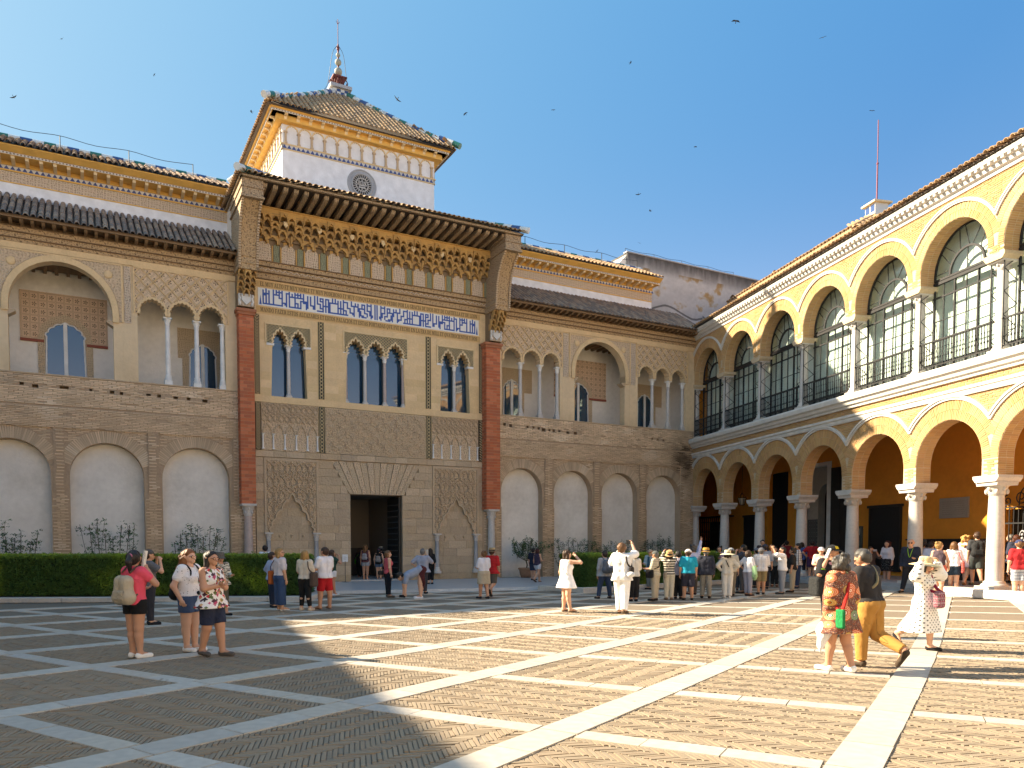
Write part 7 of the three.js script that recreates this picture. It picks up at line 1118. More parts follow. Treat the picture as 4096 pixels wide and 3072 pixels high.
{ const p = person({ x: -5.99, z: -20.11, h: 1.61, yaw: 2.50, label: 'blonde bob haired woman in white tee and wide blue jeans with orange bag', f: 1, hair: ['bob','blonde'], top: { c: '#cfc6c9', sl: 0.75, hem: 0.56 }, bot: { k: 'trousers', c: '#33486b', fl: 0.05, len: 1.8 }, shoes: '#e8e2da', sandal: 1, arms: ['down','down'], glasses: 1, head: [-0.9,0,0], skin: 0 }); shoulderBag(p, 'orange leather shoulder bag of the blonde woman in jeans', '#b0602e', 1, 0.53, { W: 0.26, H: 0.36, D: 0.09, sw: 0.011, z: -0.03, strap: '#4a2418' }); }
{ const p = person({ x: -6.45, z: -20.96, h: 1.50, yaw: 2.20, label: 'person in pale blue shirt half hidden behind the blonde woman', hair: ['short','brown'], top: { c: '#a9b4d0', sl: 1.9 }, bot: { k: 'trousers', c: '#252c40' }, shoes: '#23232a', arms: ['hip','down'] }); }
{ const p = person({ x: -5.32, z: -20.04, h: 1.55, yaw: 3.00, label: 'woman with streaked blonde hair, cream tee and black trousers carrying a brown bag', f: 1, hair: ['bob','blonde'], top: { c: '#c9bfb0', sl: 0.8, hem: 0.53 }, bot: { k: 'trousers', c: '#111112', len: 1.85, fl: 0.002 }, shoes: '#c9b49c', arms: ['hold','hold'], legs: 'wide', spread: 0.8 }); shoulderBag(p, 'large brown leather bag on the right shoulder of the woman in cream tee', '#4f4038', -1, 0.52, { W: 0.3, H: 0.38, D: 0.14, sw: 0.016 }); }
{ const p = person({ x: -4.94, z: -20.57, h: 1.63, yaw: -2.30, label: 'man in white tee and bright red shorts facing the portal', hair: ['short','brown'], top: { c: '#dcdbe2', sl: 0.7, hem: 0.5 }, bot: { k: 'shorts', c: '#b3141d', len: 0.95, fl: 0.02 }, shoes: '#7a5842', sandal: 1, arms: ['fold','fold'], legs: 'wide', spread: 0.85, skin: 1, w: 1.05, head: [0.3,0,0] }); }
{ const p = person({ x: -5.91, z: -25.61, h: 1.52, yaw: 2.30, label: 'woman in dark green top and white shorts behind the man in red shorts', f: 1, hair: ['long','brown'], top: { c: '#1d4038', sl: 0.4 }, bot: { k: 'shorts', c: '#dcdbe0', len: 0.4 }, shoes: '#dcdcdc', arms: ['face','face'], skin: 1, legs: 'step' }); }
{ const p = person({ x: -6.84, z: -36.40, h: 1.66, yaw: 3.10, label: 'woman in pale denim shorts with black and white backpack going through the palace door', f: 1, hair: ['long','lightbrown'], top: { c: '#5a3944', sl: 0 }, bot: { k: 'shorts', c: '#9aa0a6', len: 0.45 }, shoes: '#b9aa98', sandal: 1, arms: ['down','down'], skin: 1 }); backpack(p, 'small black and white backpack in the palace doorway', '#9b9a9e', 0.75, 0.68, '#161618'); }
{ const p = person({ x: -6.21, z: -36.40, h: 1.50, yaw: 3.10, label: 'woman in black top and denim shorts with grey backpack in the palace doorway', f: 1, hair: ['pony','black'], top: { c: '#131315', sl: 0 }, bot: { k: 'shorts', c: '#4c6077', len: 0.42 }, shoes: '#232326', arms: ['relaxed','relaxed'], skin: 0 }); backpack(p, 'small grey backpack in the palace doorway', '#8b8684', 0.75, 0.68, '#2a2a2c'); }
{ const p = person({ x: -6.46, z: -38.45, h: 1.55, yaw: 3.00, label: 'person in white hat and black flowered shirt in the palace doorway', hat: ['fedora','#c9c4b8','#3a3733'], hair: ['short','black'], top: { m: PT.blackFlower, sl: 0.8 }, bot: { k: 'shorts', c: '#141416', len: 0.95 }, shoes: '#19191b', arms: ['hold','hold'], skin: 1 }); }
{ const p = person({ x: -7.63, z: -39.00, h: 1.50, yaw: 2.60, label: 'woman with bright green bag at the left jamb of the palace door', f: 1, hair: ['bob','dark'], top: { c: '#2a2426', sl: 0.5 }, bot: { k: 'trousers', c: '#1b1a1e' }, shoes: '#2a2a2a', arms: ['down','down'], skin: 3 }); shoulderBag(p, 'bright green bag in the palace doorway', '#4f9a1e', 1, 0.55, { W: 0.16, H: 0.26, D: 0.08, cross: 1 }); }
{ const p = person({ x: -3.98, z: -25.02, h: 1.50, yaw: 2.10, label: 'woman in sleeveless coral top and navy trousers standing before the doorway', f: 1, hair: ['bob','lightbrown'], top: { c: '#b9505a', sl: 0 }, bot: { k: 'trousers', c: '#12141f', len: 1.95 }, shoes: '#5a5048', arms: ['down','down'], head: [-0.3,0,0], skin: 2 }); shoulderBag(p, 'small dark crossbody bag of the woman in coral', '#2b2623', -1, 0.53, { W: 0.2, H: 0.13, D: 0.06, x: 0.02, z: -0.17, cross: 1, sw: 0.006 }); }
{ const p = person({ x: -2.84, z: -24.35, h: 1.74, yaw: -1.30, label: 'man in maroon trousers bending low over his camera', hair: ['short','black'], top: { c: '#8f98ab', sl: 0.7, hem: 0.5 }, bot: { k: 'trousers', c: '#4a1a1e' }, shoes: '#dfe0e4', lean: 1.95, headKeep: 0.6, armsFree: [[[0.02,-0.16,0.03],[0,-0.13,0.0]],[[-0.02,-0.16,0.03],[0,-0.13,0.0]]], legs: 'wide', spread: 0.8, skin: 2 }); held(p, 'camera', 'black camera held near the ground by the bending man', 'camera', merge([rbox(0.15, 0.1, 0.07, 0.02), new THREE.CylinderGeometry(0.04, 0.045, 0.12, 14).rotateX(PI / 2).translate(0, 0, 0.09)]), C('#121214'), 0, [-0.08, -0.03, 0.03]); }
{ const p = person({ x: -3.06, z: -26.74, h: 1.54, yaw: 3.00, label: 'grey haired man in pale blue grey shirt reading behind the bending man', hair: ['thin','grey'], top: { c: '#9ba0b2', sl: 0.8, hem: 0.48 }, bot: { k: 'trousers', c: '#3c3a40' }, shoes: '#222', arms: ['hip','ear'], skin: 2, w: 1.12 }); held(p, 'paper_roll', 'white leaflet held up by the grey haired man', 'leaflet', rbox(0.09, 0.24, 0.012, 0.004), C('#d9d6cf'), 1, [0, 0.05, 0]); }
{ const p = person({ x: -3.44, z: -32.88, h: 1.51, yaw: -2.60, label: 'woman with long dark hair dressed in black with a black backpack by the wall', f: 1, hair: ['long','dark'], top: { c: '#101012', sl: 1 }, bot: { k: 'trousers', c: '#101013', len: 1.7 }, shoes: '#2a2622', arms: ['ear','down'], skin: 2 }); backpack(p, 'round black backpack of the woman in black', '#131316', 0.85, 0.7); held(p, 'audio_guide', 'white audio guide at the ear of the woman in black', 'audio guide', rbox(0.05, 0.2, 0.03, 0.015), C('#d8d6d0'), 0, [0, 0.06, 0]); }
{ const p = person({ x: -0.88, z: -24.35, h: 1.50, yaw: -2.60, label: 'woman in white tee and beige skirt reading a map', f: 1, hair: ['bun','lightbrown'], top: { c: '#d8d6df', sl: 0.8 }, bot: { k: 'skirt', c: '#b3a48d', len: 0.31 }, shoes: '#1d1f2a', arms: ['hold','hold'], skin: 1, legs: 'step', w: 1.1 }); held(p, 'map', 'folded green and white map in the hands of the woman in beige skirt', 'map', rbox(0.2, 0.27, 0.01, 0.004).rotateX(-0.7), spotMap, 1, [0.05, 0.07, 0.06]); }
{ const p = person({ x: -0.65, z: -25.25, h: 1.57, yaw: 2.80, label: 'man in red striped polo and straw hat walking beside the woman with the map', hat: ['fedora','#a58f6c','#2b241f'], hair: ['short','brown'], top: { m: PT.redStripe, sl: 0.8, hem: 0.48, collar: 1 }, bot: { k: 'shorts', c: '#5b554d', len: 0.97, fl: 0.02 }, shoes: '#2a2623', socks: '#8a8a8a', arms: ['hold','down'], legs: 'kick', skin: 1 }); }
{ const p = person({ x: 0.99, z: -36.40, h: 1.50, yaw: 2.60, label: 'man in navy tee standing beside the potted citrus tree', hair: ['short','dark'], top: { c: '#1d2136', sl: 0.7 }, bot: { k: 'shorts', c: '#33384c', len: 0.9 }, shoes: '#26262a', arms: ['down','down'] }); }
{ const p = person({ x: 1.13, z: -34.55, h: 1.50, yaw: 2.40, label: 'woman in dark purple top and white shorts near the potted citrus tree', f: 1, hair: ['bob','red'], top: { c: '#3b3046', sl: 0 }, bot: { k: 'shorts', c: '#c8c8cf', len: 0.5 }, shoes: '#4d4038', sandal: 1, arms: ['down','hold'], legs: 'walk' }); }
{ const p = person({ x: 1.38, z: -19.74, h: 1.57, yaw: 2.30, label: 'woman in short white dress shading her eyes with one hand', f: 1, hair: ['bob','brown'], top: { c: '#f1eff0', sl: 0, hem: 0.385, dress: 1, flare: 0.03 }, shoes: '#5b4a38', sandal: 1, arms: ['down','brow'], legs: 'wide', spread: 0.85, skin: 2, head: [-0.35,0.12,0] }); shoulderBag(p, 'tiny bag on a thin strap across the white dress', '#9a7a5c', -1, 0.5, { W: 0.12, H: 0.1, D: 0.04, cross: 1, sw: 0.006, x: 0.11 }); }
{ const p = person({ x: 2.71, z: -19.19, h: 1.75, yaw: 2.75, label: 'man all in white linen raising a camera to photograph the palace', hair: ['short','lightbrown'], top: { c: '#efeeee', sl: 0.95, hem: 0.47, e: 0.022, flare: 0.01 }, bot: { k: 'trousers', c: '#f4f3f1', e: 0.014, fl: 0.03, len: 1.97 }, shoes: '#5a4632', sandal: 1, arms: ['face','high'], legs: 'step', spread: 1.2, skin: 2, head: [-0.1,-0.25,0] }); held(p, 'camera', 'black camera raised by the man in white linen', 'camera', merge([rbox(0.14, 0.1, 0.07, 0.02), new THREE.CylinderGeometry(0.037, 0.04, 0.09, 14).rotateX(PI / 2).translate(0, 0, 0.07)]), C('#161618'), 1, [0.07, 0.0, 0.03]); shoulderBag(p, 'brown sling bag with a white cap hanging on it, on the man in white', '#2a211d', -1, 0.6, { W: 0.2, H: 0.24, D: 0.1, sw: 0.022, z: -0.06 }); { const b = p.U(-0.16, 0.56, -0.13); item(p, 'cap', 'white cap hanging from the sling bag of the man in white', 'cap', [['crown', mv(new THREE.SphereGeometry(0.1, 14, 8, 0, 2 * PI, 0, PI / 2).scale(1, 1, 0.7).rotateX(-1.5), b), C('#e9e8e6')]]); } }
{ const p = person({ x: 2.89, z: -24.35, h: 1.50, yaw: -2.75, label: 'balding man in grey jacket and blue jeans with a grey rucksack, legs apart', hair: ['thin','dark'], top: { c: '#9a9ba0', sl: 1.9, hem: 0.47 }, bot: { k: 'trousers', c: '#33425e' }, shoes: '#37302b', arms: ['down','down'], legs: 'wide', spread: 1.3 }); backpack(p, 'grey rucksack of the balding man in jeans', '#59606c', 1.05, 0.69); }
{ const p = person({ x: 3.14, z: -22.72, h: 1.50, yaw: 2.90, label: 'person in white hat and blue shirt holding a paper behind the man in white', hat: ['bucket','#e4e3e0'], hair: ['short','grey'], top: { c: '#7c88a8', sl: 1.9, hem: 0.42 }, bot: { k: 'trousers', c: '#2a2a33' }, shoes: '#222', arms: ['face','down'] }); }
{ const p = person({ x: 3.63, z: -23.20, h: 1.50, yaw: -2.90, label: 'woman in white hat, white top and wide black trousers beside the man in white', f: 1, hat: ['bucket','#e6ded2'], hair: ['bob','dark'], top: { c: '#d9d2c6', sl: 0.9, e: 0.02 }, bot: { k: 'trousers', c: '#151518', fl: 0.03, len: 1.85 }, shoes: '#1d1d1f', arms: ['hold','hold'], skin: 0 }); }
{ const p = person({ x: 5.20, z: -29.34, h: 1.50, yaw: -0.70, label: 'man in beige cap and light blue shirt with tie by the hedge', group: 'tour group at the end of the hedge', hat: ['cap','#b09a86'], hair: ['short','grey'], top: { c: '#9fb0ba', sl: 1.9, hem: 0.45, open: '#3f6072' }, bot: { k: 'trousers', c: '#8b8880' }, shoes: '#26221f', arms: ['down','hold'], glasses: 1 }); }
{ const p = person({ x: 4.32, z: -23.50, h: 1.50, yaw: -2.10, label: 'older man in grey flat cap and striped polo with black shoulder bag', group: 'tour group at the end of the hedge', hat: ['cap','#5c5f5c'], hair: ['short','grey'], top: { m: PT.stripeBeige, sl: 0.9, hem: 0.5 }, bot: { k: 'trousers', c: '#b4a893', fl: 0.016 }, shoes: '#221d1a', arms: ['hold','hold'], skin: 1 }); shoulderBag(p, 'black messenger bag of the man in striped polo', '#151417', 1, 0.55, { W: 0.24, H: 0.26, D: 0.12, cross: 1, x: 0.16, z: 0.06, sw: 0.016 }); }
{ const p = person({ x: 4.80, z: -23.81, h: 1.50, yaw: 3.10, label: 'woman in straw hat and black striped top raising a camera with both hands', group: 'tour group at the end of the hedge', f: 1, hat: ['bucket','#bf9a6a'], hair: ['bob','dark'], top: { m: PT.stripeDark, sl: 1.9, hem: 0.5 }, bot: { k: 'trousers', c: '#c7bda9', fl: 0.016 }, shoes: '#6b5a4a', arms: ['high','high'], skin: 2, head: [0,-0.3,0] }); held(p, 'camera', 'small camera raised by the woman in the striped top', 'camera', rbox(0.11, 0.07, 0.03, 0.012), C('#1d1d20'), 0, [-0.07, 0.03, 0.02]); shoulderBag(p, 'beige bag on the back of the woman in the striped top', '#a99c8b', 1, 0.52, { W: 0.2, H: 0.2, D: 0.09, cross: 1, z: -0.13, x: 0.1, sw: 0.008 }); }
{ const p = person({ x: 5.17, z: -24.24, h: 1.50, yaw: 2.90, label: 'man in lavender shirt and dark trousers with a black bag beside the straw hat', group: 'tour group at the end of the hedge', hair: ['short','black'], top: { c: '#aba4b5', sl: 0.9 }, bot: { k: 'trousers', c: '#17181d' }, shoes: '#17171a', arms: ['down','down'] }); shoulderBag(p, 'black bag across the man in lavender', '#17161a', -1, 0.57, { W: 0.26, H: 0.34, D: 0.13, cross: 1, sw: 0.02 }); }
{ const p = person({ x: 5.36, z: -23.71, h: 1.55, yaw: 3.00, label: 'man in turquoise tee, navy shorts and white cap seen from behind', group: 'tour group at the end of the hedge', hat: ['cap','#e3e0de'], hair: ['short','brown'], top: { c: '#1592ad', sl: 0.7, hem: 0.53, e: 0.016 }, bot: { k: 'shorts', c: '#2b2a38', len: 1.05, fl: 0.022 }, shoes: '#26211f', socks: '#6b6460', arms: ['down','down'], legs: 'wide', spread: 0.75, skin: 1, w: 1.1, head: [-0.3,0,0] }); }
{ const p = person({ x: 6.08, z: -26.23, h: 1.67, yaw: -2.90, label: 'tour guide in lavender shirt pointing upwards with one raised arm', group: 'tour group at the end of the hedge', hair: ['wavy','greydark'], top: { c: '#b9bcd8', sl: 1.9, hem: 0.5 }, bot: { k: 'trousers', c: '#55483e' }, shoes: '#3a2320', arms: ['down','point'], skin: 1, armsFree: [null, [[-0.05,0.13,0.03],[-0.04,0.15,0.02]]] }); }
{ const p = person({ x: 6.11, z: -24.57, h: 1.57, yaw: 2.90, label: 'man in straw hat, navy blazer and grey trousers seen from behind', group: 'tour group at the end of the hedge', hat: ['fedora','#c9963f','#3a2213'], hair: ['short','grey'], top: { c: '#262937', sl: 1.95, hem: 0.47, e: 0.02 }, bot: { k: 'trousers', c: '#8f897e', fl: 0.018 }, shoes: '#1b1715', arms: ['down','down'], legs: 'wide', spread: 0.7 }); }
{ const p = person({ x: 8.84, z: -33.28, h: 1.60, yaw: -0.20, label: 'woman in lavender shirt with crossed arms by the end of the hedge', group: 'tour group at the end of the hedge', f: 1, hair: ['wavy','black'], top: { c: '#9c8aa2', sl: 1.9, hem: 0.47 }, bot: { k: 'trousers', c: '#18181c' }, shoes: '#1a1a1c', arms: ['fold','fold'], skin: 1 }); }
{ const p = person({ x: 6.79, z: -24.57, h: 1.50, yaw: 3.00, label: 'person in wide cream sun hat and cream suit with hands on hips', group: 'tour group at the end of the hedge', f: 1, hat: ['wide','#d9cca9'], hair: ['bob','dark'], top: { c: '#c8bfb1', sl: 1.9, hem: 0.5, e: 0.02 }, bot: { k: 'trousers', c: '#d6d0c8', e: 0.016, fl: 0.02 }, shoes: '#d4d0c8', arms: ['hip','hip'], skin: 1 }); shoulderBag(p, 'small dark pouch on the strap across the cream suit', '#2a2625', -1, 0.56, { W: 0.14, H: 0.1, D: 0.05, cross: 1, x: 0.06, z: 0.13, sw: 0.014 }); }
{ const p = person({ x: 7.22, z: -25.73, h: 1.58, yaw: 2.90, label: 'person in pale grey cap just behind the cream suit', group: 'tour group at the end of the hedge', hat: ['cap','#8b9096'], hair: ['short','dark'], top: { c: '#b7ad9c', sl: 0.9 }, bot: { k: 'trousers', c: '#7d6f5d' }, shoes: '#332a25', arms: ['down','down'] }); }
{ const p = person({ x: 8.38, z: -28.72, h: 1.50, yaw: 2.60, label: 'woman in turquoise blouse beside the cream suit', group: 'tour group at the end of the hedge', f: 1, hair: ['wavy','brown'], top: { c: '#6fb1c9', sl: 0.9 }, bot: { k: 'trousers', c: '#30323a' }, shoes: '#26262a', arms: ['hold','hold'] }); }
{ const p = person({ x: 8.01, z: -27.01, h: 1.68, yaw: -2.20, label: 'man in dark shirt and glasses holding a phone up to his face', group: 'tour group at the end of the hedge', hair: ['short','black'], top: { c: '#353a48', sl: 0.9 }, bot: { k: 'trousers', c: '#4c4a4c' }, shoes: '#222', arms: ['face','face'], glasses: 1, skin: 1 }); }
{ const p = person({ x: 7.76, z: -25.61, h: 1.50, yaw: 2.20, label: 'woman in white tee and grey trousers with a pale green jacket over her arm', group: 'tour group at the end of the hedge', f: 1, hair: ['bob','brown'], top: { c: '#e2e0e6', sl: 0.8, hem: 0.52 }, bot: { k: 'trousers', c: '#9a98a6', fl: 0.016, len: 1.9 }, shoes: '#43302a', arms: ['hip','hold'], skin: 1 }); { const v = p.elb[1]; item(p, 'jacket', 'pale green jacket hung over the arm of the woman in white tee', 'jacket', [['body', mv(fieldMesh([[V3(0, 0, 0), V3(-0.02, -0.3, 0.02), 0.07, 0.1], [V3(0.04, 0, 0.06), V3(0.05, -0.36, 0.1), 0.05, 0.09], [V3(-0.05, 0, 0), V3(-0.09, -0.24, -0.02), 0.05, 0.06]], 0.016), v), C('#a9cf9a')]]); } }
{ const p = person({ x: 8.42, z: -26.35, h: 1.58, yaw: 2.95, label: 'man in grey cap, white checked shirt and khaki shorts with white socks', group: 'tour group at the end of the hedge', hat: ['cap','#5b5d68'], hair: ['short','grey'], top: { m: PT.check, sl: 0.9, hem: 0.5, e: 0.018 }, bot: { k: 'shorts', c: '#8d7a54', len: 1.0, fl: 0.025 }, shoes: '#2a2624', socks: '#e6e6e6', arms: ['hold','hold'], skin: 1, w: 1.08 }); }
{ const p = person({ x: 9.62, z: -29.66, h: 1.69, yaw: 2.90, label: 'man in navy cap and navy striped shirt behind the checked shirt', group: 'tour group at the end of the hedge', hat: ['cap','#3a3d4c'], hair: ['short','dark'], top: { m: PT.navyStripe, sl: 0.9 }, bot: { k: 'trousers', c: '#24232a' }, shoes: '#222', arms: ['down','down'] }); }
{ const p = person({ x: 9.50, z: -30.32, h: 1.54, yaw: -2.60, label: 'person in ochre top and faded cap on the far side of the checked shirt', group: 'tour group at the end of the hedge', hat: ['cap','#6c6f7c'], hair: ['short','dark'], top: { c: '#a3844e', sl: 0.9 }, bot: { k: 'trousers', c: '#2b2a2d' }, shoes: '#222', arms: ['hold','down'] }); }
{ const p = person({ x: 10.51, z: -31.19, h: 1.60, yaw: -0.40, label: 'woman in grey shirt and black trousers looking at her phone', group: 'tour group at the end of the hedge', f: 1, hair: ['long','black'], top: { c: '#777b78', sl: 1.4 }, bot: { k: 'trousers', c: '#131316', len: 1.95 }, shoes: '#6a3a22', arms: ['hold','hold'] }); }
{ const p = person({ x: 9.18, z: -26.48, h: 1.61, yaw: -1.70, label: 'man in white tee and grey trousers photographing with raised arms', group: 'tour group at the end of the hedge', hair: ['short','black'], top: { c: '#eae8ea', sl: 0.9, hem: 0.5, e: 0.018 }, bot: { k: 'trousers', c: '#8d9099', fl: 0.014 }, shoes: '#3a3633', arms: ['high','high'], glasses: 1, skin: 1 }); held(p, 'phone', 'phone held up by the man in white tee', 'phone', rbox(0.15, 0.08, 0.012, 0.005), C('#202024'), 0, [-0.07, 0.02, 0.02]); }
{ const p = person({ x: 9.91, z: -27.55, h: 1.57, yaw: -2.00, label: 'man in black polo and beige trousers next to the photographing man', group: 'tour group at the end of the hedge', hair: ['wavy','black'], top: { c: '#19171a', sl: 0.9 }, bot: { k: 'trousers', c: '#a59c8b' }, shoes: '#33281f', arms: ['down','down'], glasses: 1, skin: 1 }); }
{ const p = person({ x: 11.05, z: -30.15, h: 1.73, yaw: -1.90, label: 'man in checked shirt and jeans with a brown messenger bag', group: 'tour group at the end of the hedge', hair: ['short','black'], top: { m: PT.checkDark, sl: 1.8, hem: 0.5 }, bot: { k: 'trousers', c: '#263351' }, shoes: '#2d3442', arms: ['down','down'], skin: 1 }); shoulderBag(p, 'brown messenger bag of the man in checked shirt', '#45352d', -1, 0.56, { W: 0.36, H: 0.26, D: 0.11, cross: 1, x: 0.13, sw: 0.016 }); }
{ const p = person({ x: 13.09, z: -37.21, h: 1.66, yaw: 3.00, y: 0.20, label: 'person in dark red top standing in the portico behind the raised phone', hair: ['short','dark'], top: { c: '#7c1a22', sl: 0.7 }, bot: { k: 'trousers', c: '#232228' }, shoes: '#222', arms: ['face','face'] }); }
{ const p = person({ x: 13.28, z: -34.54, h: 1.65, yaw: 2.90, y: 0.20, label: 'person in bright red tee with purple jacket at the waist under the arcade', hair: ['short','dark'], top: { c: '#9c1722', sl: 0.7 }, bot: { k: 'skirt', c: '#3d2144', len: 0.3 }, shoes: '#5a6072', arms: ['hip','hip'] }); }
{ const p = person({ x: 13.01, z: -35.05, h: 1.59, yaw: 2.90, y: 0.20, label: 'person in light blue striped top in the shade of the white portal', f: 1, hair: ['bob','dark'], top: { c: '#4a64a0', sl: 0.7 }, bot: { k: 'trousers', c: '#1f2130' }, shoes: '#222', arms: ['down','down'] }); }
{ const p = person({ x: 11.58, z: -36.09, h: 1.69, yaw: -0.20, y: 0.20, label: 'man with dark hair in the shade before the tall black doorway', hair: ['short','dark'], top: { c: '#3a3438', sl: 0.8 }, bot: { k: 'trousers', c: '#222228' }, shoes: '#222', arms: ['down','hold'] }); }
{ const p = person({ x: 10.29, z: -25.97, h: 1.60, yaw: -0.35, label: 'man in white cap and pale pink polo with a black chest bag', hat: ['cap','#c9c6c8'], hair: ['short','dark'], top: { c: '#dcbcae', sl: 0.9, hem: 0.5, collar: 1 }, bot: { k: 'trousers', c: '#1b1e2c' }, shoes: '#5d5048', arms: ['hold','hold'], skin: 1 }); shoulderBag(p, 'black chest bag of the man in pink polo', '#19181c', -1, 0.66, { W: 0.1, H: 0.24, D: 0.2, cross: 1, x: -0.02, z: 0.15, sw: 0.016 }); }
{ const p = person({ x: 5.97, z: -14.55, h: 1.70, yaw: 0.15, label: 'man in black tee and black cap holding a white phone to his ear', hat: ['cap','#17171a'], capFront: M('#d6b413', { map: clothTex }), hair: ['short','black'], top: { c: '#17161a', sl: 0.85, hem: 0.48, e: 0.018 }, bot: { k: 'trousers', c: '#1c2026' }, shoes: '#1d1d20', arms: ['down','ear'], skin: 1, head: [0.5,0,0], w: 1.1 }); held(p, 'phone', 'white phone held to the ear of the man in black cap', 'phone', rbox(0.03, 0.2, 0.09, 0.012).rotateZ(-0.4), C('#e6e6e4'), 1, [0.0, 0.07, 0.0]); shoulderBag(p, 'black nylon shoulder bag of the man in black cap', '#1e2022', -1, 0.55, { W: 0.34, H: 0.36, D: 0.16, cross: 1, x: 0.18, sw: 0.02 }); { const e = p.elb[1].clone().lerp(p.wri[1], 0.3); item(p, 'wrist_strap', 'bright green strap round the forearm of the man in black cap', 'strap', [['body', mv(new THREE.TorusGeometry(0.055, 0.011, 6, 18).rotateX(1.2), e), C('#8fbf2a')]]); } }
{ const p = person({ x: 4.44, z: -10.52, h: 1.58, yaw: -2.70, label: 'grey haired woman in bright orange patterned tunic walking away with white bags', f: 1, hair: ['wavy','greydark'], top: { m: PT.batik, sl: 1.85, hem: 0.34, e: 0.03, dress: 1, flare: 0.03, puff: 0.015 }, shoes: '#ecebea', arms: ['down','down'], legs: 'step', skin: 1, w: 1.05, head: [-0.5,0.1,0] }); shoulderBag(p, 'green shoulder bag with red strap on the patterned tunic', '#1c8a4c', 1, 0.47, { W: 0.14, H: 0.26, D: 0.06, cross: 1, x: 0.13, z: -0.12, sw: 0.024, strap: '#b02018' }); { const v = p.hands[0]; item(p, 'plastic_bag', 'white plastic bags hanging from the hand of the woman in patterned tunic', 'plastic bag', [['body', mv(fieldMesh([[V3(0, 0.02, 0), V3(0.01, -0.14, 0.02), 0.03, 0.1], [V3(0, -0.14, 0), V3(0.06, -0.34, 0.02), 0.1, 0.05], [V3(0.03, -0.1, 0), V3(0.09, -0.42, 0), 0.06, 0.015]], 0.014, null, 0.03), v), C('#e9e9ec')]]); } { item(p, 'visor', 'lilac sun visor of the woman in patterned tunic', 'visor', [['peak', new THREE.CylinderGeometry(0.07, 0.11, 0.01, 16, 1, false, -PI / 2, PI).rotateX(0.35).applyQuaternion(p.q).translate(p.HD(0, 0.075, 0.075).x, p.HD(0, 0.075, 0.075).y, p.HD(0, 0.075, 0.075).z), C('#b9a3cf')]]); } }
{ const p = person({ x: 5.05, z: -10.95, h: 1.67, yaw: -2.55, label: 'man in black tee and mustard trousers striding away beside the patterned tunic', hair: ['short','greydark'], top: { c: '#2a282a', sl: 0.85, hem: 0.545, e: 0.016 }, bot: { k: 'trousers', c: '#b38440', e: 0.015, fl: 0.016, belt: '#c9b78c', len: 1.96 }, shoes: '#4a3d30', arms: ['hold','reach'], legs: 'kick', skin: 1, lean: 0.16, head: [0.25,0.35,0], glasses: 1 }); shoulderBag(p, 'khaki sling bag strap and pouch on the man in mustard trousers', '#8f8466', 1, 0.56, { W: 0.16, H: 0.14, D: 0.07, cross: 1, x: 0.12, z: 0.1, sw: 0.022 }); }
{ const p = person({ x: 6.69, z: -12.64, h: 1.50, yaw: 0.55, label: 'woman in white dotted dress holding her wide straw hat with both hands', f: 1, hat: ['wide','#dcc79a'], hair: ['bob','black'], top: { m: PT.dots, sl: 1.9, puff: 0.035, hem: 0.2, dress: 1, flare: 0.045, e: 0.018, swing: -0.14 }, shoes: '#15151a', arms: ['hat','hat'], legs: 'kick', glasses: 1, skin: 2, head: [0.5,0.1,0] }); shoulderBag(p, 'crimson flowered bag across the white dotted dress', '#8c1c40', -1, 0.56, { W: 0.11, H: 0.28, D: 0.22, m: PT.bagFloral, cross: 1, x: 0.0, z: 0.17, sw: 0.026, strap: '#8c1c40' }); }
{ const p = person({ x: 15.18, z: -31.57, h: 1.74, yaw: -1.00, y: 0.10, label: 'woman with red curly hair in white top and dotted black skirt before the black door', f: 1, hair: ['curly','red'], top: { c: '#d6d3dc', sl: 1.5 }, bot: { k: 'skirt', m: PT.whiteDotsBlack, len: 0.3 }, shoes: '#222', arms: ['down','hold'], skin: 2 }); }
{ const p = person({ x: 14.08, z: -30.63, h: 1.50, yaw: 0.10, y: 0.10, label: 'person photographing with a phone before the black door', hair: ['short','brown'], top: { c: '#4a3d38', sl: 0.9 }, bot: { k: 'trousers', c: '#3a3436' }, shoes: '#222', arms: ['face','face'], skin: 1 }); held(p, 'phone', 'dark phone held up before the black door', 'phone', rbox(0.15, 0.08, 0.012, 0.005), C('#b9b9bd'), 0, [-0.06, 0.02, 0.03]); }
{ const p = person({ x: 13.94, z: -27.28, h: 1.88, yaw: -0.65, label: 'bald man in dark navy shirt and trousers with sunglasses and green lanyard', hair: ['bald','grey'], top: { c: '#1d2334', sl: 1.9, hem: 0.49, e: 0.018 }, bot: { k: 'trousers', c: '#181b26' }, shoes: '#3f342b', arms: ['hold','down'], legs: 'wide', spread: 1.35, glasses: 'sun', lanyard: 1, w: 1.12, skin: 0 }); }
{ const p = person({ x: 15.12, z: -28.72, h: 1.85, yaw: 2.60, label: 'man in grey tee and dark bucket hat near the column base', hat: ['bucket','#3c4044'], hair: ['short','dark'], top: { c: '#b9b9bd', sl: 0.8 }, bot: { k: 'trousers', c: '#5c6044' }, shoes: '#333', arms: ['down','down'] }); }
{ const p = person({ x: 15.12, z: -28.12, h: 1.81, yaw: 2.50, label: 'man with dark cropped hair in pale blue shirt walking into the arcade', hair: ['short','dark'], top: { c: '#b9c3dc', sl: 0.9 }, bot: { k: 'trousers', c: '#4a4d58' }, shoes: '#333', arms: ['down','down'], head: [-0.6,0,0] }); }
{ const p = person({ x: 13.57, z: -24.79, h: 1.78, yaw: 2.40, label: 'blonde woman in strappy dark top with coral bag and sandals', f: 1, hair: ['bun','blonde'], top: { c: '#4a3c46', sl: 0 }, bot: { k: 'skirt', c: '#c7644e', len: 0.36 }, shoes: '#8a6a4c', sandal: 1, arms: ['down','reach'], skin: 2, head: [-0.5,0,0] }); }
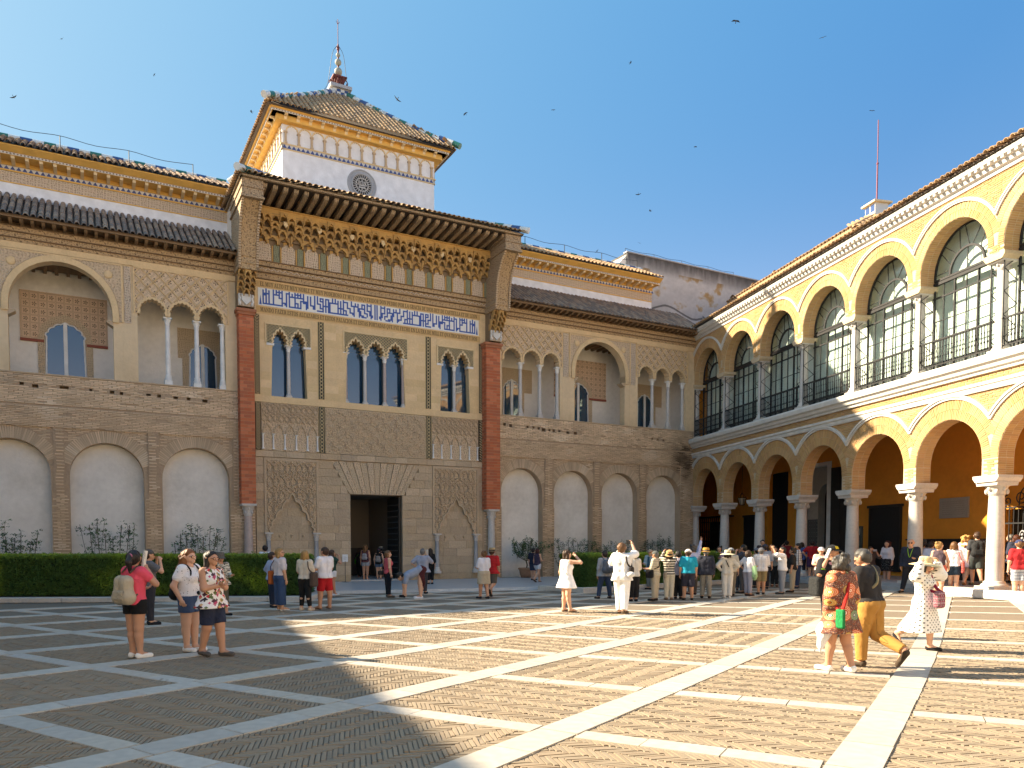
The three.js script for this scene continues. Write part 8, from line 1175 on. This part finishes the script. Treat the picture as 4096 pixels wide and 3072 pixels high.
{ const p = person({ x: 15.00, z: -26.48, h: 1.78, yaw: 2.70, label: 'woman with light brown bob, white jumper and navy shorts at the step', f: 1, hair: ['bob','lightbrown'], top: { c: '#e4e1e6', sl: 1.2, hem: 0.53 }, bot: { k: 'shorts', c: '#1f2f40', len: 0.6 }, shoes: '#8a5f40', sandal: 1, arms: ['down','down'], skin: 2, legs: 'step' }); shoulderBag(p, 'red patterned shopping bag of the woman in white jumper', '#b8403e', -1, 0.52, { W: 0.3, H: 0.42, D: 0.1, m: PT.redPattern, sw: 0.012 }); }
{ const p = person({ x: 15.96, z: -27.46, h: 1.83, yaw: 2.30, y: 0.20, label: 'woman with blonde curls in pale pink dress stepping up to the arcade', f: 1, hair: ['curly','curl'], top: { c: '#d8bfca', sl: 0.5, hem: 0.38, dress: 1, flare: 0.02 }, shoes: '#7a5a40', sandal: 1, arms: ['reach','down'], legs: 'walk', skin: 2 }); }
{ const p = person({ x: 18.38, z: -31.41, h: 1.95, yaw: -0.35, y: 0.28, label: 'tall man with dark hair and sunglasses in lilac shirt', hair: ['short','black'], top: { c: '#8d7699', sl: 0.9 }, bot: { k: 'trousers', c: '#2b2a35' }, shoes: '#222', arms: ['down','hold'], glasses: 'sun', skin: 1 }); }
{ const p = person({ x: 16.07, z: -26.97, h: 1.85, yaw: 2.80, y: 0.28, label: 'man with large black backpack and dark shorts walking behind the column', hair: ['short','brown'], top: { c: '#3a3c40', sl: 0.7 }, bot: { k: 'shorts', c: '#3e4444', len: 0.85, fl: 0.02 }, shoes: '#6a6148', arms: ['down','down'], legs: 'walk', skin: 2 }); backpack(p, 'large black hiking backpack beside the column', '#1e1f22', 1.35, 0.69); }
{ const p = person({ x: 17.95, z: -29.02, h: 1.76, yaw: 2.60, y: 0.28, label: 'woman in sleeveless black dress just right of the column', f: 1, hair: ['curly','dark'], top: { c: '#1c1a1c', sl: 0, hem: 0.36, dress: 1, flare: 0.0 }, shoes: '#222', arms: ['hold','hold'], skin: 2, legs: 'step' }); shoulderBag(p, 'black and white bag of the woman in black dress', '#55555a', -1, 0.53, { W: 0.22, H: 0.22, D: 0.1, cross: 1 }); }
{ const p = person({ x: 18.52, z: -29.02, h: 1.79, yaw: -2.50, y: 0.28, label: 'grey haired man in dark shirt with red collar under the last arch', hair: ['short','grey'], top: { c: '#333646', sl: 0.9, hem: 0.48 }, bot: { k: 'shorts', c: '#232c44', len: 1.2 }, shoes: '#222', arms: ['down','down'], skin: 2 }); }
{ const p = person({ x: 17.42, z: -26.97, h: 1.75, yaw: 2.90, y: 0.28, label: 'auburn haired woman in loose navy blouse under the last arch', f: 1, hair: ['bob','auburn'], top: { c: '#2c3145', sl: 0.95, e: 0.025, hem: 0.47 }, bot: { k: 'trousers', c: '#1f2a44', len: 1.5 }, shoes: '#2a2a2c', arms: ['down','down'], skin: 2, legs: 'walkR', w: 1.12 }); }
{ const p = person({ x: 15.55, z: -23.92, h: 1.84, yaw: 2.90, label: 'boy in red tee and blue striped shorts holding a phone at the photo edge', hat: ['cap','#2c3860'], hair: ['short','lightbrown'], top: { c: '#b2222a', sl: 0.7, hem: 0.5 }, bot: { k: 'shorts', m: PT.navyStripe, len: 0.85, fl: 0.022 }, shoes: '#6b5038', sandal: 1, arms: ['down','reach'], skin: 2 }); held(p, 'phone', 'phone in the hand of the boy in red tee', 'phone', rbox(0.07, 0.012, 0.14, 0.005), C('#30343e'), 0); }
renderer.render(scene, camera);
